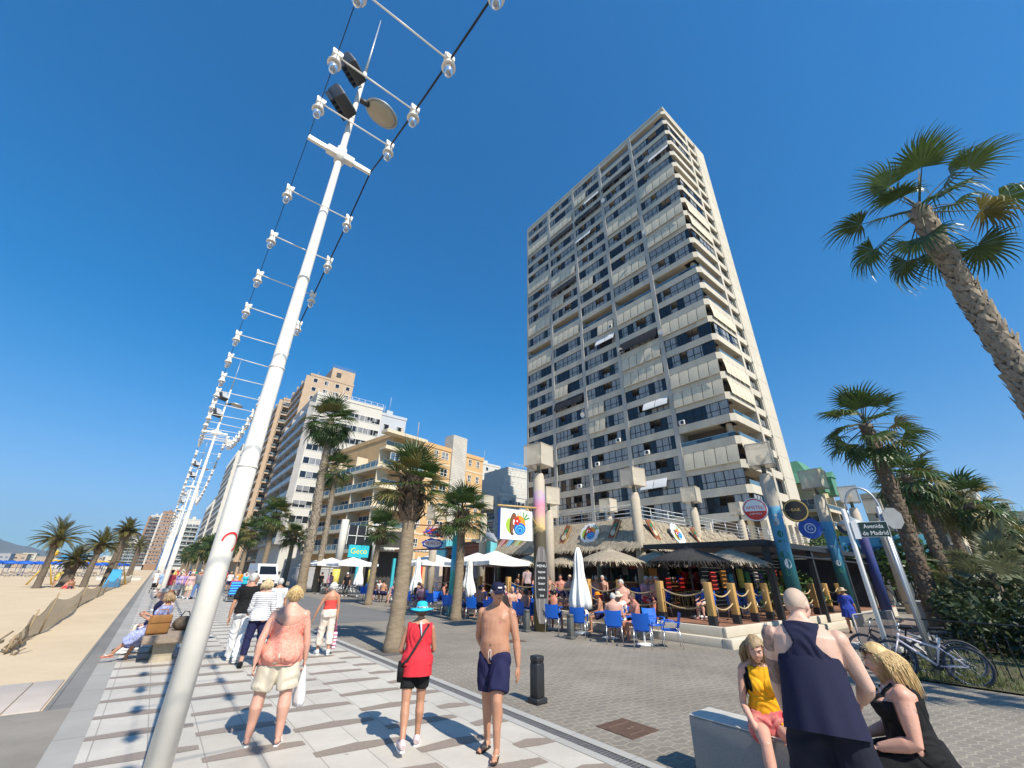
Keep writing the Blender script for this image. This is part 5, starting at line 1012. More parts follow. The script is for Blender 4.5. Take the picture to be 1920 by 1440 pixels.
def open_parasol(x, y, h, w_, lab, mt=canvas_w):
    t = thing('open_parasol', lab, 'parasol', (x, y, 0)); m = MB(); m.lathe([(.03, 0), (.03, h + .5)], 8); m.build('pole', [galv], t); m = MB(); ring0 = []; ring1 = []; ring2 = []
    for k in range(32):
        a = 2 * math.pi * k / 32; q = w_ / max(abs(math.cos(a)), abs(math.sin(a))) * (.97 if k % 4 else 1); z = -.05 * (1 - abs(math.cos(2 * a)))
        ring0.append(Vector((q * math.cos(a), q * math.sin(a), h - .2 - z))); ring1.append(Vector((q * math.cos(a), q * math.sin(a), h - z * .5))); ring2.append(Vector((.06 * math.cos(a), .06 * math.sin(a), h + .55)))
    mid = [ring1[k].lerp(ring2[k], .5) - Vector((0, 0, .05)) for k in range(32)]
    m.rings([ring0, ring1, mid, ring2], 0, True, False, False); m.build('canopy', [mt], t)
for x, y, w_, lab in ((13.3, 38.8, 1.7, 'white open parasol nearest the cafe pillars'), (12.6, 42.6, 1.6, 'white open parasol in the middle of the cafe row'), (13.0, 47, 1.7, 'white open parasol at the far end of the cafe row'), (14.0, 25.6, 1.6, 'white open parasol behind the turquoise pole'), (14.6, 21.4, 1.4, 'white open parasol with a red mark beside the palm'), (13.9, 18.7, 1.35, 'white open parasol overlapping the thatch parasol')): open_parasol(x, y, 2.35, w_, lab)
# ---------------------------------------------------------------- chairs and tables
bluec = mat('blue_plastic', (.008, .12, .56), .38, .05, 4, spec=.5); alu = mat('aluminium_tube', (.6, .6, .6), .3, .05, 8, metal=.85)
def make_chair(label):
    t = thing('cafe_chair', label, 'chair', (0, 0, 0)); 
    def sheetr(rows, th=.012):
        m = MB(); n = len(rows[0]); top = [p for r in rows for p in r]; b0 = 0; m.v = [tuple(p) for p in top]
        for i in range(len(rows) - 1):
            for j in range(n - 1): m.face((i * n + j, i * n + j + 1, (i + 1) * n + j + 1, (i + 1) * n + j), 0, True)
        return m
    rows = [[Vector((lerp(-.22, .22, j / 6), lerp(-.20, .22, i / 5), .44 + .015 * ((j - 3) / 3) ** 2 - (.02 if i == 5 else 0))) for j in range(7)] for i in range(6)]; m = sheetr(rows); m.box(-.21, .21, -.2, .2, .415, .432); m.build('seat', [bluec], t)
    rows = [[Vector((lerp(-.22, .22, j / 6) * (1 + .06 * i / 6), -.215 - .10 * i / 6 - .025 * (1 - ((j - 3) / 3) ** 2), .46 + .40 * i / 6 + (.025 * ((j - 3) / 3) ** 2 if i == 6 else 0))) for j in range(7)] for i in range(7)]; m = sheetr(rows); m.build('backrest', [bluec], t)
    for s in (-1, 1):
        m = MB(); m.tube([(s * .235, -.27, .62), (s * .26, -.05, .655), (s * .26, .17, .65), (s * .245, .2, .60), (s * .235, .2, .44)], [.022, .024, .026, .022, .018], 6, flat=.6); m.build('armrest', [bluec], t)
        m = MB(); m.tube([(s * .215, .19, .42), (s * .235, .23, .0)], .0125, 7); m.build('leg', [alu], t); m = MB(); m.tube([(s * .215, -.2, .5), (s * .235, -.28, .0)], .0125, 7); m.build('leg', [alu], t)
    return t
def make_table(label):
    t = thing('cafe_table', label, 'table', (0, 0, 0)); m = MB(); m.bbox(-.36, .36, -.36, .36, .70, .73, .01); m.build('tabletop', [bluec], t); m = MB(); m.tube([(0, 0, .02), (0, 0, .7)], .03, 8); m.lathe([(.28, 0), (.28, .02), (.06, .05)], 16); m.build('leg', [white_paint], t); return t
chair0 = make_chair(''); table0 = make_table('')
CH = [(11.15, 13.3, -60, 'blue chair farthest left of the front row by the bollards', 0), (11.35, 11.75, -55, 'blue chair right of the first, with a green towel by it', 0), (12.1, 11.3, -40, 'blue chair with a bag on its seat behind the bollard', 0), (11.15, 10.35, -58, 'blue chair with its back turned, left of the white shirt', 0), (11.2, 9.0, -50, 'blue chair holding the broad bare-backed man', 0), (11.15, 7.95, -62, 'empty blue chair with its back turned, nearest the road', 0), (11.95, 7.6, 40, 'empty blue chair facing out at the end of the front row', 0), (12.5, 9.6, 120, 'blue chair of the tattooed man', 0),
      (12.4, 12.9, 150, 'blue chair of the young man leaning forward', 0), (12.7, 14.6, 90, 'blue chair on the road side of the posts', 0), (11.6, 15.3, -70, 'blue chair under the seated man with raised arm', 0), (12.4, 16.2, 140, 'blue chair behind the man in the cap', 0), (14.6, 12.9, -50, 'blue chair on the deck right of the sunset column', 1), (15.0, 14.2, 90, 'blue chair on the deck behind the sunset column', 1), (14.5, 16.0, -60, 'blue chair on the deck behind the surfboard menu', 1), (15.4, 8.2, -45, 'blue chair on the deck behind the corner post', 1), (16.9, 7.9, -80, 'blue chair on the deck behind the side posts', 1), (18.6, 8.2, 60, 'blue chair under the dark pergola', 1), (20.2, 8.4, -70, 'blue chair deep under the dark pergola', 1), (22.4, 8.2, 80, 'blue chair under the pergola behind the person in blue', 1),
      (11.2, 18.6, -70, 'blue chair by the turquoise pole', 0), (12.4, 19.6, 120, 'blue chair behind the turquoise pole', 0), (11.4, 20.6, -60, 'blue chair left of the turquoise pole', 0), (12.3, 21.8, 140, 'blue chair by the wooden bar stool', 0), (11.2, 22.6, -70, 'blue chair right of the stout palm trunk', 0), (12.2, 26.2, 30, 'blue chair behind the stout palm trunk', 0), (11.4, 28.9, -60, 'blue chair left of the stout palm', 0), (11.6, 30.4, -50, 'blue chair beside the slim palm trunk', 0), (12.7, 31.6, 120, 'blue chair in the sun behind the slim palm', 0)]
CH += [(10.95, 14.9, -60, 'blue chair behind the bare arm of the man in the cap', 0), (11.2, 16.6, -50, 'blue chair right behind the man in the cap', 0), (11.0, 17.6, -70, 'blue chair between the palm and the man in the cap', 0), (12.7, 8.6, 150, 'blue chair nearest the corner of the steps', 0)]
for i in range(22):      # the rest of the terrace crowd's chairs
    d = i % 2; x = (11.3 + (i % 5) * .33) if not d else 14.3 + (i % 7) * .42; y = (13.0 + i * .58) if not d else 9.0 + i * .6
    CH.append((x, y, i * 67 % 360, 'blue chair in the crowded %s of the terrace' % ('upper deck' if d else 'lower row'), d))
for i, (x, y, a, lab, d) in enumerate(CH):
    c = chair0 if i == 0 else dup_tree(chair0); c.location = (x, y, DZ if d else 0); c.rotation_euler = (0, 0, R_(a)); c['label'] = lab; c['group'] = 'blue cafe chairs'
TB = [(11.9, 12.5, 'blue table between the bollards and the surfboard menu', 0), (11.95, 9.75, 'blue table in front of the man in the white shirt', 0), (11.75, 8.35, 'blue table beside the two empty chairs', 0), (11.9, 15.9, 'blue table behind the man in the cap', 0), (11.8, 19.4, 'blue table by the turquoise pole', 0), (11.8, 21.9, 'blue table right of the stout palm', 0), (12, 29.6, 'blue table left of the stout palm', 0), (15.2, 13.4, 'blue table on the deck by the sunset column', 1), (16, 8.9, 'blue table on the deck under the blackened parasol', 1), (19.4, 8.6, 'blue table under the dark pergola', 1)]
for i, (x, y, lab, d) in enumerate(TB):
    c = table0 if i == 0 else dup_tree(table0); c.location = (x, y, DZ if d else 0); c.rotation_euler = (0, 0, R_(20 * i)); c['label'] = lab; c['group'] = 'blue cafe tables'
# wooden bar stools and tall tables
for i, (x, y, z) in enumerate(((13.9, 22.8, DZ), (16.3, 9.7, DZ), (17.0, 9.2, DZ), (18.2, 10.4, DZ), (19.2, 10.6, DZ))):
    t = thing('bar_stool', 'honey wooden bar stool ' + ['by the brown wooden bar front', 'under the blackened parasol', 'right of the blackened parasol', 'at the orange counter', 'farthest along the orange counter'][i], 'stool', (x, y, z)); m = MB(); m.bbox(-.17, .17, -.17, .17, .72, .76, .01); m.build('seat', [wood_y], t)
    for a in (-1, 1):
        for b in (-1, 1): m = MB(); m.tube([(a * .13, b * .13, .72), (a * .2, b * .2, 0)], .02, 6); m.build('leg', [wood_y], t)
    m = MB(); m.tube([(-.17, -.17, .3), (.17, -.17, .3)], .014, 5); m.tube([(-.17, .17, .3), (.17, .17, .3)], .014, 5); m.build('stretcher', [wood_y], t)
# grey metal chairs of the cafe on the left
gc = thing('metal_chair', '', 'chair', (0, 0, 0)); m = MB(); m.tube([(-.2, -.2, .85), (-.2, -.2, 0)], .012, 6); m.tube([(.2, -.2, .85), (.2, -.2, 0)], .012, 6); m.tube([(-.2, .2, .62), (-.2, .22, 0)], .012, 6); m.tube([(.2, .2, .62), (.2, .22, 0)], .012, 6); m.tube([(-.2, -.2, .64), (-.22, .2, .62)], .015, 6); m.tube([(.2, -.2, .64), (.22, .2, .62)], .015, 6); m.build('frame', [alu], gc); m = MB(); m.box(-.2, .2, -.2, .2, .43, .45); m.build('seat', [dark_metal], gc); m = MB(); m.box(-.2, .2, -.21, -.19, .55, .84); m.build('backrest', [dark_metal], gc)
for i in range(14):
    c = gc if i == 0 else dup_tree(gc); c.location = (11.6 + (i % 3) * .75 + .2 * math.sin(i), 31 + (i // 3) * 2.1 + .3 * math.cos(i * 2), 0); c.rotation_euler = (0, 0, i * 1.3); c['label'] = 'dark metal cafe chair among its kind under the white parasols'; c['group'] = 'dark metal cafe chairs'
for i in range(4):
    t = thing('metal_table', 'small metal cafe table among the dark chairs', 'table', (12.4, 32.2 + i * 2.2, 0), 0, 'metal cafe tables'); m = MB(); m.lathe([(.35, .72), (.35, .75)], 18); m.build('tabletop', [alu], t); m = MB(); m.tube([(0, 0, 0), (0, 0, .72)], .025, 6); m.lathe([(.22, 0), (.2, .03)], 12); m.build('leg', [dark_metal], t)
# ---------------------------------------------------------------- street furniture
def bollard(x, y, h, lab, mt, k=1.0):
    t = thing('bollard', lab, 'bollard', (x, y, 0), R_(4)); m = MB(); a = .085 * k
    m.bbox(-a, a, -a, a, .07, h - .1, .018); m.bbox(-a - .03, a + .03, -a - .03, a + .03, 0, .075, .015); m.build('shaft', [mt], t)
    m = MB(); m.bbox(-a * .88, a * .88, -a * .88, a * .88, h - .1, h - .08, .004); m.bbox(-a, a, -a, a, h - .08, h, .02); m.build('cap', [mt], t); t['group'] = 'square street bollards'
bollard(5.19, 5.77, .62, 'black square bollard nearest the camera, right of the man in the cap', mat('black_iron', (.022, .023, .025), .45, .3, 6))
bollard(10.69, 10.3, .68, 'grey square bollard in front of the tall closed parasol', mat('grey_iron', (.10, .105, .095), .55, .15, 5)); bollard(10.59, 12.3, .68, 'grey square bollard left of the first blue chairs', MATS['grey_iron'])
t = thing('manhole_cover', 'rusty brown rectangular manhole cover beside the gutter', 'manhole cover', (5.4, 4.24, 0)); m = MB(); m.box(-.29, .27, -.29, .29, -.02, .006)
m.build('plate', [mat('rusty_iron', (.075, .04, .025), .8, .3, 9, .4, 60, c2=(.13, .075, .05))], t)
m = MB()
for k in range(9): m.box(-.2 + k * .045, -.175 + k * .045, .13, .16, .006, .009); m.box(-.2 + k * .035, -.18 + k * .035, -.2, -.175, .006, .009)
m.box(-.06, -.0, -.04, -.02, .006, .009); m.box(.03, .09, -.03, -.01, .006, .009); m.build('raised_marks', [mat('worn_iron', (.2, .13, .09), .7)], t)
t = thing('manhole_cover', 'small square cover flush with the road left of the grey bollard', 'manhole cover', (8.9, 10.9, 0)); m = MB(); m.box(-.3, .3, -.25, .25, -.02, .004); m.build('plate', [MATS['rusty_iron']], t)
terr = mat('shaded_terrazzo', (.17, .165, .16), .75, .25, 160, .15, 200, c2=(.31, .30, .285)); terr_t = mat('sunlit_block_top', (.58, .55, .49), .7, .08, 12)  # one concrete: shade put into the side colour, sunlight into the paler top
t = thing('block_bench', 'long speckled concrete block bench under the seated young woman', 'bench', (4.985, 1.5, 0)); m = MB(); m.bbox(-.215, .215, -1.7, 1.45, -.02, .5, .022); m.build('block', [terr], t); m = MB(); m.bbox(-.212, .212, -1.697, 1.447, .498, .507, .004); m.build('sunlit_top', [terr_t], t)  # thin pale sheet on the block stands in for its sunlit top
for (x, y, lab) in ((5.25, 11.15, 'around the stout palm trunk'), (10.45, 16.75, 'around the palm by the turquoise pole')):
    t = thing('tree_grate', 'dark square tree surround ' + lab, 'tree grate', (x, y, 0)); m = MB(); m.box(-.5, .5, -.5, .5, -.02, .006); m.build('surround', [mat('grate_dark', (.10, .095, .09), .8, .2, 8)], t)
t = thing('stone_bench', 'backless brown stone bench on a waisted foot with two seated women', 'bench', (.62, 13.0, 0)); m = MB()
m.bbox(-.42, .36, -.62, 1.7, .34, .50, .03); m.build('seat', [mat('brown_stone', (.22, .165, .12), .8, .25, 30, .4, 60, c2=(.36, .28, .21))], t)
for y in (-.25, 1.3): m = MB(); m.rings([[Vector((a * w_, y + b * w_ * .9, z)) for a, b in ((-1, -1), (1, -1), (1, 1), (-1, 1))] for w_, z in ((.2, 0), (.17, .1), (.2, .34))], 0, True, True, False); m.build('foot', [mat('foot_stone', (.33, .28, .20), .8, .15, 8)], t)
# street name sign
t = thing('street_name_sign', 'dark green street name plate reading Avenida de Madrid on a leaning-looking white post', 'street sign', (12.7, 2.9, 0)); m = MB(); m.lathe([(.05, -.05), (.05, 3.32), (.04, 3.36)], 14); m.build('post', [white_paint], t)
m = MB(); m.lathe([(.035, -.05), (.035, 3.4)], 12, (.30, -.60, 0)); m.lathe([(.02, 0), (.02, 3.4)], 10, (.37, -.63, 0)); m.build('post', [galv], t)
xd = Vector((.2, -.62, 0)).normalized(); M = basis((-.02, -.07, 2.88), xd, (0, 0, 1)); m = MB(); m.box(.0, .115, -.2, .2, -.02, .02, 0, M); m.build('end_panel', [whitep], t)
m = MB(); m.box(.12, .66, -.17, .17, -.02, .022, 1, M); m.box(.13, .65, -.16, .16, -.022, .026, 0, M); m.build('plate', [mat('plate_green', (.012, .035, .03), .4), whitep], t)
m = MB(); text_mb(m, 'Avenida', .135, M @ Matrix.Translation((.39, .065, .03)), 0, .002, width=.36); text_mb(m, 'de Madrid', .135, M @ Matrix.Translation((.39, -.085, .03)), 0, .002, width=.46); m.build('lettering', [whitep], t)
t = thing('traffic_sign', 'back of an octagonal grey traffic sign above the street name plate', 'traffic sign', (13.05, 2.1, 3.12)); m = MB(); M = basis((0, 0, 0), (.80, -.60, 0), (0, 0, 1)); m.prism([(.25 * math.cos(R_(22.5 + 45 * k)), .25 * math.sin(R_(22.5 + 45 * k))) for k in range(8)], .02, M); m.build('panel', [mat('sign_back_grey', (.22, .23, .235), .55, .12, 5)], t); m = MB(); m.box(-.04, .04, -.22, .22, -.05, -.001, 0, M); m.build('clamp', [steel], t)
t = thing('crook_lamp', 'grey shepherd crook street lamp with a bell shaped hood behind the name plate', 'street lamp', (15.85, 2.75, 0)); m = MB(); pts = [(0, 0, 0), (0, 0, 3.7)] + [(-.05 * (1 - math.cos(a)) * 1.5, .37 * (1 - math.cos(a)), 3.7 + .62 * math.sin(a)) for a in [math.pi * k / 14 for k in range(1, 15)]]; m.tube(pts, [.05, .04] + [.028] * 14, 10); m.tube([pts[-1], (pts[-1][0], pts[-1][1], 3.5)], .022, 8); m.build('pole', [galv], t)
m = MB(); e = pts[-1]; m.lathe([(.04, 3.52), (.09, 3.47), (.30, 3.36), (.33, 3.28), (.30, 3.27)], 20, (e[0], e[1], 0)); m.lathe([(.27, 3.27), (.22, 3.14), (.02, 3.1)], 18, (e[0], e[1], 0), 1); m.build('hood', [galv, mat('lamp_cream', (.6, .55, .45), .4)], t)
# avenue shop sign and white awning further back
t = thing('shop_front', 'shop front with a blue and white banana sign above white awnings behind the name plate', 'shop', (40, 8.3, 0)); m = MB(); m.box(0, 20, 1.2, 6, 0, 4.2); m.build('wall', [mat('shop_wall', (.5, .45, .35), .8)], t); m = MB(); m.box(.5, 19, -.8, 1.1, 2.75, 2.95); m.build('awning', [canvas_w], t)
m = MB(); M = basis((0, -.8, 4.0), (.35, -.94, 0), (0, 0, 1)); m.box(-2.4, 2.4, -.75, .75, 0, .1, 0, M); m.build('sign_panel', [mat('sign_sky', (.12, .4, .55), .5, .3, .8)], t); m = MB(); text_mb(m, 'banana', 1.1, M @ Matrix.Translation((0, -.15, .13)), 0, .02, width=3.9); m.build('lettering', [bluep], t)
for k in range(7): m = MB(); m.box(1 + k * 2.6, 2.4 + k * 2.6, 1.1, 1.19, .2, 2.5); m.build('window', [pane_g], t)
# bicycles
def bicycle(x, y, rz, lab, fm, tilt=6):
    t = thing('bicycle', lab, 'bicycle', (x, y, 0), rz); t.rotation_euler = (0, R_(tilt), rz); R = .335; wb = 1.06; tyre = black_m; chrome = steel
    for yy, nm in ((0, 'rear'), (wb, 'front')):
        m = MB(); rg = [[Vector((.022 * math.cos(b), yy + (R - .0 + .022 * math.sin(b)) * math.cos(a), R + (R - .0 + .022 * math.sin(b)) * math.sin(a))) for b in [2 * math.pi * k / 8 for k in range(8)]] for a in [2 * math.pi * k / 36 for k in range(37)]]; m.rings(rg, 0, True, False); w_ = m.build('tyre', [mat('grey_tyre', (.05, .05, .052), .8, .2, 20)], t)
        m = MB(); rg = [[Vector((.011 * math.cos(b), yy + (R - .03 + .010 * math.sin(b)) * math.cos(a), R + (R - .03 + .010 * math.sin(b)) * math.sin(a))) for b in [2 * math.pi * k / 6 for k in range(6)]] for a in [2 * math.pi * k / 36 for k in range(37)]]; m.rings(rg, 0, True, False); m.build('rim', [mat('rim_blue_grey', (.16, .18, .26), .4, .1, 6, metal=.4)], w_)
        m = MB()
        for k in range(18): a = 2 * math.pi * k / 18; m.tube([(.02 * (-1) ** k, yy, R), (0, yy + (R - .03) * math.cos(a), R + (R - .03) * math.sin(a))], .0022, 3, cap=False)
        m.tube([(-.05, yy, R), (.05, yy, R)], .022, 8); m.build('spokes', [chrome], w_)
    bb = Vector((0, .43, .29)); st_ = Vector((0, .26, .80)); hd = Vector((0, .88, .79)); hb = Vector((0, .91, .70)); m = MB()
    m.tube([bb, st_], .017, 8); m.tube([bb, hb], .023, 8); m.tube([Vector((0, .33, .60)), hd - Vector((0, 0, .01))], .019, 8); m.tube([hd + Vector((0, -.01, .03)), hb], .022, 8)
    for s in (-1, 1): m.tube([bb + Vector((s * .03, 0, 0)), Vector((s * .055, 0, R))], .0105, 6); m.tube([Vector((s * .015, .325, .62)), Vector((s * .055, 0, R))], .009, 6)
    m.build('frame', [fm], t); m = MB()
    for s in (-1, 1): m.tube([hb + Vector((s * .045, .005, -.01)), Vector((s * .05, 1.0, .5)), Vector((s * .05, wb, R))], [.014, .013, .009], 6)
    m.tube([hb + Vector((-.05, 0, 0)), hb + Vector((.05, 0, 0))], .014, 6); m.build('fork', [fm], t)
    m = MB(); m.tube([hd, hd + Vector((0, -.03, .16))], .013, 6); m.tube([(-.29, .76, 1.0), (-.14, .84, .97), (0, .87, .95), (.14, .84, .97), (.29, .76, 1.0)], .012, 6); h = m.build('handlebar', [chrome], t)
    for s in (-1, 1): m = MB(); m.tube([(s * .20, .80, .985), (s * .31, .75, 1.002)], .017, 7); m.tube([(s * .2, .84, .97), (s * .27, .86, .95)], .006, 4); m.build('grip', [black_m], h)
    m = MB(); rg = []
    for q in range(8): tt = q / 7; w_ = .075 * (1 - tt) ** .6 + .018; rg.append([Vector((w_ * math.cos(a), .12 + .26 * tt, .885 + .03 * math.sin(a) - .02 * tt)) for a in [2 * math.pi * k / 10 for k in range(10)]])
    m.rings(rg); m.tube([st_, st_ + Vector((0, -.02, .07))], .013, 6, 0); m.build('saddle', [black_m], t)
    m = MB(); m.lathe([(.09, -.004), (.09, .004)], 20, M=Matrix.Translation(bb + Vector((.05, 0, 0))) @ Matrix.Rotation(math.pi / 2, 4, 'Y')); m.tube([bb + Vector((-.07, 0, 0)), bb + Vector((.07, 0, 0))], .015, 8); m.tube([bb + Vector((.07, 0, 0)), bb + Vector((.08, .12, -.12))], .01, 5); m.tube([bb + Vector((-.07, 0, 0)), bb + Vector((-.08, -.12, .12))], .01, 5); m.box(.07, .15, .51, .59, .16, .18); m.box(-.15, -.07, .27, .35, .40, .42); m.build('crankset', [dark_metal], t)
    m = MB(); m.lathe([(.045, -.01), (.045, .012)], 14, M=Matrix.Translation((.04, 0, R)) @ Matrix.Rotation(math.pi / 2, 4, 'Y')); m.tube([(.04, .0, R + .045), (.05, .43, .38)], .004, 4); m.tube([(.04, .0, R - .045), (.05, .43, .2)], .004, 4); m.build('chain', [dark_metal], t)
    return t
bicycle(12.74, 1.75, R_(8), 'pale pink and white bicycle leaning nearest the street name post', mat('pale_pink_paint', (.80, .70, .72), .3, .05, 4), -7)
bicycle(13.25, 2.35, R_(4), 'dark bicycle half hidden behind the pale pink bicycle', mat('dark_bike_paint', (.03, .03, .035), .35), 4); bicycle(13.65, 1.9, R_(12), 'grey bicycle farthest behind, with silver handlebar', mat('grey_bike_paint', (.3, .3, .32), .35), 6)
t = thing('bike_barrier', 'grey metal barrier of thin upright bars at the head of the parked bicycles', 'barrier', (14.2, 3.75, 0)); m = MB(); m.tube([(0, 0, 1.0), (3.2, -.15, 1.0)], .02, 6); m.tube([(0, 0, .12), (3.2, -.15, .12)], .02, 6); m.tube([(0, 0, 0), (0, 0, 1.0)], .025, 6); m.tube([(3.2, -.15, 0), (3.2, -.15, 1.)], .025, 6); m.build('rails', [mat('grey_barrier', (.20, .20, .21), .5, .2, 8, metal=.4)], t); m = MB()
for k in range(36): m.tube([(k * 3.2 / 36 + .05, -.15 * k / 36, .12), (k * 3.2 / 36 + .05, -.15 * k / 36, 1.)], .008, 5, smooth=False)
m.build('bars', [MATS['grey_barrier']], t)
# van
t = thing('parked_van', 'white van facing the camera between the palm trunks', 'van', (9.3, 51.0, 0), R_(4)); w_ = .95; m = MB()
prof = [(0, .35), (0, .95), (.12, 1.12), (.75, 1.3), (1.45, 2.15), (1.7, 2.35), (5.2, 2.4), (5.25, .35)]; m.prism(prof, 2 * w_, Matrix.Translation((-w_, 0, 0)) @ Matrix(((0, 0, 1, 0), (1, 0, 0, 0), (0, 1, 0, 0), (0, 0, 0, 1)))); m.build('body', [mat('van_white', (.75, .75, .74), .25, .03, 2, coat=.4)], t)
m = MB(); m.poly([(-.82, .75, 1.36), (.82, .75, 1.36), (.74, 1.37, 2.12), (-.74, 1.37, 2.12)]); m.build('windscreen', [mat('van_glass', (.01, .012, .015), .05)], t)
m = MB(); m.box(-.55, .55, -.02, 0, .62, .85); m.box(-.9, .9, -.06, 0, .35, .55); m.build('grille', [dark_metal], t)
for s in (-1, 1):
    m = MB(); m.box(s * .58, s * .92, -.025, .03, .72, .98); m.build('headlight', [mat('headlight_glass', (.6, .6, .62), .1)], t); m = MB(); m.box(s * .96, s * 1.18, .85, .95, 1.35, 1.65); m.build('mirror', [dark_metal], t)
    for y in (.9, 4.3): m = MB(); m.lathe([(.34, -.1), (.34, .1)], 18, M=Matrix.Translation((s * .86, y, .34)) @ Matrix.Rotation(math.pi / 2, 4, 'Y')); m.build('wheel', [black_m], t)
m = MB(); m.box(-.22, .22, -.07, -.061, .42, .52); m.build('number_plate', [whitep], t)
# parked white car and low wall hints by the van
t = thing('garden_wall', 'low grey and white wall with a dark doorway behind the parked van', 'wall', (12.5, 56, 0)); m = MB(); m.box(0, 5, 0, .3, 0, 2.0); m.build('wall', [greyr], t); m = MB(); m.box(0, 5, -.05, .35, 2.0, 2.12); m.build('coping', [whiter], t)
# ---------------------------------------------------------------- beach things
net_m = mat('windbreak_net', (.20, .15, .085), .9, .2, 4)
def see_through(m, f):
    nt = m.node_tree; L = nt.links; tr = nt.nodes.new('ShaderNodeBsdfTransparent'); mx = nt.nodes.new('ShaderNodeMixShader'); mx.inputs[0].default_value = f; L.new(tr.outputs[0], mx.inputs[1]); L.new(nt.nodes['Principled BSDF'].outputs[0], mx.inputs[2]); L.new(mx.outputs[0], nt.nodes['Material Output'].inputs[0])
see_through(net_m, .62)
t = thing('net_fence', 'sagging brown net windbreak on sticks running along the sand', 'fence', (-2.2, 15.5, 0)); m = MB(); sp = []
pts = [G(6, 1228), G(40, 1205), G(72, 1190), G(144, 1140), G(182, 1120), G(193, 1112), G(214, 1104), G(228, 1098), G(244, 1092)]
hs_ = [.25, .62, .95, .9, .95, .9, .95, .9, .85]
for i in range(len(pts) - 1):
    a, b = pts[i], pts[i + 1]; rows = []
    for q in range(9):
        tt = q / 8; p = a.lerp(b, tt); h = lerp(hs_[i], hs_[i + 1], tt) * (1 - .28 * math.sin(math.pi * tt)); bulge = Vector((.14 * math.sin(math.pi * tt) * (-1) ** i, 0, 0))
        rows.append([p + bulge * (1 - abs(2 * r / 6 - 1)) + Vector((.05 * noise.noise(Vector((p.x * 4, p.y * 4, r))), .05 * noise.noise(Vector((p.y * 3, r, 4))), h * r / 6 + .01)) for r in range(7)])
    m.rings(rows, 0, False, False)
    sp.append((a, hs_[i]))
m.wbuild('net', [net_m], t); m = MB()
for (a, h) in sp: m.tube([a - Vector((0, 0, .1)), a + Vector((.05, .02, h + .12))], .02, 6)
m.wbuild('sticks', [mat('pale_stick', (.3, .22, .12), .8)], t); m = MB(); rg = random.Random(1)
for k in range(24): p = pts[0] + Vector((rg.uniform(-.3, .25), rg.uniform(-.3, .6), rg.uniform(.02, .3))); m.tube([p, p + Vector((rg.uniform(-.2, .2), rg.uniform(-.3, .4), rg.uniform(-.1, .2)))], .02, 5)
m.wbuild('bundled_net', [MATS['windbreak_net']], t)
t = thing('beach_bin', 'bright blue tapered litter bin on the sand beside the slender beach palm', 'bin', tuple(G(208, 1101))); m = MB(); m.rings([[Vector((a * w_, b * w_, z)) for a, b in ((-1, -1), (1, -1), (1, 1), (-1, 1))] for w_, z in ((.62, 0), (.34, 1.5))], 0, True, True, False); m.build('body', [mat('bin_blue', (.01, .28, .6), .5)], t); m = MB(); m.box(-.36, .36, -.36, .36, 1.505, 1.58); m.build('rim', [MATS['bin_blue']], t)
yb = mat('yellow_play_frame', (.65, .42, .06), .5); rg = random.Random(6)
t = thing('play_frame', 'yellow A shaped play frame on the sand behind the beach palms', 'play frame', (-7.2, 66, 0)); m = MB()
for x in (-1.6, 4.2): m.tube([(x - .9, 0, 0), (x, 0, 2.3), (x + .9, 0, 0)], .09, 6)
m.tube([(-1.6, 0, 2.3), (4.2, 0, 2.3)], .08, 6); m.build('frame', [yb], t); m = MB(); m.ell((-1.5, 0, 3.0), (.35, .35, .35), 12, 8); m.tube([(-1.5, 0, 2.3), (-1.5, 0, 2.9)], .05, 6); m.build('ball_finial', [yb], t)
t = thing('sand_wall', 'low white bench wall on the sand near the far kerb', 'wall', (-3.4, 84, 0)); m = MB(); m.bbox(-2.6, 2.2, 0, .5, 0, .5, .04); m.build('wall', [whiter], t); m = MB(); m.bbox(-2.7, 2.3, -.05, .55, .5, .58, .02); m.build('coping', [whiter], t)
par_m = mat('parasol_blue', (.01, .10, .5), .6, .1, 2); m = MB(); m.lathe([(1.5, 2.0), (.9, 2.35), (.02, 2.55)], 10); m.lathe([(.04, 0), (.04, 2.4)], 6); pm_ = m.mesh('beach_parasol', [par_m]); m = MB(); m.bbox(-.3, .3, -.9, .9, .25, .33, .03); m.rings([[Vector((-.3, -.9, .33)), Vector((.3, -.9, .33)), Vector((.3, -1.3, .75)), Vector((-.3, -1.3, .75))], [Vector((-.3, -.86, .36)), Vector((.3, -.86, .36)), Vector((.3, -1.26, .78)), Vector((-.3, -1.26, .78))]], 0, True, True, False)
for a in (-.25, .25):
    for b in (-.7, .7): m.box(a - .03, a + .03, b - .03, b + .03, 0, .25)
lm_ = m.mesh('sun_lounger', [mat('lounger_white', (.6, .58, .55), .6)])
for i in range(60):
    o = bpy.data.objects.new('beach_parasol', pm_); col.objects.link(o); o.location = (-6 - (i % 15) * 2.4 + .4 * math.sin(i), 118 + (i // 15) * 6 + .6 * math.cos(i * 2.1), 0); tag(o, 'blue beach parasol in the rows far down the sand', 'parasol', 'blue beach parasols')
    o = bpy.data.objects.new('sun_lounger', lm_); col.objects.link(o); o.location = (-5 - (i % 15) * 2.4, 113 + (i // 15) * 6, 0); tag(o, 'pale sun lounger in the rows under the blue parasols', 'lounger', 'pale sun loungers')
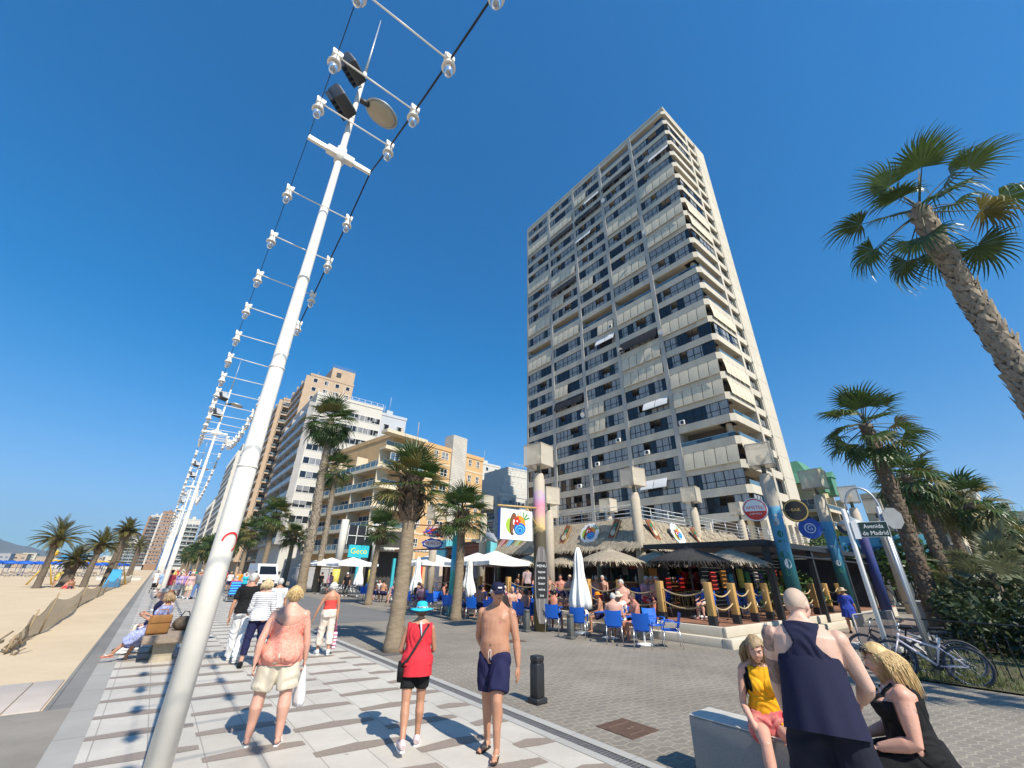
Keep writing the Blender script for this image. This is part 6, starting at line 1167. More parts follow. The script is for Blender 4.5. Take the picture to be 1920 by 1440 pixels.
# ---------------------------------------------------------------- people
SK = {}
def skin(n):
    c = {'pale': ((.56, .34, .25), (.64, .42, .33)), 'pink': ((.55, .28, .20), (.62, .36, .27)), 'tan': ((.40, .19, .11), (.49, .26, .165)), 'brown': ((.27, .12, .065), (.35, .17, .10)), 'red': ((.46, .18, .115), (.55, .25, .18))}[n]
    return mat('skin_' + n, c[0], .48, .1, 7, .08, 60, c2=c[1], sss=.0, spec=.4)
def cloth(name, c, rough=.85, var=.08, c2=None, scale=12): return mat('cloth_' + name, c, rough, var, scale, .12, 140, c2=c2, spec=.2)
def hairm(n):
    c = {'blonde': ((.42, .27, .10), (.68, .50, .25)), 'fair': ((.45, .33, .17), (.66, .54, .34)), 'grey': ((.42, .40, .37), (.62, .60, .56)), 'white': ((.62, .60, .56), (.8, .78, .74)), 'brown': ((.07, .04, .02), (.15, .09, .05)), 'dark': ((.015, .011, .009), (.04, .03, .025)), 'ginger': ((.30, .10, .03), (.46, .18, .06)), 'sandy': ((.22, .14, .07), (.42, .30, .16))}[n]
    return mat('hair_' + n, c[0], .5, .3, 22, .3, 60, c2=c[1], stretch=(2, 2, .4))
eye_w = mat('eye_white', (.7, .68, .65), .3); eye_d = mat('eye_dark', (.02, .012, .008), .25); lipm = mat('lip', (.42, .14, .11), .5); brow_m = mat('brow', (.12, .08, .05), .8)
def remesh(mb, vs, it=3, name='body'):
    me = mb.mesh(name, []); o = bpy.data.objects.new('tmp', me)
    r = o.modifiers.new('r', 'REMESH'); r.mode = 'VOXEL'; r.voxel_size = vs; r.use_smooth_shade = True
    if it: s = o.modifiers.new('s', 'SMOOTH'); s.factor = .5; s.iterations = it
    out = evaluated(o); bpy.data.objects.remove(o); bpy.data.meshes.remove(me)
    out.name = name; return out
def dirv(f, a, s): f = R_(f); a = R_(a); return Vector((s * math.sin(a), math.sin(f) * math.cos(a), -math.cos(f) * math.cos(a)))
class Fig: pass
def figure(label, x, y, rz, h=1.72, sex='m', girth=1., belly=0., sk='tan', pz=None, z=0., lean=0., side=0., twist=0., hy=0., hp=0., legL=(4, 3, 4), legR=(-4, 3, 4), armL=(5, 10, 12, 8), armR=(5, 10, 12, 8), vs=.02, face=False, fingers=False, group=None, cat='person', limb=1., handL=20, handR=20, feet=True, armg=1.):
    """person standing at (x, y), facing rz degrees clockwise from +Y. leg: hip flex, abduct, knee flex; arm: upper flex, abduct, fore flex, fore abduct"""
    s = h / 1.75; F = Fig(); F.s = s; F.sex = sex; F.vs = vs
    t = thing('person', label, cat, (x, y, z), R_(-rz), group); F.t = t
    p0 = Vector((0, 0, (pz if pz is not None else .95 * s)))
    T = Matrix.Rotation(R_(-twist), 3, 'Z') @ Matrix.Rotation(R_(-lean), 3, 'X') @ Matrix.Rotation(R_(side), 3, 'Y'); F.T = T; F.p0 = p0
    W = lambda u, v, hh: p0 + T @ Vector((u * s, v * s, hh * s)); F.W = W
    m = MB(); fem = sex == 'f'; g = girth
    prof = [(-.11, .095, .085, 0), (-.04, .16, .12, -.012), (.04, .17, .125, -.01), (.11, .158, .118, .0), (.18, .152, .112, .0), (.26, .165, .118, .0), (.34, .178, .12, -.005), (.41, .185, .108, -.012), (.455, .16, .088, -.02), (.495, .10, .068, -.022), (.52, .062, .06, -.018)] if not fem else \
           [(-.11, .10, .09, 0), (-.04, .172, .125, -.012), (.04, .172, .122, -.008), (.11, .145, .108, .0), (.18, .132, .102, .0), (.26, .142, .108, .0), (.34, .155, .112, -.005), (.41, .158, .10, -.012), (.455, .138, .08, -.02), (.495, .088, .06, -.022), (.52, .055, .052, -.018)]
    F.prof = prof; rg = []
    for (hh, rx, ry, yo) in prof:
        gg = 1 + (g - 1) * (1 if hh < .42 else .35); bl = belly * .75 * math.exp(-((hh - .14) / .16) ** 2)
        rg.append([W(rx * gg * math.cos(a) * (1 + .25 * bl), yo + bl * .05 + ry * gg * math.sin(a) * (1 + (bl * .55 if math.sin(a) > 0 else 0)), hh) for a in [2 * math.pi * k / 20 for k in range(20)]])
    m.rings(rg)
    if fem:
        for q in (-1, 1): m.ell(W(q * .072 * g, .085 * g, .31), (.068 * s * g, .066 * s * g, .066 * s * g), 12, 8)
    else:
        for q in (-1, 1): m.ell(W(q * .08, .068 * g, .35), (.08 * s, .044 * s, .055 * s), 12, 8)
    for q in (-1, 1): m.ell(W(q * .075 * g, -.072 * g, -.035), (.082 * s * g, .07 * s * g, .082 * s), 12, 8)        # seat
    F.bones = []
    # neck and head
    HR = T @ Matrix.Rotation(R_(-hy), 3, 'Z') @ Matrix.Rotation(R_(lean * .75 - hp), 3, 'X'); nb = W(0, -.015, .47); hc = W(0, .0, .545) + HR @ Vector((0, .024 * s, .092 * s)); F.hc = hc; F.HR = HR
    m.tube([nb, W(0, -.005, .545), hc - HR @ Vector((0, .01 * s, .03 * s))], [.062 * s, .055 * s, .052 * s] if not fem else [.052 * s, .046 * s, .046 * s], 12)
    hs = s * (.97 if fem else 1.0); F.hs = hs; E_ = lambda c, r, n=12: m.ell(hc + HR @ (Vector(c) * hs), [q * hs for q in r], n, 8, M=HR.to_4x4())
    E_((0, -.012, .018), (.079, .095, .098), 16); E_((0, .018, -.045), (.061, .072, .062)); E_((0, .058, -.088), (.030, .026, .022)); E_((0, .03, -.02), (.066, .068, .07))
    m.tube([hc + HR @ (Vector((0, .083, .018)) * hs), hc + HR @ (Vector((0, .104, -.022)) * hs)], [.010 * hs, .017 * hs], 8); E_((0, .078, .032), (.05, .016, .012)); E_((0, .078, -.058), (.026, .016, .012))
    for q in (-1, 1): E_((q * .076, -.008, -.008), (.012, .024, .033), 8); E_((q * .036, .066, -.025), (.022, .02, .02), 8)
    F.bones.append(('head', hc - HR @ Vector((0, 0, .06 * s)), hc + HR @ Vector((0, 0, .05 * s)), .08 * s))
    F.bones.append(('torso', W(0, 0, -.05), W(0, 0, .42), .15 * s * g))
    # arms
    F.hand = {}; extra = MB()
    sw = (.192 if not fem else .165)
    for nm, q, A, curl in (('L', -1, armL, handL), ('R', 1, armR, handR)):
        sh = W(q * sw * (1 + (g - 1) * .5), -.012, .402); ud = T @ dirv(A[0], A[1], q) if len(A) < 5 else dirv(A[0], A[1], q); fd = T @ dirv(A[2], A[3], q) if len(A) < 5 else dirv(A[2], A[3], q)
        el = sh + ud * .285 * s; wr = el + fd * .25 * s; lg = limb * armg * (.88 if fem else 1.)
        m.ell(sh + Vector((0, 0, .004)), (.053 * s * lg, .055 * s * lg, .056 * s * lg), 12, 8)
        m.tube([W(0, -.028, .545), W(q * .06, -.03, .485), W(q * .13, -.022, .438), sh], [.036 * s, .043 * s, .043 * s, .048 * s], 10)
        m.tube([W(q * .11, -.015, .40), sh + ud * .02 * s, sh.lerp(el, .4), sh.lerp(el, .75), el, el.lerp(wr, .25), el.lerp(wr, .6), wr], [.05 * s, .055 * s * lg, .052 * s * lg, .044 * s * lg, .04 * s * lg, .044 * s * lg, .036 * s * lg, .026 * s * (lg * .5 + .5)], 12)
        F.bones.append(('up' + nm, sh, el, .048 * s)); F.bones.append(('fo' + nm, el, wr, .036 * s))
        # hand: palm, four fingers of different lengths, a thumb from the side of the palm
        sd = fd.cross(Vector((0, 1, .2))).normalized() if abs(fd.y) < .9 else fd.cross(Vector((0, 0, 1))).normalized()
        nrm = sd.cross(fd).normalized()
        if fd.z < -.5: sd, nrm = Vector((0, 1, 0)) - fd * fd.y, None; sd.normalize(); nrm = sd.cross(fd).normalized() * (q)
        hl = s * (.92 if fem else 1.); pc = wr + fd * .045 * hl; Mh = Matrix((sd, nrm, fd)).transposed()
        m.ell(pc, (.041 * hl, .017 * hl, .052 * hl), 10, 8, M=Mh.to_4x4())
        tgt = extra if (fingers or vs > .011) else m; dest = extra
        cr = R_(curl); bend = -nrm * q if fd.z < -.5 else nrm * -1
        if fd.z < -.5: bend = Vector((-q, 0, 0)) - fd * (-q * fd.x); bend.normalize()
        if vs <= .022:
            for k, (off, ln, st0) in enumerate(((.030, .070, .078), (.010, .080, .086), (-.011, .075, .084), (-.030, .058, .074))):
                b = wr + fd * st0 * hl + sd * off * hl; pts = [b - fd * .03 * hl, b]; d = fd + sd * off * 1.5; d.normalize()
                for j in range(3): c_ = cr * (j + .6) * .55; dd = d * math.cos(c_) + bend * math.sin(c_); pts.append(pts[-1] + dd * ln * hl / 3)
                dest.tube(pts, [.0095 * hl, .0092 * hl, .0085 * hl, .0078 * hl, .006 * hl], 7)
            b = wr + fd * .02 * hl + sd * .028 * hl; d = (fd * .72 + sd * .62 + bend * .3).normalized(); dest.tube([b, b + d * .038 * hl, b + (d + fd * .4).normalized() * .068 * hl, b + (d + fd * .9).normalized() * .088 * hl], [.0135 * hl, .0115 * hl, .010 * hl, .007 * hl], 7)
        F.hand[nm] = wr + fd * .09 * hl; setattr(F, 'wr' + nm, wr); setattr(F, 'el' + nm, el); setattr(F, 'sh' + nm, sh)
    # legs
    PT = Matrix.Rotation(R_(-twist * .4), 3, 'Z'); F.leg = {}
    for nm, q, A in (('L', -1, legL), ('R', 1, legR)):
        hp_ = p0 + PT @ Vector((q * .088 * s * (1 + (g - 1) * .6), 0, -.04 * s)); td = PT @ dirv(A[0], A[1], q); kn = hp_ + td * .425 * s; sdv = PT @ dirv(A[0] - A[2], A[1] * .4 + (A[3] if len(A) > 3 else 0), q); an = kn + sdv * .41 * s; lg = limb * (1 + (g - 1) * .6)
        m.tube([hp_ + Vector((0, 0, .04)), hp_.lerp(kn, .25), hp_.lerp(kn, .6), kn, kn.lerp(an, .28) - PT @ Vector((0, .018 * s, 0)), kn.lerp(an, .6), an], [.09 * s * lg, .092 * s * lg, .073 * s * lg, .056 * s * lg, .060 * s * lg, .044 * s * lg, .035 * s * (lg * .5 + .5)], 14)
        ft = Vector((q * .18, 1, 0)); ft = PT @ ft.normalized(); dn = 0
        if len(A) > 4: ft = (ft + Vector((0, 0, A[4]))).normalized()
        up = Vector((0, 0, 1)) - ft * ft.z
        m.tube([an - ft * .045 * s - up * .035 * s, an - up * .03 * s, an + ft * .07 * s - up * .045 * s, an + ft * .14 * s - up * .056 * s, an + ft * .185 * s - up * .06 * s], [.03 * s, .037 * s, .035 * s, .032 * s, .018 * s], 10, flat=.8)
        if fingers or vs < .014:
            for k in range(5): a = (-.026 + .013 * k) * s * q; b = an + ft * (.175 - .008 * k * 1.0) * s - up * .064 * s + ft.cross(up) * a; extra.ell(b, (.008 * s * (1.3 if k == 0 else 1), .018 * s, .009 * s), 6, 5, M=Matrix((ft.cross(up), ft, up)).transposed().to_4x4())
        F.leg[nm] = (hp_, kn, an, ft, up); F.lg = lg; F.bones.append(('th' + nm, hp_, kn, .075 * s)); F.bones.append(('sh' + nm, kn, an, .045 * s))
    me = remesh(m, vs, 2 if vs < .015 else 1); F.me = me
    n = len(me.vertices); co = np.empty(n * 3); me.vertices.foreach_get('co', co); F.co = co.reshape(-1, 3); nn = np.empty(n * 3); me.vertices.foreach_get('normal', nn); F.no = nn.reshape(-1, 3)
    # join fingers, toes and the face into the same body mesh
    bm = bmesh.new(); bm.from_mesh(me); fcn = MB()
    if face:
        Q = lambda c: hc + HR @ (Vector(c) * hs)
        for q in (-1, 1): fcn.ell(Q((q * .031, .0775, .012)), (.0135 * hs, .009 * hs, .0085 * hs), 10, 6, 1, HR.to_4x4()); fcn.ell(Q((q * .031, .0835, .012)), (.006 * hs, .004 * hs, .006 * hs), 8, 6, 2, HR.to_4x4()); fcn.tube([Q((q * .015, .092, .036)), Q((q * .033, .091, .042)), Q((q * .052, .08, .036))], [.003 * hs, .005 * hs, .002 * hs], 5, 4)
        fcn.tube([Q((-.024, .082, -.056)), Q((0, .096, -.053)), Q((.024, .082, -.056))], [.003 * hs, .0062 * hs, .003 * hs], 6, 3)
    for ob in (extra, fcn):
        vv = [bm.verts.new(p) for p in ob.v]
        for fc, mi in zip(ob.f, ob.m):
            try: ff = bm.faces.new([vv[i] for i in fc]); ff.material_index = mi; ff.smooth = True
            except ValueError: pass
    me2 = bpy.data.meshes.new('body'); bm.to_mesh(me2); bm.free()
    for mm in (skin(sk), eye_w, eye_d, lipm, brow_m): me2.materials.append(mm)
    o = bpy.data.objects.new('body', me2); col.objects.link(o); o.parent = t; F.body = o
    # bone of each body vertex
    best = np.full(n, 1e9); idx = np.zeros(n, int); tt_ = np.zeros(n)
    for i, (nm, a, b, r) in enumerate(F.bones):
        a = np.array(a); ab = np.array(b) - a; u = np.clip(((F.co - a) @ ab) / (ab @ ab), 0, 1); d = np.linalg.norm(F.co - a - u[:, None] * ab, axis=1) - r
        k = d < best; best[k] = d[k]; idx[k] = i; tt_[k] = u[k]
    F.bi = np.array([b[0] for b in F.bones])[idx]; F.bt = tt_; loc = (F.co - np.array(p0)) @ np.array(T); F.u, F.v, F.h = (loc / s).T
    return F
def wear(F, name, mt, keep, off=.009, flare=0., h1=.25, wr=.006, k=9., seed=0, label=None):
    """garment taken off the body surface where keep(u, v, h, bone, t) holds, lifted along the normal"""
    me = F.me; K = np.array([keep(F.u[i], F.v[i], F.h[i], F.bi[i], F.bt[i]) for i in range(len(F.u))], bool)
    fs = [p for p in me.polygons if all(K[i] for i in p.vertices)]
    if not fs: return None
    used = sorted({i for p in fs for i in p.vertices}); mp = {v: j for j, v in enumerate(used)}
    bm = bmesh.new(); T = F.T; V = []
    for i in used:
        p = Vector(F.co[i]); nrm = Vector(F.no[i]); fl = flare * max(0, h1 - F.h[i]); out = T @ Vector((F.u[i], F.v[i], 0)); out = out.normalized() if out.length > 1e-4 else nrm
        q = Vector((p.x * k, p.y * k, p.z * k * .55 + seed)); w_ = noise.noise(q) * wr + wr * .7 * math.sin(p.z * 38 + 7 * noise.noise(q * .6) * 3)
        V.append(bm.verts.new(p + nrm * (off + w_) + out * fl))
    for p in fs:
        try: bm.faces.new([V[mp[i]] for i in p.vertices]).smooth = True
        except ValueError: pass
    for _ in range(6):      # even out the hems
        bd = [v for v in bm.verts if v.is_boundary]; new = {}
        for v in bd:
            nb = [e.other_vert(v) for e in v.link_edges if e.is_boundary]
            if len(nb) == 2: new[v] = v.co * .4 + (nb[0].co + nb[1].co) * .3
        for v, c in new.items(): v.co = c
    be = [e for e in bm.edges if e.is_boundary]; r = bmesh.ops.extrude_edge_only(bm, edges=be); src = {}
    for v in [g_ for g_ in r['geom'] if isinstance(g_, bmesh.types.BMVert)]:
        c = F.p0 if F.h is None else F.p0; d = v.normal if v.normal.length else Vector((0, 0, 1)); v.co -= d * (off + .004)
    me2 = bpy.data.meshes.new(name); bm.to_mesh(me2); bm.free()
    for mm in (mt if isinstance(mt, list) else [mt]): me2.materials.append(mm)
    for p in me2.polygons: p.use_smooth = True
    o = bpy.data.objects.new(name, me2); col.objects.link(o); o.parent = F.t
    if label: o['label'] = label
    return o
def bottoms(F, name, mt, upto=.7, r0=.10, r1=.115, shin=None, top=.10, g=1.0, vs=None, band=True, wr=.007, loose=1.0):
    """shorts or trousers: a hip piece and a tube down each leg; upto = share of the thigh, shin = share of the shin"""
    s = F.s; m = MB(); rg = []
    for (hh, rx, ry, yo) in ((top, .162, .122, 0), (top - .05, .172, .13, -.005), (.0, .178, .135, -.012), (-.06, .16, .13, -.01), (-.10, .12, .10, 0)):
        rg.append([F.W(rx * g * math.cos(a), yo + ry * g * math.sin(a), hh) for a in [2 * math.pi * k / 22 for k in range(22)]])
    m.rings(rg)
    for q in (-1, 1): m.ell(F.W(q * .07 * g, -.07 * g, -.04), (.095 * s * g, .078 * s * g, .09 * s), 12, 8)
    for nm in 'LR':
        hp_, kn, an, ft, up = F.leg[nm]; lb = F.lg
        if shin is None: pts = [hp_ + Vector((0, 0, .03)), hp_.lerp(kn, upto * .5), hp_.lerp(kn, upto)]; rr = [.105 * s * g, max(lerp(r0, r1, .5), .093 * lb + .012) * s, max(r1, .085 * lb + .014) * s]
        else: pts = [hp_ + Vector((0, 0, .03)), hp_.lerp(kn, .45), kn, kn.lerp(an, shin * .5) - Vector((0, .014 * s, 0)), kn.lerp(an, shin)]; rr = [.105 * s * g, max(r0, .083 * lb + .013) * s, max(lerp(r0, r1, .5), .058 * lb + .012) * s, max(lerp(r0, r1, .75), .060 * lb + .012) * s, r1 * s]
        m.tube(pts, rr, 16)
    me = remesh(m, vs or max(.012, F.vs), 2, name); sd = hash(name) % 7
    NN = [v.normal.copy() for v in me.vertices]
    for v, n_ in zip(me.vertices, NN):
        p = v.co; w_ = wr * noise.noise(Vector((p.x * 9, p.y * 9, p.z * 6 + sd))) + wr * .6 * math.sin(p.z * 30 + 9 * noise.noise(Vector((p.x * 5, p.y * 5, p.z * 4)))); v.co = p + n_ * w_
    me.materials.append(mt); o = bpy.data.objects.new(name, me); col.objects.link(o); o.parent = F.t; return o
def skirt(F, name, mt, top=.12, z1=.4, r1=.26, g=1., fold=.02, seat=.17, r0=.15, lin=False):
    rg = []; s = F.s; n = 48
    for q in range(12):
        t = q / 11; hh = lerp(top, (z1 * 1.0 - F.p0.z) / s, t); k = min(1, t * 2.6); k = t if lin else k * k * (3 - 2 * k); rx = lerp(r0 * g, lerp(.19 * g, r1, t), k); ry = lerp(.115 * g, lerp(seat * g, r1 * .85, t), k); f = fold * max(0, t - .2)
        rg.append([F.W((rx + f * math.cos(9 * a + 2 * t)) * math.cos(a), (ry + f * math.cos(9 * a)) * math.sin(a) - .012, hh) for a in [2 * math.pi * k_ / n for k_ in range(n)]])
    m = MB(); m.rings(rg, cap=False); return m.build(name, [mt], F.t)
def shoes(F, kind, mt, mt2=None):
    s = F.s
    for nm in 'LR':
        hp_, kn, an, ft, up = F.leg[nm]; sdv = ft.cross(up); M = Matrix.Translation(an - up * .072 * s) @ Matrix((sdv, ft, up)).transposed().to_4x4(); m = MB()
        if kind == 'flip':
            pts = [(.036 * math.sin(math.pi * t) ** .4 * (1.15 if t > .5 else .9) * q * s, lerp(-.085, .215, t) * s) for q in (1, -1) for t in ([k / 10 for k in range(1, 10)] if q > 0 else [k / 10 for k in range(9, 0, -1)])]; m.prism(pts, .016 * s, M @ Matrix.Translation((0, 0, -.012 * s)))
            o = m.build('flip_flop', [mt], F.t); m = MB()
            for q in (-1, 1): m.tube([M @ Vector((0, .15 * s, .01 * s)), M @ Vector((q * .02 * s, .115 * s, .045 * s)), M @ Vector((q * .038 * s, .05 * s, .02 * s))], [.004 * s, .007 * s, .006 * s], 6)
            m.build('strap', [mt2 or mt], o)
        else:
            m.tube([M @ Vector((0, -.075 * s, .045 * s)), M @ Vector((0, -.03 * s, .06 * s)), M @ Vector((0, .06 * s, .05 * s)), M @ Vector((0, .15 * s, .035 * s)), M @ Vector((0, .215 * s, .025 * s))], [.03 * s, .05 * s, .046 * s, .042 * s, .02 * s], 12); m.ell(M @ Vector((0, -.02 * s, .075 * s)), (.042 * s, .05 * s, .045 * s), 10, 6)
            o = m.build('shoe', [mt], F.t); m = MB(); pts = [(.043 * math.sin(math.pi * t) ** .35 * q * s, lerp(-.09, .225, t) * s) for q in (1, -1) for t in ([k / 10 for k in range(1, 10)] if q > 0 else [k / 10 for k in range(9, 0, -1)])]; m.prism(pts, .022 * s, M @ Matrix.Translation((0, 0, -.01 * s))); m.build('sole', [mt2 or mt], o)
def hair(F, style, mt, seed=1, n=None, under=False):
    hs = F.hs; HR = F.HR; hc = F.hc; rg = random.Random(seed); Q = lambda c: hc + HR @ (Vector(c) * hs); bm = bmesh.new(); bmesh.ops.create_uvsphere(bm, u_segments=28, v_segments=18, radius=1)
    thick = {'buzz': .003, 'crop': .010, 'short': .017, 'bob': .019, 'long': .017}[style]; low = {'buzz': -.035, 'crop': -.05, 'short': -.075, 'bob': -.09, 'long': -.09}[style]
    for v in bm.verts:
        d = v.co.copy(); d = Vector((d.x * (.076 + thick), d.y * (.094 + thick) - .014, d.z * (.098 + thick) + .018))
        if style != 'buzz': d += d.normalized() * .007 * noise.noise(Vector((d.x * 45, d.y * 45, d.z * 25 + seed)))
        v.co = d
    dele = [f for f in bm.faces if (lambda c: (c.y > .028 and c.z < (.066 if style != 'buzz' else .075)) or (c.z < low) or (under and c.z > .05) or (abs(c.x) > .05 and c.y > -.015 and c.z < -.0))(f.calc_center_median())]; bmesh.ops.delete(bm, geom=dele, context='FACES')
    m = MB(); m.bm(bm, 0, Matrix.Translation(hc) @ HR.to_4x4() @ Matrix.Scale(hs, 4), True); bm.free()
    N = n or {'buzz': 0, 'crop': 110, 'short': 420, 'bob': 520, 'long': 1100}[style]
    if F.vs > .018: N //= 6
    for k in range(N):
        a = rg.uniform(-math.pi, math.pi); el = rg.uniform(-.15, 1.4); d = Vector((math.sin(a) * math.cos(el), -math.cos(a) * math.cos(el), math.sin(el)))
        if (d.y > (.12 if style == 'long' else .35) and d.z < .85) or (under and d.z > .2): continue
        p = Vector((d.x * .083, d.y * .103 - .014, d.z * .107 + .018)); dn = Vector((d.x * .6, d.y * .6, -1)).normalized() if style in ('bob', 'long') else (Vector((d.x * .5, d.y * .7, -.75)) + Vector((rg.uniform(-.18, .18), rg.uniform(-.18, .18), rg.uniform(-.1, .15)))).normalized()
        L = {'crop': .025, 'short': .05, 'bob': .13, 'long': .30}[style] * rg.uniform(.7, 1.2); r = (.0028 if F.vs < .0105 else .0048) if style in ('bob', 'long') else .0045; out = Vector((d.x, d.y, 0)) * (.03 if style in ('bob', 'long') else .015)
        wv = Vector((rg.uniform(-.02, .02), rg.uniform(-.02, .02), 0)); pts = [p - d * .006, p + dn * L * .3 + out, p + Vector((d.x * .1, d.y * .1, -1)) * L * .65 + out + wv, p + Vector((0, 0, -L)) + out * .7 + wv * 1.4] if style in ('bob', 'long') else [p - d * .004, p + dn * L * .5 + d * .009, p + dn * L + d * .002]
        m.tube([Q(c) for c in pts], [r * hs * f for f in ((.9, 1.25, 1.0, .25) if len(pts) == 4 else (1, .9, .2))], 5)
    return m.build('hair', [mt], F.t)
def hat(F, name, mt, kind='cap', mt2=None):
    hs = F.hs; M = Matrix.Translation(F.hc) @ F.HR.to_4x4() @ Matrix.Scale(hs, 4); m = MB(); n = 28
    E_ = lambda q, z, dx=0, wob=0: [M @ Vector(((.094 + q) * math.cos(a) * .93, (.094 + q) * 1.12 * math.sin(a) - .012, z + wob * math.cos(2 * a))) for a in [2 * math.pi * k / n for k in range(n)]]
    if kind == 'cap':
        m.rings([E_(-.002, .03), E_(0, .05), E_(-.006, .085), E_(-.03, .115), E_(-.09, .128)]); rows = []
        for q in range(5):
            tt = q / 4; rows.append([M @ Vector((.082 * math.sin(b) * (1 - .1 * tt), .085 + .085 * tt * math.cos(b * .9) + .01 * math.cos(b), .042 - .022 * tt - .025 * (math.sin(b) ** 2))) for b in [R_(-62 + 124 * j / 12) for j in range(13)]])
        o = m.build(name, [mt], F.t); m2 = MB(); m2.rings(rows, 0, False, False); m2.rings([[p - F.HR @ Vector((0, 0, .006)) for p in r] for r in rows], 0, False, False); m2.build('peak', [mt], o)
        m3 = MB(); m3.box(-.025, .025, .100, .1035, .062, .078, 0, M); m3.build('badge', [whitep], o)
    else:
        b = .105 if kind == 'brim' else .045; m.rings([E_(b, .012, 0, .012), E_(b * .5, .025, 0, .006), E_(.0, .034), E_(-.002, .07), E_(-.012, .108), E_(-.04, .125), E_(-.09, .13)]); m.rings([E_(b - .002, .006, 0, .012), E_(-.01, .024)], cap=False); o = m.build(name, [mt], F.t)
        m2 = MB(); m2.rings([E_(.005, .034), E_(.004, .055)], cap=False); m2.build('hat_band', [mt2 or mt], o)
    return o
def glasses(F):
    hs = F.hs; Q = lambda c: F.hc + F.HR @ (Vector(c) * hs); m = MB()
    for q in (-1, 1): m.ell(Q((q * .033, .092, .012)), (.026 * hs, .006 * hs, .02 * hs), 12, 6, M=F.HR.to_4x4()); m.tube([Q((q * .055, .086, .018)), Q((q * .078, .04, .016)), Q((q * .08, -.01, .01))], .003 * hs, 5)
    m.tube([Q((-.01, .097, .016)), Q((.01, .097, .016))], .003 * hs, 5); return m.build('sunglasses', [eye_d], F.t)
def tee(sl=.55, hem=0., neck=.475): return lambda u, v, h, b, t: (b == 'torso' and h > hem and h < neck - .5 * max(0, .09 - abs(u)) * (1 if v > 0 else .4)) or (b[:2] == 'up' and t < sl) or (b[:2] == 'fo' and sl > 1 and t < sl - 1) or (b[:2] == 'th' and h > hem)
def vest(hem=0., front=.36, back=.40, strap=.115, st_w=.03):
    def f(u, v, h, b, t):
        if b not in ('torso',) and not (b[:2] in ('th', 'up') and h > hem and h < .33 and abs(u) < .19): return False
        if h < hem: return False
        lim = front if v > 0 else back
        if h < lim: return abs(u) < .20
        return h < .47 and abs(abs(u) - strap * (1 - .3 * (h - lim) / .1)) < st_w
    return f
# ================================================================ the people in front
ALL = lambda *a: True
peach = mat('cloth_peach_print', (.72, .17, .11), .85, .1, 70, .1, 140, c2=(.82, .46, .36), spec=.2)
cream_c = cloth('cream', (.62, .55, .43)); white_c = cloth('white', (.72, .71, .69)); navy_c = cloth('navy', (.018, .018, .06)); black_c = cloth('black', (.012, .012, .013)); red_c = cloth('red', (.62, .035, .05)); coral_c = cloth('coral', (.62, .075, .06))
# 1 woman in the peach top
F = figure('woman in a peach print camisole and cream shorts, seen from behind with a white bag', 1.5, 6.32, 14, 1.655, 'f', 1.27, .3, 'pink', vs=.011, fingers=True, legL=(5, 7, 4), legR=(-3, 5, 2), armL=(-16, 17, 4, 3), armR=(2, 15, 14, 6), limb=1.1, armg=1.14, lean=3, hy=-6, handL=35, handR=60)
wear(F, 'camisole', peach, lambda u, v, h, b, t: (b == 'torso' or b[:2] in ('th', 'up')) and -.11 < h < (.345 if v > 0 else .30 + .06 * max(0, abs(u) / .15) ** 2) and abs(u) < .25 and not (b[:2] == 'up' and abs(u) > .215), .018, .035, .12, .006, 10)
wear(F, 'straps', peach, lambda u, v, h, b, t: b in ('torso', 'upL', 'upR') and .29 < h < .47 and abs(abs(u) - (.105 - .1 * max(0, .47 - h) * (1 if v < 0 else .2))) < .009, .004, 0, 0, .001)
bottoms(F, 'shorts', cream_c, .86, .118, .118, g=1.28, wr=.008, top=.03); shoes(F, 'flip', white_c, white_c); hair(F, 'short', hairm('blonde'), 3)
t = thing('plastic_bag', 'crumpled white plastic bag hanging from the hand of the woman in peach', 'bag', tuple(F.t.matrix_basis @ F.hand['R'])); rows = []
for q in range(9):
    tt = q / 8; r = .03 + .10 * math.sin(min(1, tt * 1.25) * math.pi / 2) * (1 if tt < .95 else .8); rows.append([Vector((r * .45 * math.cos(a) * (1 + .18 * math.sin(5 * a + 4 * tt)), r * math.sin(a) * (1 + .14 * math.cos(4 * a + 3 * tt)), .02 - .40 * tt)) for a in [2 * math.pi * k / 24 for k in range(24)]])
m = MB(); m.rings(rows); m.build('body', [mat('plastic_white', (.78, .78, .78), .4, .05, 8)], t); m = MB(); m.tube([(-.01, -.03, 0), (0, 0, .06), (.01, .03, 0)], .008, 5); m.build('handle', [MATS['plastic_white']], t)
# 2 woman in red
F = figure('small woman in a red tunic and turquoise sun hat, walking away between the two others', 2.8, 5.3, 24, 1.50, 'f', 1.14, .1, 'tan', vs=.010, fingers=True, legL=(-14, 1, 16, 0), legR=(7, 1, 3, 0), armL=(18, 14, 66, -28), armR=(18, 12, 66, -28), limb=.92, hy=8, lean=4)
wear(F, 'tunic', red_c, lambda u, v, h, b, t: (b == 'torso' and -.02 < h < .475 and not (h > .46 and abs(u) < .06)) or (b[:2] == 'up' and abs(u) < .172 and h < .45), .016, .03, .28, .006, 8)
skirt(F, 'tunic_hem', red_c, .16, .68, .215, 1.10, .008, .19, .15)
bottoms(F, 'cycling_shorts', black_c, .62, .088, .080, g=.97, wr=.002)
shoes(F, 'shoe', mat('cloth_pink_white', (.66, .52, .52), .7), white_c); hair(F, 'short', hairm('brown'), 5, under=True); hat(F, 'sun_hat', cloth('turquoise', (.03, .46, .60), .8), 'brim', cloth('pale_ribbon', (.55, .65, .75)))
m = MB(); m.tube([F.W(.0, -.128, .46) + F.HR @ Vector((.0, -.02, .03)), F.W(.01, -.150, .40), F.W(.03, -.165, .28)], [.03, .025, .012], 8, flat=.35); m.build('hat_ribbon', [MATS['cloth_pale_ribbon']], F.t)
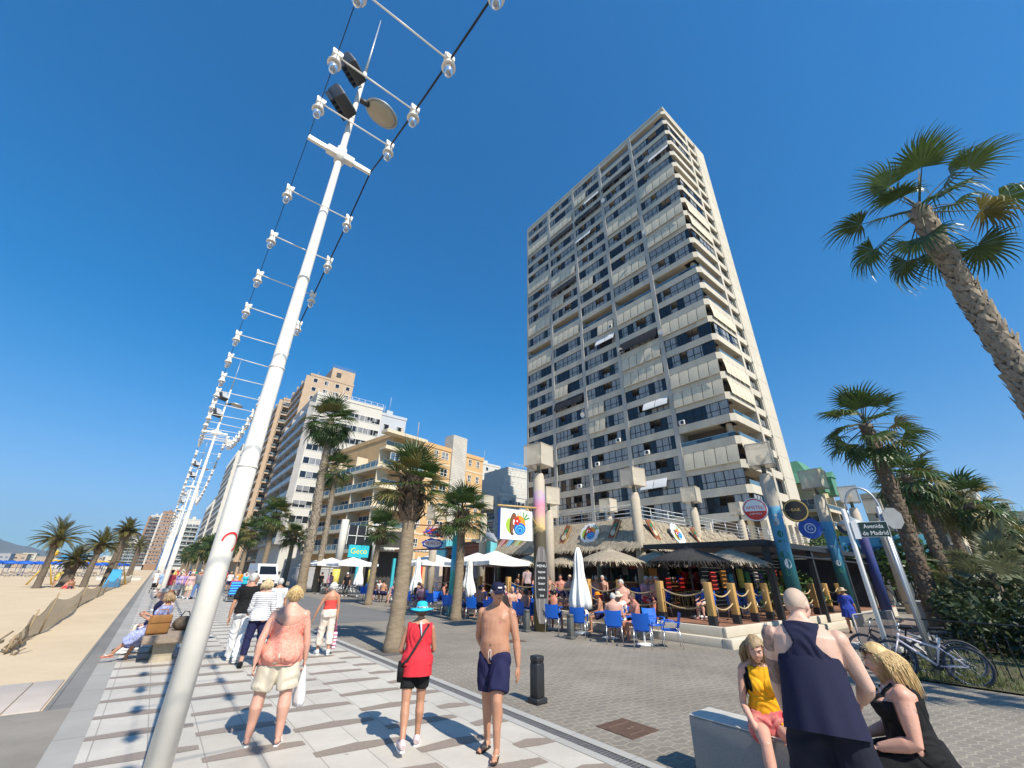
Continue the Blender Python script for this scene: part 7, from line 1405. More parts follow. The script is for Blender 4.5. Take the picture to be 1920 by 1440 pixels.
bg = thing('shoulder_bag', 'small black bag on a long strap across the back of the woman in red', 'bag', tuple(F.t.location), F.t.rotation_euler.z); m = MB(); m.tube([F.W(.115, .03, .48), F.W(.115, -.11, .455), F.W(.06, -.168, .37), F.W(-.03, -.19, .22), F.W(-.13, -.195, .06), F.W(-.235, -.08, -.06)], .017, 8, flat=.3); m.tube([F.W(.115, .03, .47), F.W(.06, .13, .36), F.W(-.06, .15, .18), F.W(-.2, .02, -.05)], .014, 6, flat=.4); m.build('strap', [mat('dark_leather', (.035, .018, .015), .5)], bg); m = MB(); M = Matrix.Translation(F.W(-.215, -.03, -.10)) @ Matrix.Rotation(.5, 4, 'X'); m.bbox(-.035, .035, -.09, .09, -.075, .075, .02, 0, M); m.build('pouch', [black_c], bg)
# 3 bare-chested man with the cap
F = figure('bare-chested older man in a navy cap and navy swim shorts walking towards the camera', 3.46, 4.6, 238, 1.745, 'm', 1.06, .4, 'tan', vs=.010, face=True, fingers=True, legL=(21, 1, 24, 0), legR=(-7, 2, 3, 0), armL=(-4, 13, 4, 7), armR=(-20, 14, -6, -32), hy=-34, hp=4, limb=1.0, armg=1.1, lean=-2, handL=30)
def mark(F, spots):       # darker skin: nipples and navel
    me = F.body.data
    for p in list(me.polygons)[:len(F.me.polygons)]:
        i = p.vertices[0]
        for (u, h, r, mi) in spots:
            if F.v[i] > .03 and (F.u[i] - u) ** 2 + (F.h[i] - h) ** 2 < r * r and F.bi[i] == 'torso': p.material_index = mi
mark(F, [(-.095, .325, .013, 3), (.095, .325, .013, 3), (0, .085, .011, 4)])
bottoms(F, 'swim_shorts', navy_c, .80, .115, .122, g=1.05, top=.07, wr=.009); m = MB()
for q in (-1, 1): m.tube([F.W(q * .004, .16, .045), F.W(q * .016, .172, .02), F.W(q * .014, .172, -.02), F.W(q * .018, .168, -.06)], .0028, 5)
m.build('drawstring', [white_c], F.t); shoes(F, 'flip', mat('brown_sole', (.04, .025, .018), .7), mat('cream_strap', (.6, .5, .36), .6)); hair(F, 'crop', hairm('white'), 4, under=True); hat(F, 'cap', cloth('cap_navy', (.015, .016, .045)), 'cap')
# 4 shaven-headed man in the navy vest
F = figure('shaven-headed man with tattooed arm in a navy racerback vest, back turned, nearest the camera', 3.97, 1.40, 72, 1.80, 'm', 1.2, .25, 'pale', vs=.009, fingers=True, legL=(4, 6, 3), legR=(2, 6, 3), armL=(22, 6, 18, 0, 0), armR=(26, 18, 70, -10), lean=12, hy=26, hp=12, armg=1.26, handL=40)
vm = cloth('vest_navy', (.016, .017, .042))
def rb(u, v, h, b, t):
    if b[:2] == 'fo': return False
    if b[:2] == 'up' and (abs(u) > .20 or h > .30): return False
    if h < .0 or b == 'head' or h > .505: return False
    if v > 0.02: return h < .36 + (.1 if abs(abs(u) - .10) < .03 else 0) and abs(u) < .23
    lim = .245 if h < .20 else max(.072, .245 - 1.15 * (h - .20)) if h < .37 else .072 + .35 * (h - .37)
    return abs(u) < lim
wear(F, 'vest', vm, rb, .012, .0, .2, .006, 7); skirt(F, 'vest_hem', vm, .29, .83, .238, 1.2, .012, .225, .163, True); bottoms(F, 'shorts', cloth('short_navy', (.012, .013, .024)), .85, .125, .135, g=1.16, wr=.010, top=.09)
hair(F, 'buzz', mat('hair_stubble', (.42, .30, .22), .7, .2, 60, c2=(.52, .40, .31)), 2)
tat = mat('tattoo_ink', (.06, .055, .06), .6, .4, 26, c2=(.44, .26, .2)); wear(F, 'tattoo', tat, lambda u, v, h, b, t: (b == 'upL' and (t < .28 or .5 < t)) or (b == 'foL' and t < .12), .0012, 0, 0, 0); m = MB()
for q in (-1, 1): m.tube([F.hc + F.HR @ Vector((q * .082, -.01, .0)), F.hc + F.HR @ Vector((q * .08, .07, .01))], .003, 5)
m.ell(F.hc + F.HR @ Vector((.05, .088, .01)), (.028, .012, .02), 10, 6); m.build('sunglasses', [eye_d], F.t); shoes(F, 'shoe', black_c)
# 5 young woman in yellow on the block
F = figure('young woman in a yellow top and floral shorts sitting on the concrete block', 4.93, 2.22, 236, 1.64, 'f', .92, 0, 'pink', pz=.60, vs=.009, face=True, fingers=True, legL=(82, 6, 74), legR=(80, 5, 62), armR=(12, 10, 52, -14), armL=(14, 8, 60, -20), hp=22, hy=6, lean=9, limb=.92)
wear(F, 'undertop', black_c, lambda u, v, h, b, t: (b == 'torso' and h > .1 and h < .455 and abs(u) < .165) or (b[:2] == 'up' and abs(u) < .165 and h < .4), .006, 0, 0, .002)
wear(F, 'yellow_top', cloth('yellow', (.72, .36, .015)), lambda u, v, h, b, t: b in ('torso', 'thL', 'thR') and .03 < h < .47 and abs(u) < (.16 if h < .26 else .105), .013, .02, .2, .005)
bottoms(F, 'floral_shorts', mat('cloth_floral', (.50, .02, .05), .85, .1, 11, c2=(.66, .30, .24)), .42, .10, .115, g=1.02); hair(F, 'long', hairm('sandy'), 6); shoes(F, 'shoe', white_c)
m = MB(); m.lathe([(.03, -.006), (.031, 0), (.03, .006)], 14, M=Matrix.Translation(F.wrR)); m.build('bracelet', [mat('bead', (.2, .12, .08), .5)], F.t)
# 6 blonde woman in black
F = figure('blonde woman in a black vest top, sitting bent over right of the standing man', 4.91, 1.12, 342, 1.68, 'f', 1.3, .35, 'pink', pz=.61, vs=.009, face=True, fingers=True, legL=(78, 16, 76), legR=(78, 10, 70), armL=(8, 12, 78, -10), armR=(20, 8, 74, -14), hp=18, hy=-14, lean=5, limb=1.15, armg=1.2)
wear(F, 'vest_top', black_c, lambda u, v, h, b, t: (b == 'torso' or b[:2] == 'th') and -.10 < h < (.335 + .3 * max(0, abs(u) - .06) if v > 0 else .38) and abs(u) < .24 or (b in ('torso', 'upL', 'upR') and .32 < h < .48 and abs(abs(u) - .115) < .018), .011, .03, .15, .006)
wear(F, 'white_trim', white_c, lambda u, v, h, b, t: b == 'torso' and v > .03 and .20 < h < .46 and abs(abs(u) - (.012 + .35 * max(0, h - .24))) < .010, .019, 0, 0, 0)
bottoms(F, 'trousers', black_c, shin=.95, r0=.10, r1=.08, g=1.32); hair(F, 'long', hairm('blonde'), 8, 2600); m = MB(); Q = lambda c: F.hc + F.HR @ (Vector(c) * F.hs)
for q in (-1, 1): m.ell(Q((q * .036, .062, .092)), (.028, .014, .021), 12, 6, M=(F.HR @ Matrix.Rotation(.9, 3, 'X')).to_4x4()); m.tube([Q((q * .06, .06, .088)), Q((q * .09, .02, .06)), Q((q * .088, -.03, .03))], .003, 5)
m.tube([Q((-.01, .07, .095)), Q((.01, .07, .095))], .003, 5); m.build('sunglasses', [mat('brown_lens', (.03, .015, .01), .15)], F.t); wear(F, 'tattoo', mat('tattoo_grey', (.16, .14, .15), .6, .3, 40, c2=(.5, .3, .24)), lambda u, v, h, b, t: b == 'upL' and .12 < t < .36 and noise.noise(Vector((u * 60, v * 60, h * 60))) > -.02, .0012, 0, 0, 0); shoes(F, 'shoe', black_c)
# 7 women and man on the stone bench
blue_p = mat('cloth_blue_print', (.10, .13, .42), .85, .1, 36, .1, 140, c2=(.52, .56, .72))
F = figure('woman in a blue printed dress sitting on the stone bench beside the wicker bag', .42, 13.0, 287, 1.60, 'f', 1.05, .1, 'tan', pz=.60, vs=.012, fingers=True, legL=(72, 6, 30), legR=(66, 6, 52), armL=(30, 8, 110, -20), armR=(30, 8, 115, -16), lean=-2, hp=6, hy=10)
wear(F, 'dress', blue_p, lambda u, v, h, b, t: (b == 'torso' and h < .47) or (b[:2] == 'up' and t < .6) or (b[:2] == 'th'), .015, .02, .2, .008); bottoms(F, 'dress_skirt', blue_p, 1.0, .12, .135, g=1.15, wr=.016, shin=.35); shoes(F, 'flip', mat('salmon_sole', (.5, .16, .12), .7), white_c); hair(F, 'bob', hairm('sandy'), 9)
t = thing('wicker_bag', 'tan wicker handbag standing on the stone bench beside the blue dress', 'bag', (.40, 12.62, .51), R_(15)); m = MB(); m.bbox(-.20, .20, -.06, .06, 0, .36, .045); m.build('body', [brick_mat('wicker', (.42, .20, .055), (.50, .25, .08), (.20, .08, .02), .03, .016, .003, .5, .6, .5, axes='XZ')], t); m = MB(); m.bbox(-.19, .19, -.075, -.03, .20, .365, .03); m.build('flap', [MATS['wicker']], t); m = MB(); m.tube([(-.1, 0, .34), (-.08, 0, .46), (.08, 0, .46), (.1, 0, .34)], .012, 6); m.build('handle', [mat('tan_leather', (.35, .16, .05), .5)], t)
t = thing('dark_bag', 'slouchy dark brown bag on the street end of the stone bench', 'bag', (.86, 13.25, .51)); m = MB(); m.ell((0, 0, .13), (.2, .16, .15), 16, 10); m.build('body', [mat('fur_brown', (.035, .025, .018), .8, .4, 14, .5, 40, c2=(.16, .12, .08))], t); m = MB(); m.tube([(-.1, 0, .24), (-.03, 0, .38), (.06, 0, .36), (.1, 0, .24)], .012, 6); m.build('handle', [black_c], t)
F = figure('red-haired woman in a pale pink blouse and jeans on the stone bench', .5, 13.75, 300, 1.64, 'f', 1.05, .1, 'pink', pz=.60, vs=.014, face=True, fingers=True, legL=(80, 6, 60), legR=(78, 6, 66), armL=(14, 10, 50, -8), armR=(10, 10, 40, 0), lean=4, hy=60)
wear(F, 'blouse', cloth('pale_pink', (.70, .55, .53)), tee(.9, -.06), .014, .03); bottoms(F, 'jeans', cloth('jeans', (.05, .075, .17)), shin=.95, r0=.085, r1=.065); hair(F, 'short', hairm('ginger'), 10); glasses(F); shoes(F, 'shoe', white_c)
F = figure('man in dark jacket and pale cap at the far end of the stone bench', .45, 14.35, 285, 1.7, 'm', 1.05, .3, 'pink', pz=.60, vs=.018, legL=(80, 6, 70), legR=(80, 6, 70), armL=(14, 10, 60, -8), armR=(14, 10, 60, -8), lean=12)
wear(F, 'jacket', navy_c, tee(1.9, -.06), .016); bottoms(F, 'trousers', cream_c, shin=.95, r0=.09, r1=.07); hat(F, 'cap', cloth('pale_cap', (.6, .5, .42)), 'cap'); shoes(F, 'shoe', black_c)
# 8 couple walking away
F = figure('man in a black T-shirt and white trousers, head turned, beside the striped top', 1.82, 11.75, 22, 1.77, 'm', 1.05, .4, 'tan', vs=.012, face=True, fingers=True, legL=(14, 3, 2), legR=(-12, 2, 10), armL=(-6, 10, 6, 4), armR=(10, 8, 30, 0), hy=48, lean=4)
wear(F, 't_shirt', black_c, tee(.62, -.035, .485), .017, .06, .2, .007); bottoms(F, 'trousers', white_c, shin=1.0, r0=.10, r1=.085, g=1.0, wr=.009, top=.03); hair(F, 'crop', hairm('grey'), 11); glasses(F); shoes(F, 'shoe', white_c, white_c)
stripe = bpy.data.materials.new('cloth_striped'); stripe.use_nodes = True
def stripes(mm, c1, c2, k, frac):
    nt = mm.node_tree; L = nt.links; tc = _n(nt, 'ShaderNodeTexCoord'); sp = _n(nt, 'ShaderNodeSeparateXYZ'); L.new(tc.outputs['Object'], sp.inputs[0]); a = _n(nt, 'ShaderNodeMath'); a.operation = 'MULTIPLY'; a.inputs[1].default_value = k; L.new(sp.outputs[2], a.inputs[0]); b = _n(nt, 'ShaderNodeMath'); b.operation = 'FRACT'; L.new(a.outputs[0], b.inputs[0]); c = _n(nt, 'ShaderNodeMath'); c.operation = 'LESS_THAN'; c.inputs[1].default_value = frac; L.new(b.outputs[0], c.inputs[0])
    mx = _n(nt, 'ShaderNodeMix'); mx.data_type = 'RGBA'; mx.inputs[6].default_value = (*c1, 1); mx.inputs[7].default_value = (*c2, 1); L.new(c.outputs[0], mx.inputs[0]); L.new(mx.outputs[2], nt.nodes['Principled BSDF'].inputs['Base Color']); nt.nodes['Principled BSDF'].inputs['Roughness'].default_value = .85
stripes(stripe, (.72, .71, .69), (.08, .08, .14), 28, .28)
F = figure('blonde woman in a striped top and navy cropped trousers, walking away', 2.02, 11.05, 14, 1.66, 'f', 1.08, .1, 'pink', vs=.012, fingers=True, legL=(-4, 5, 4), legR=(6, 4, 4), armL=(8, 10, 60, -10), armR=(0, 14, 30, 8), hy=8)
wear(F, 'striped_top', stripe, tee(1.75, -.05, .485), .020, .05, .2, .006); bottoms(F, 'cropped_trousers', navy_c, shin=.62, r0=.085, r1=.075, g=1.02, top=.04); hair(F, 'bob', hairm('fair'), 12); shoes(F, 'shoe', black_c)
# 9 woman with the coral camisole
F = figure('white-haired woman in a coral camisole and cream trousers carrying a pink bag by the gutter', 3.62, 11.62, 8, 1.58, 'f', 1.06, .1, 'tan', vs=.012, fingers=True, legL=(8, 2, 3), legR=(-8, 2, 12), armL=(4, 22, 14, 16), armR=(2, 10, 6, 4), limb=.98)
wear(F, 'camisole', coral_c, lambda u, v, h, b, t: b in ('torso', 'thL', 'thR') and .10 < h < (.33 if v < 0 else .36) and abs(u) < .2, .010, 0, 0, .005); wear(F, 'straps', coral_c, lambda u, v, h, b, t: b in ('torso', 'upL', 'upR') and .31 < h < .475 and abs(abs(u) - .10) < .010, .004, 0, 0, 0)
bottoms(F, 'trousers', cloth('pale_cream', (.66, .56, .47)), shin=.66, r0=.095, r1=.085, g=1.1, wr=.008); hair(F, 'short', hairm('white'), 13); shoes(F, 'shoe', white_c, white_c)
hp_ = F.t.matrix_basis @ F.hand['R']; t = thing('striped_bag', 'pink and white patterned handbag held by the white-haired woman', 'bag', tuple(hp_)); m = MB(); m.bbox(-.04, .04, -.10, .10, -.56, -.20, .015); bs = bpy.data.materials.new('bag_stripes'); bs.use_nodes = True; stripes(bs, (.75, .65, .66), (.45, .12, .22), 14, .45); m.build('body', [bs], t); m = MB()
for q in (-1, 1): m.tube([(q * .02, -.06, -.21), (0, 0, .02), (q * .02, .06, -.21)], .008, 5)
m.build('handle', [mat('bag_pink', (.45, .1, .18), .6)], t)
F = figure('person in a pale grey T-shirt mostly hidden behind the woman in peach', 3.0, 14.6, 10, 1.62, 'm', 1.1, .2, 'tan', vs=.02, legL=(8, 2, 4), legR=(-8, 2, 8)); wear(F, 't_shirt', cloth('pale_grey', (.6, .6, .62)), tee(.6, -.06), .014, .04); bottoms(F, 'shorts', cream_c, .85); hair(F, 'crop', hairm('grey'), 2); shoes(F, 'shoe', white_c)
F = figure('woman in a loose blue dress and straw hat walking into the shade of the avenue', 20.7, 5.55, 78, 1.58, 'f', 1.15, .2, 'tan', vs=.018, legL=(10, 2, 4), legR=(-10, 2, 8), armL=(6, 12, 30, 0), armR=(-2, 14, 20, 6)); bl = cloth('cobalt', (.03, .06, .34)); wear(F, 'dress', bl, tee(.8, -.1), .02, .05); skirt(F, 'dress_skirt', bl, .12, .55, .26, 1.1); hat(F, 'straw_hat', cloth('straw', (.55, .45, .30)), 'brim'); shoes(F, 'shoe', black_c)
# ---------------------------------------------------------------- at the bar
def sitter(lab, x, y, rz, z=0, sex='m', sk='tan', top=None, bot=None, hr='dark', style='crop', lean=8, arms=None, hatm=None, g=1.0, hy=0, hatkind='cap', knee=82, side=0, ht=None, grp=None):
    arms = arms or ((20, 10, 78, -14), (22, 10, 80, -14)); kw = dict(handL=40, handR=40)
    F = figure(lab, x, y, rz, ht or (1.74 if sex == 'm' else 1.63), sex, g, .35 if sex == 'm' and g > 1 else .1, sk, pz=.57, z=z, vs=.021, legL=(80, 8, knee), legR=(78, 10, knee - 6), armL=arms[0], armR=arms[1], lean=lean, hy=hy, hp=8, face=True, side=side, group=grp)
    if top: wear(F, 't_shirt' if sex == 'm' else 'top', top, tee(.6, -.05) if sex == 'm' else (lambda u, v, h, b, t: b == 'torso' and .02 < h < .40 or b[:2] == 'th' and h > .0), .014, .02)
    elif sex == 'f': wear(F, 'bikini_top', bot or black_c, lambda u, v, h, b, t: b == 'torso' and (.25 < h < .35 if v > 0 else .27 < h < .30), .006, 0, 0, 0)
    bottoms(F, 'shorts', bot or navy_c, .6, .11, .12, vs=.022, g=g * 1.02)
    if hatm: hat(F, 'hat', hatm, hatkind)
    if style: hair(F, style, hairm(hr), int(x * 7) % 9)
    return F
orange_c = cloth('orange', (.75, .25, .02)); blue_c = cloth('royal', (.02, .08, .42)); straw_c = cloth('hat_straw', (.62, .55, .42)); grey_c = cloth('grey', (.16, .17, .18)); lil = cloth('lilac', (.42, .34, .52)); pinkc = cloth('pink', (.58, .30, .34)); maroon = cloth('maroon', (.25, .03, .05)); green_c = cloth('green', (.03, .28, .10))
sitter('sunburnt man with raised elbow and bare back left of the tall closed parasol', 11.62, 12.0, 60, sk='red', arms=((30, 20, 140, -20), (70, 60, 170, -40)), hr='dark', lean=14)
sitter('tanned broad back on a blue chair just right of the man in the cap', 11.25, 14.6, 70, sk='tan', hr='grey', g=1.15, bot=grey_c)
sitter('sunburnt back in the front row behind the man in the cap', 11.35, 16.4, 60, sk='red', hr='dark')
sitter('man in a grey shirt in the front row left of the man in the cap', 11.2, 17.7, 80, sk='tan', top=grey_c, hr='white')
sitter('pale young man bent forward with bare back, beside the orange sun hat', 12.35, 11.2, 330, sk='pink', lean=22, bot=white_c)
sitter('bare-shouldered woman in an orange sun hat at the blue table', 12.75, 10.75, 320, sex='f', sk='tan', hatm=orange_c, hatkind='brim', style=None, bot=navy_c)
sitter('man in a white T-shirt and straw hat facing the camera at the blue table', 12.75, 9.95, 235, sk='tan', top=white_c, hatm=straw_c, hatkind='brim', style=None, bot=grey_c)
sitter('broad man with bare pink back and grey hair on a front row chair', 11.45, 9.15, 50, sk='pink', g=1.25, hr='grey', lean=10, bot=grey_c)
sitter('tattooed tanned man in sunglasses looking at his phone, right of the broad bare back', 12.3, 8.95, 300, sk='red', g=1.2, hr='brown', lean=6, arms=((30, 10, 95, -20), (28, 8, 92, -18)), bot=black_c)
F = figure('standing bare-chested man with short grey hair behind the bare-backed sitters', 13.0, 9.95, 250, 1.74, 'm', 1.12, .5, 'pink', vs=.018, face=True, armL=(10, 12, 60, -20), armR=(8, 10, 55, -14), hp=14, hy=20); bottoms(F, 'shorts', maroon, .75); hair(F, 'crop', hairm('grey'), 5); shoes(F, 'flip', black_c)
sitter('tanned young man in profile on a blue chair beside the first bollard', 12.2, 14.2, 300, sk='brown', lean=14, bot=white_c)
sitter('woman in a pale pink top facing him beside the corner chairs', 12.6, 15.2, 240, sex='f', sk='pink', top=pinkc, hr='brown', style='bob')
sitter('bald man holding a child, just right of the man in the cap', 12.9, 16.5, 225, sk='pink', hr='grey', style='buzz', top=maroon)
sitter('small child in a dark red shirt beside the bald man', 12.6, 15.9, 225, sk='pink', hr='brown', top=maroon, ht=1.25)
sitter('woman with both hands at her head on the deck beside the cap man', 14.9, 15.7, 230, DZ, 'f', 'pink', hr='brown', style='bob', arms=((60, 50, 150, -40), (60, 50, 150, -40)))
sitter('bare-chested man leaning back on the deck behind the surfboard menu', 14.8, 14.8, 235, DZ, sk='red', hr='dark', lean=-4)
sitter('blond bare-chested man on the deck nearest the surfboard menu', 14.6, 14.0, 225, DZ, sk='pink', hr='fair')
sitter('bald man with a red towel on a deck chair right of the sunset column', 14.8, 12.6, 30, DZ, sk='pink', hr='grey', style='buzz', top=None, bot=red_c)
sitter('tanned man stooping over a deck table right of the sunset column', 15.3, 13.4, 250, DZ, sk='red', lean=24)
sitter('woman in a red bikini at the deck table behind the closed parasol', 14.9, 13.6, 120, DZ, 'f', 'tan', bot=red_c, hr='dark', style='short')
sitter('woman in a white top sitting behind the rope post on the deck', 15.2, 8.0, 300, DZ, 'f', 'pink', top=white_c, hr='blonde', style='short')
sitter('sunburnt man in the shade behind the ropes of the corner post', 14.6, 9.6, 235, DZ, sk='red', hr='grey', g=1.15); sitter('pale man with glasses of beer behind the second rope post', 15.3, 10.3, 225, DZ, sk='pink', hr='grey')
rg = random.Random(31); tops = [None, None, white_c, None, blue_c, None, pinkc, None, black_c, None]
for i in range(15):
    d = i % 2; x = (11.4 + (i % 5) * .33) if not d else 14.4 + (i % 7) * .42; y = (13.3 + i * .85) if not d else 9.4 + i * .85; k = rg.randrange(10)
    sitter('%s %s in the crowd on the %s of the terrace' % (('sunburnt', 'tanned', 'pale')[i % 3], 'man' if i % 3 else 'woman', 'upper deck' if d else 'lower row'), x, y, rg.uniform(180, 300) if i % 4 else rg.uniform(20, 90), DZ if d else 0, 'm' if i % 3 else 'f', ('red', 'tan', 'pink')[i % 3], tops[k], (navy_c, red_c, grey_c)[i % 3], ('dark', 'grey', 'blonde', 'brown')[i % 4], 'crop' if i % 3 else 'bob', grp='crowd on the bar terrace')
def stander(lab, x, y, rz, z=0, sex='m', sk='tan', top=None, bot=None, hr='dark', style='crop', walk=8, shin=None, hatm=None, g=1.0, vs=.02, h=None, grp=None, upto=.85, bare=False, dress=None):
    ph = (x * 3.7 + y) % 1.0; w_ = walk * (1 if ph > .5 else -1)
    F = figure(lab, x, y, rz, h or (1.74 if sex == 'm' else 1.63), sex, g, .35 if g > 1.02 else 0, sk, z=z, vs=vs, legL=(w_, 3, abs(w_) * .6 if w_ < 0 else 3), legR=(-w_, 3, abs(w_) * .6 if w_ > 0 else 3), armL=(-w_, 10, 14 - w_ * .5, 4), armR=(w_, 10, 14 + w_ * .5, 4), group=grp, face=90 < rz % 360 < 270)
    if dress: wear(F, 'dress', dress, tee(.5, -.1), .016, .04); skirt(F, 'dress_skirt', dress, .12, .5, .22, 1.05)
    else:
        if top: wear(F, 'shirt', top, tee(.62, -.07), .014, .04)
        bottoms(F, 'trousers' if shin else 'shorts', bot or navy_c, upto, .105, .115 if not shin else .08, shin=shin, g=g * 1.02, vs=.022)
    if hatm: hat(F, 'hat', hatm, 'cap')
    else: hair(F, style, hairm(hr), int(y) % 9)
    shoes(F, 'shoe', black_c if int(y * 3) % 2 else white_c); return F
stander('waiter in a pale pink shirt and black shorts standing on the deck', 15.2, 17.6, 30, DZ, top=cloth('waiter_pink', (.42, .33, .34)), bot=black_c, walk=1)
stander('barman in a blue shirt working behind the orange counter', 21.8, 11.3 + 1.6, 200, DZ, top=blue_c, bot=black_c, walk=1)
stander('bartender in black reaching over the orange counter', 20.2, 13.3, 210, DZ, top=black_c, bot=black_c, walk=1)
for i, a in enumerate((('man in a blue cap sitting left of the turquoise pole', 12.3, 20.2, 250, 'pink', None, blue_c), ('man in a black shirt sitting behind the turquoise pole', 12.0, 19.2, 230, 'tan', black_c, None), ('sunburnt man bending over left of the blue cap', 12.5, 21.5, 120, 'red', None, None), ('woman in black by the closed parasol right of the stout palm', 11.6, 22.7, 60, 'tan', black_c, None), ('dark-shirted sitter with a cap right of the palm by the turquoise pole', 12.5, 17.7, 240, 'tan', navy_c, navy_c), ('bare-armed man in the shade behind the second palm trunk', 12.8, 17.0, 200, 'red', None, None))):
    sitter(a[0], a[1], a[2], a[3], sk=a[4], top=a[5], hatm=a[6], style=None if a[6] else 'crop')
for i, a in enumerate((('tanned woman in a straw hat sunning left of the stout palm trunk', 11.7, 29.0, 55, 'f', 'tan', None, straw_c), ('tanned man with a bare back left of the stout palm trunk', 12.0, 28.4, 50, 'm', 'tan', None, None), ('blonde woman in a pink print top at the slim palm', 12.4, 27.4, 230, 'f', 'pink', pinkc, None), ('man in pale blue beside the slim palm trunk', 11.8, 30.5, 60, 'm', 'red', cloth('sky', (.3, .42, .6)), None), ('grey-haired man in white behind the blue chairs of the slim palm', 12.8, 30.9, 220, 'm', 'pink', white_c, None))):
    sitter(a[0], a[1], a[2], a[3], sex=a[4], sk=a[5], top=a[6], hatm=a[7], hatkind='brim', style=None if a[7] else ('bob' if a[4] == 'f' else 'crop'), hr=('blonde', 'dark', 'grey')[i % 3])
stander('waiter in black with a white cap standing among the dark metal chairs', 12.2, 36.2, 215, top=black_c, bot=black_c, shin=.95, hatm=white_c, walk=3); stander('man in black leaning by the slimmer tall palm', 11.3, 40.0, 60, top=black_c, bot=black_c, shin=.95, walk=3); stander('pink-shirted man beside the man in black by the tall palm', 11.8, 39.2, 40, sk='red', top=pinkc, bot=grey_c, walk=3)
# ---------------------------------------------------------------- strollers on the promenade
W_ = [(294, 1122, 190, 'm', 'blue checked shirt left of the lamp poles', cloth('check_blue', (.28, .4, .62)), cream_c, 0), (305, 1128, 20, 'm', 'maroon T-shirt by the second lamp pole, back turned', maroon, grey_c, 0), (325, 1122, 185, 'f', 'lilac blouse right of the second lamp pole', lil, white_c, 0), (336, 1121, 190, 'f', 'mauve cardigan beside the lilac blouse', cloth('mauve', (.30, .2, .42)), grey_c, 1), (347, 1124, 190, 'f', 'pale pink vest and cream shorts carrying a dark bag', cloth('vest_pink', (.52, .36, .36)), cloth('cream_short', (.6, .5, .35)), 0), (363, 1123, 195, 'm', 'grey T-shirt and blue jeans left of the nearest lamp pole', grey_c, cloth('denim', (.10, .17, .34)), 2),
      (331, 1108, 185, 'm', 'pale pink bare chest behind the lilac blouse', None, navy_c, 0), (352, 1105, 10, 'm', 'navy polo behind the pink vest', navy_c, cream_c, 0), (372, 1106, 185, 'f', 'orange sundress near the left side of the nearest pole', None, None, 3), (286, 1105, 10, 'f', 'white dress at the far kerb', None, None, 4), (300, 1104, 185, 'm', 'white shirt at the far kerb', white_c, navy_c, 0), (345, 1098, 180, 'f', 'white blouse far down the promenade', white_c, lil, 0), (358, 1097, 10, 'm', 'green shirt far down the promenade', green_c, grey_c, 0), (370, 1096, 185, 'm', 'sunburnt chest far down the promenade', None, red_c, 0), (318, 1099, 190, 'm', 'yellow shirt beyond the second pole', cloth('sunny', (.6, .45, .1)), navy_c, 0), (338, 1095, 10, 'f', 'coral top farthest down the promenade', coral_c, white_c, 0),
      (440, 1112, 190, 'm', 'orange vest right of the nearest pole beyond the scooter', orange_c, grey_c, 0), (425, 1108, 185, 'f', 'white sun top beyond the mobility scooter', white_c, navy_c, 0), (455, 1104, 10, 'm', 'pale shirt between the scooter and the van', white_c, grey_c, 0), (416, 1100, 185, 'm', 'red shirt far beyond the mobility scooter', red_c, navy_c, 0), (452, 1118, 190, 'f', 'turquoise top behind the man in black', cloth('aqua', (.03, .40, .50)), navy_c, 0)]
for i, (px, py, rz, sex, d, top, bot, md) in enumerate(W_):
    g0 = G(px, py); lab = ('man in ' if sex == 'm' else 'woman in ') + ('a ' if not d.startswith(('orange', )) else 'an ') + d
    if top is None and md < 3: lab = 'man with a ' + d
    stander(lab[:110], g0.x, g0.y, rz, sex=sex, sk=('pink', 'tan', 'pale', 'red')[i % 4], top=top, bot=bot, hr=('grey', 'dark', 'blonde', 'brown', 'white')[i % 5], style='crop' if sex == 'm' else ('bob', 'short')[i % 2], walk=12, shin=.95 if md in (1, 2) else None, g=1.08 if i % 2 else 1.0, vs=.024, hatm=(straw_c if i in (2, 6, 13) else None), grp='people strolling on the promenade', dress=orange_c if md == 3 else (white_c if md == 4 else None))
# more of the distant crowd
rg = random.Random(21); cc = [white_c, navy_c, red_c, lil, grey_c, pinkc, blue_c, cream_c, green_c, black_c]; cn = ['white', 'navy', 'red', 'lilac', 'grey', 'pink', 'blue', 'cream', 'green', 'black']
for i in range(16):
    k = rg.randrange(10); y = 62 + i * 4.6 + rg.uniform(-1, 1); x = rg.uniform(.9, 4.2)
    stander('tiny stroller in %s in the distant promenade crowd' % cn[k], x, y, rg.choice((5, 185)), sex=rg.choice('mf'), sk=rg.choice(('pink', 'tan')), top=cc[k], bot=cc[(k * 3 + 1) % 10], hr=rg.choice(('grey', 'dark', 'blonde')), walk=12, vs=.034, grp='distant promenade crowd')
g0 = G(432, 1128); t = thing('mobility_scooter', 'mobility scooter with a blue and turquoise striped seat back right of the nearest pole', 'scooter', (g0.x, g0.y, 0), R_(0)); m = MB(); m.bbox(-.28, .28, -.5, .6, .12, .26, .05); m.tube([(0, .5, .2), (0, .42, .95)], .04, 8); m.tube([(-.25, .4, .98), (.25, .4, .98)], .02, 6); m.build('chassis', [dark_metal], t); m = MB(); m.bbox(-.26, .26, -.36, .1, .55, .66, .04); m.build('seat', [black_m], t); ss = bpy.data.materials.new('seat_stripes'); ss.use_nodes = True; stripes(ss, (.03, .08, .45), (.05, .5, .6), 7, .4); m = MB(); m.bbox(-.27, .27, -.48, -.36, .35, 1.12, .05); m.build('seat_back', [ss], t)
for q in (-1, 1):
    for y in (-.4, .5): m = MB(); m.lathe([(.13, -.04), (.13, .04)], 14, M=Matrix.Translation((q * .3, y, .13)) @ Matrix.Rotation(math.pi / 2, 4, 'Y')); m.build('wheel', [mat('grey_wheel', (.25, .25, .25), .6)], t)
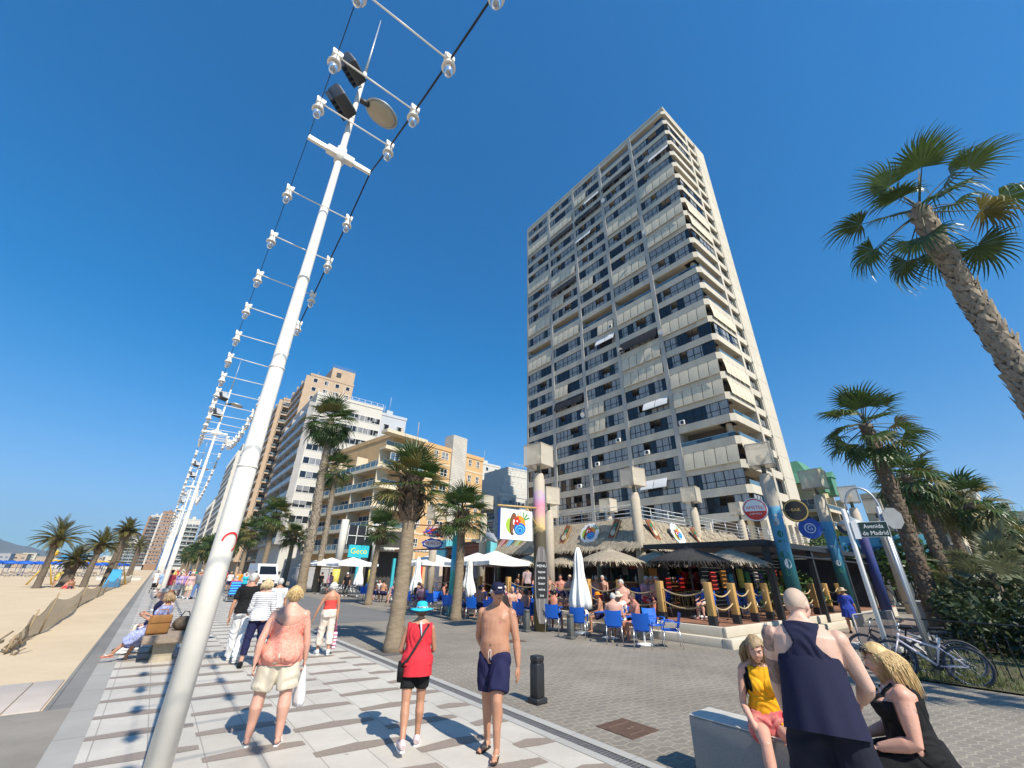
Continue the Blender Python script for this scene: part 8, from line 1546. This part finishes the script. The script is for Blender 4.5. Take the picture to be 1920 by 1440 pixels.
sitter('rider in a red vest on the mobility scooter', g0.x, g0.y - .1, 0, .12, top=red_c, hr='grey', sk='pink', lean=2)
g0 = G(287, 1112); t = thing('pushchair', 'folding black pushchair by the kerb behind the stone bench', 'pushchair', (g0.x, g0.y, 0)); m = MB()
for q in (-1, 1): m.tube([(q * .24, -.35, 1.0), (q * .24, .3, .12)], .015, 6); m.tube([(q * .24, .2, .65), (q * .24, -.3, .12)], .015, 6)
m.tube([(-.24, -.35, 1.), (.24, -.35, 1.)], .02, 6); m.build('frame', [dark_metal], t); m = MB(); m.bbox(-.22, .22, -.2, .2, .4, .7, .06); m.build('seat', [black_c], t)
for q in (-1, 1):
    for y in (-.3, .3): m = MB(); m.lathe([(.1, -.02), (.1, .02)], 14, M=Matrix.Translation((q * .26, y, .1)) @ Matrix.Rotation(math.pi / 2, 4, 'Y')); m.build('wheel', [black_m], t)
# bathers at the beach palms
for i, (px, py, a, sk, bt) in enumerate(((98, 1102, 40, 'tan', MATS['cloth_sunny']), (122, 1104, 200, 'red', red_c), (130, 1104, 150, 'brown', navy_c))):
    g0 = G(px, py); F = figure(('bather in yellow bending beside the short thick beach palm', 'bather in red lying at the foot of the short thick beach palm', 'bather in navy sitting at the foot of the short thick beach palm')[i], g0.x, g0.y, a, 1.65, 'f' if i == 1 else 'm', 1, 0, sk, pz=.9 if i == 0 else .13, vs=.03, legL=((8, 8, 6), (80, 6, 20), (75, 10, 60))[i], legR=((-6, 8, 4), (84, 6, 10), (80, 8, 70))[i], lean=(38, -30, 4)[i]); bottoms(F, 'shorts', bt, .6, vs=.03); hair(F, 'crop', hairm('dark'))
    if i == 0: wear(F, 'shirt', bt, tee(.6, -.05), .014)

# thin sea haze, so the far shore and the hills fade to blue
m = MB(); m.box(-2950, 2950, -395, 5600, -1.6, 420); hz = bpy.data.materials.new('sea_haze'); hz.use_nodes = True; nt = hz.node_tree; nt.nodes.remove(nt.nodes['Principled BSDF']); pv = nt.nodes.new('ShaderNodeVolumePrincipled'); pv.inputs['Color'].default_value = (.72, .84, 1.0, 1); pv.inputs['Density'].default_value = .00016; pv.inputs['Anisotropy'].default_value = .25
nt.links.new(pv.outputs[0], nt.nodes['Material Output'].inputs['Volume']); tag(m.build('haze', [hz]), 'thin blue sea haze over the whole bay', 'haze', kind='stuff')
bpy.data.scenes.remove(TS)
for o in bpy.data.objects:
    if o.get('label') and len(o['label'].split()) > 16: print('LONG', len(o['label'].split()), o['label'])
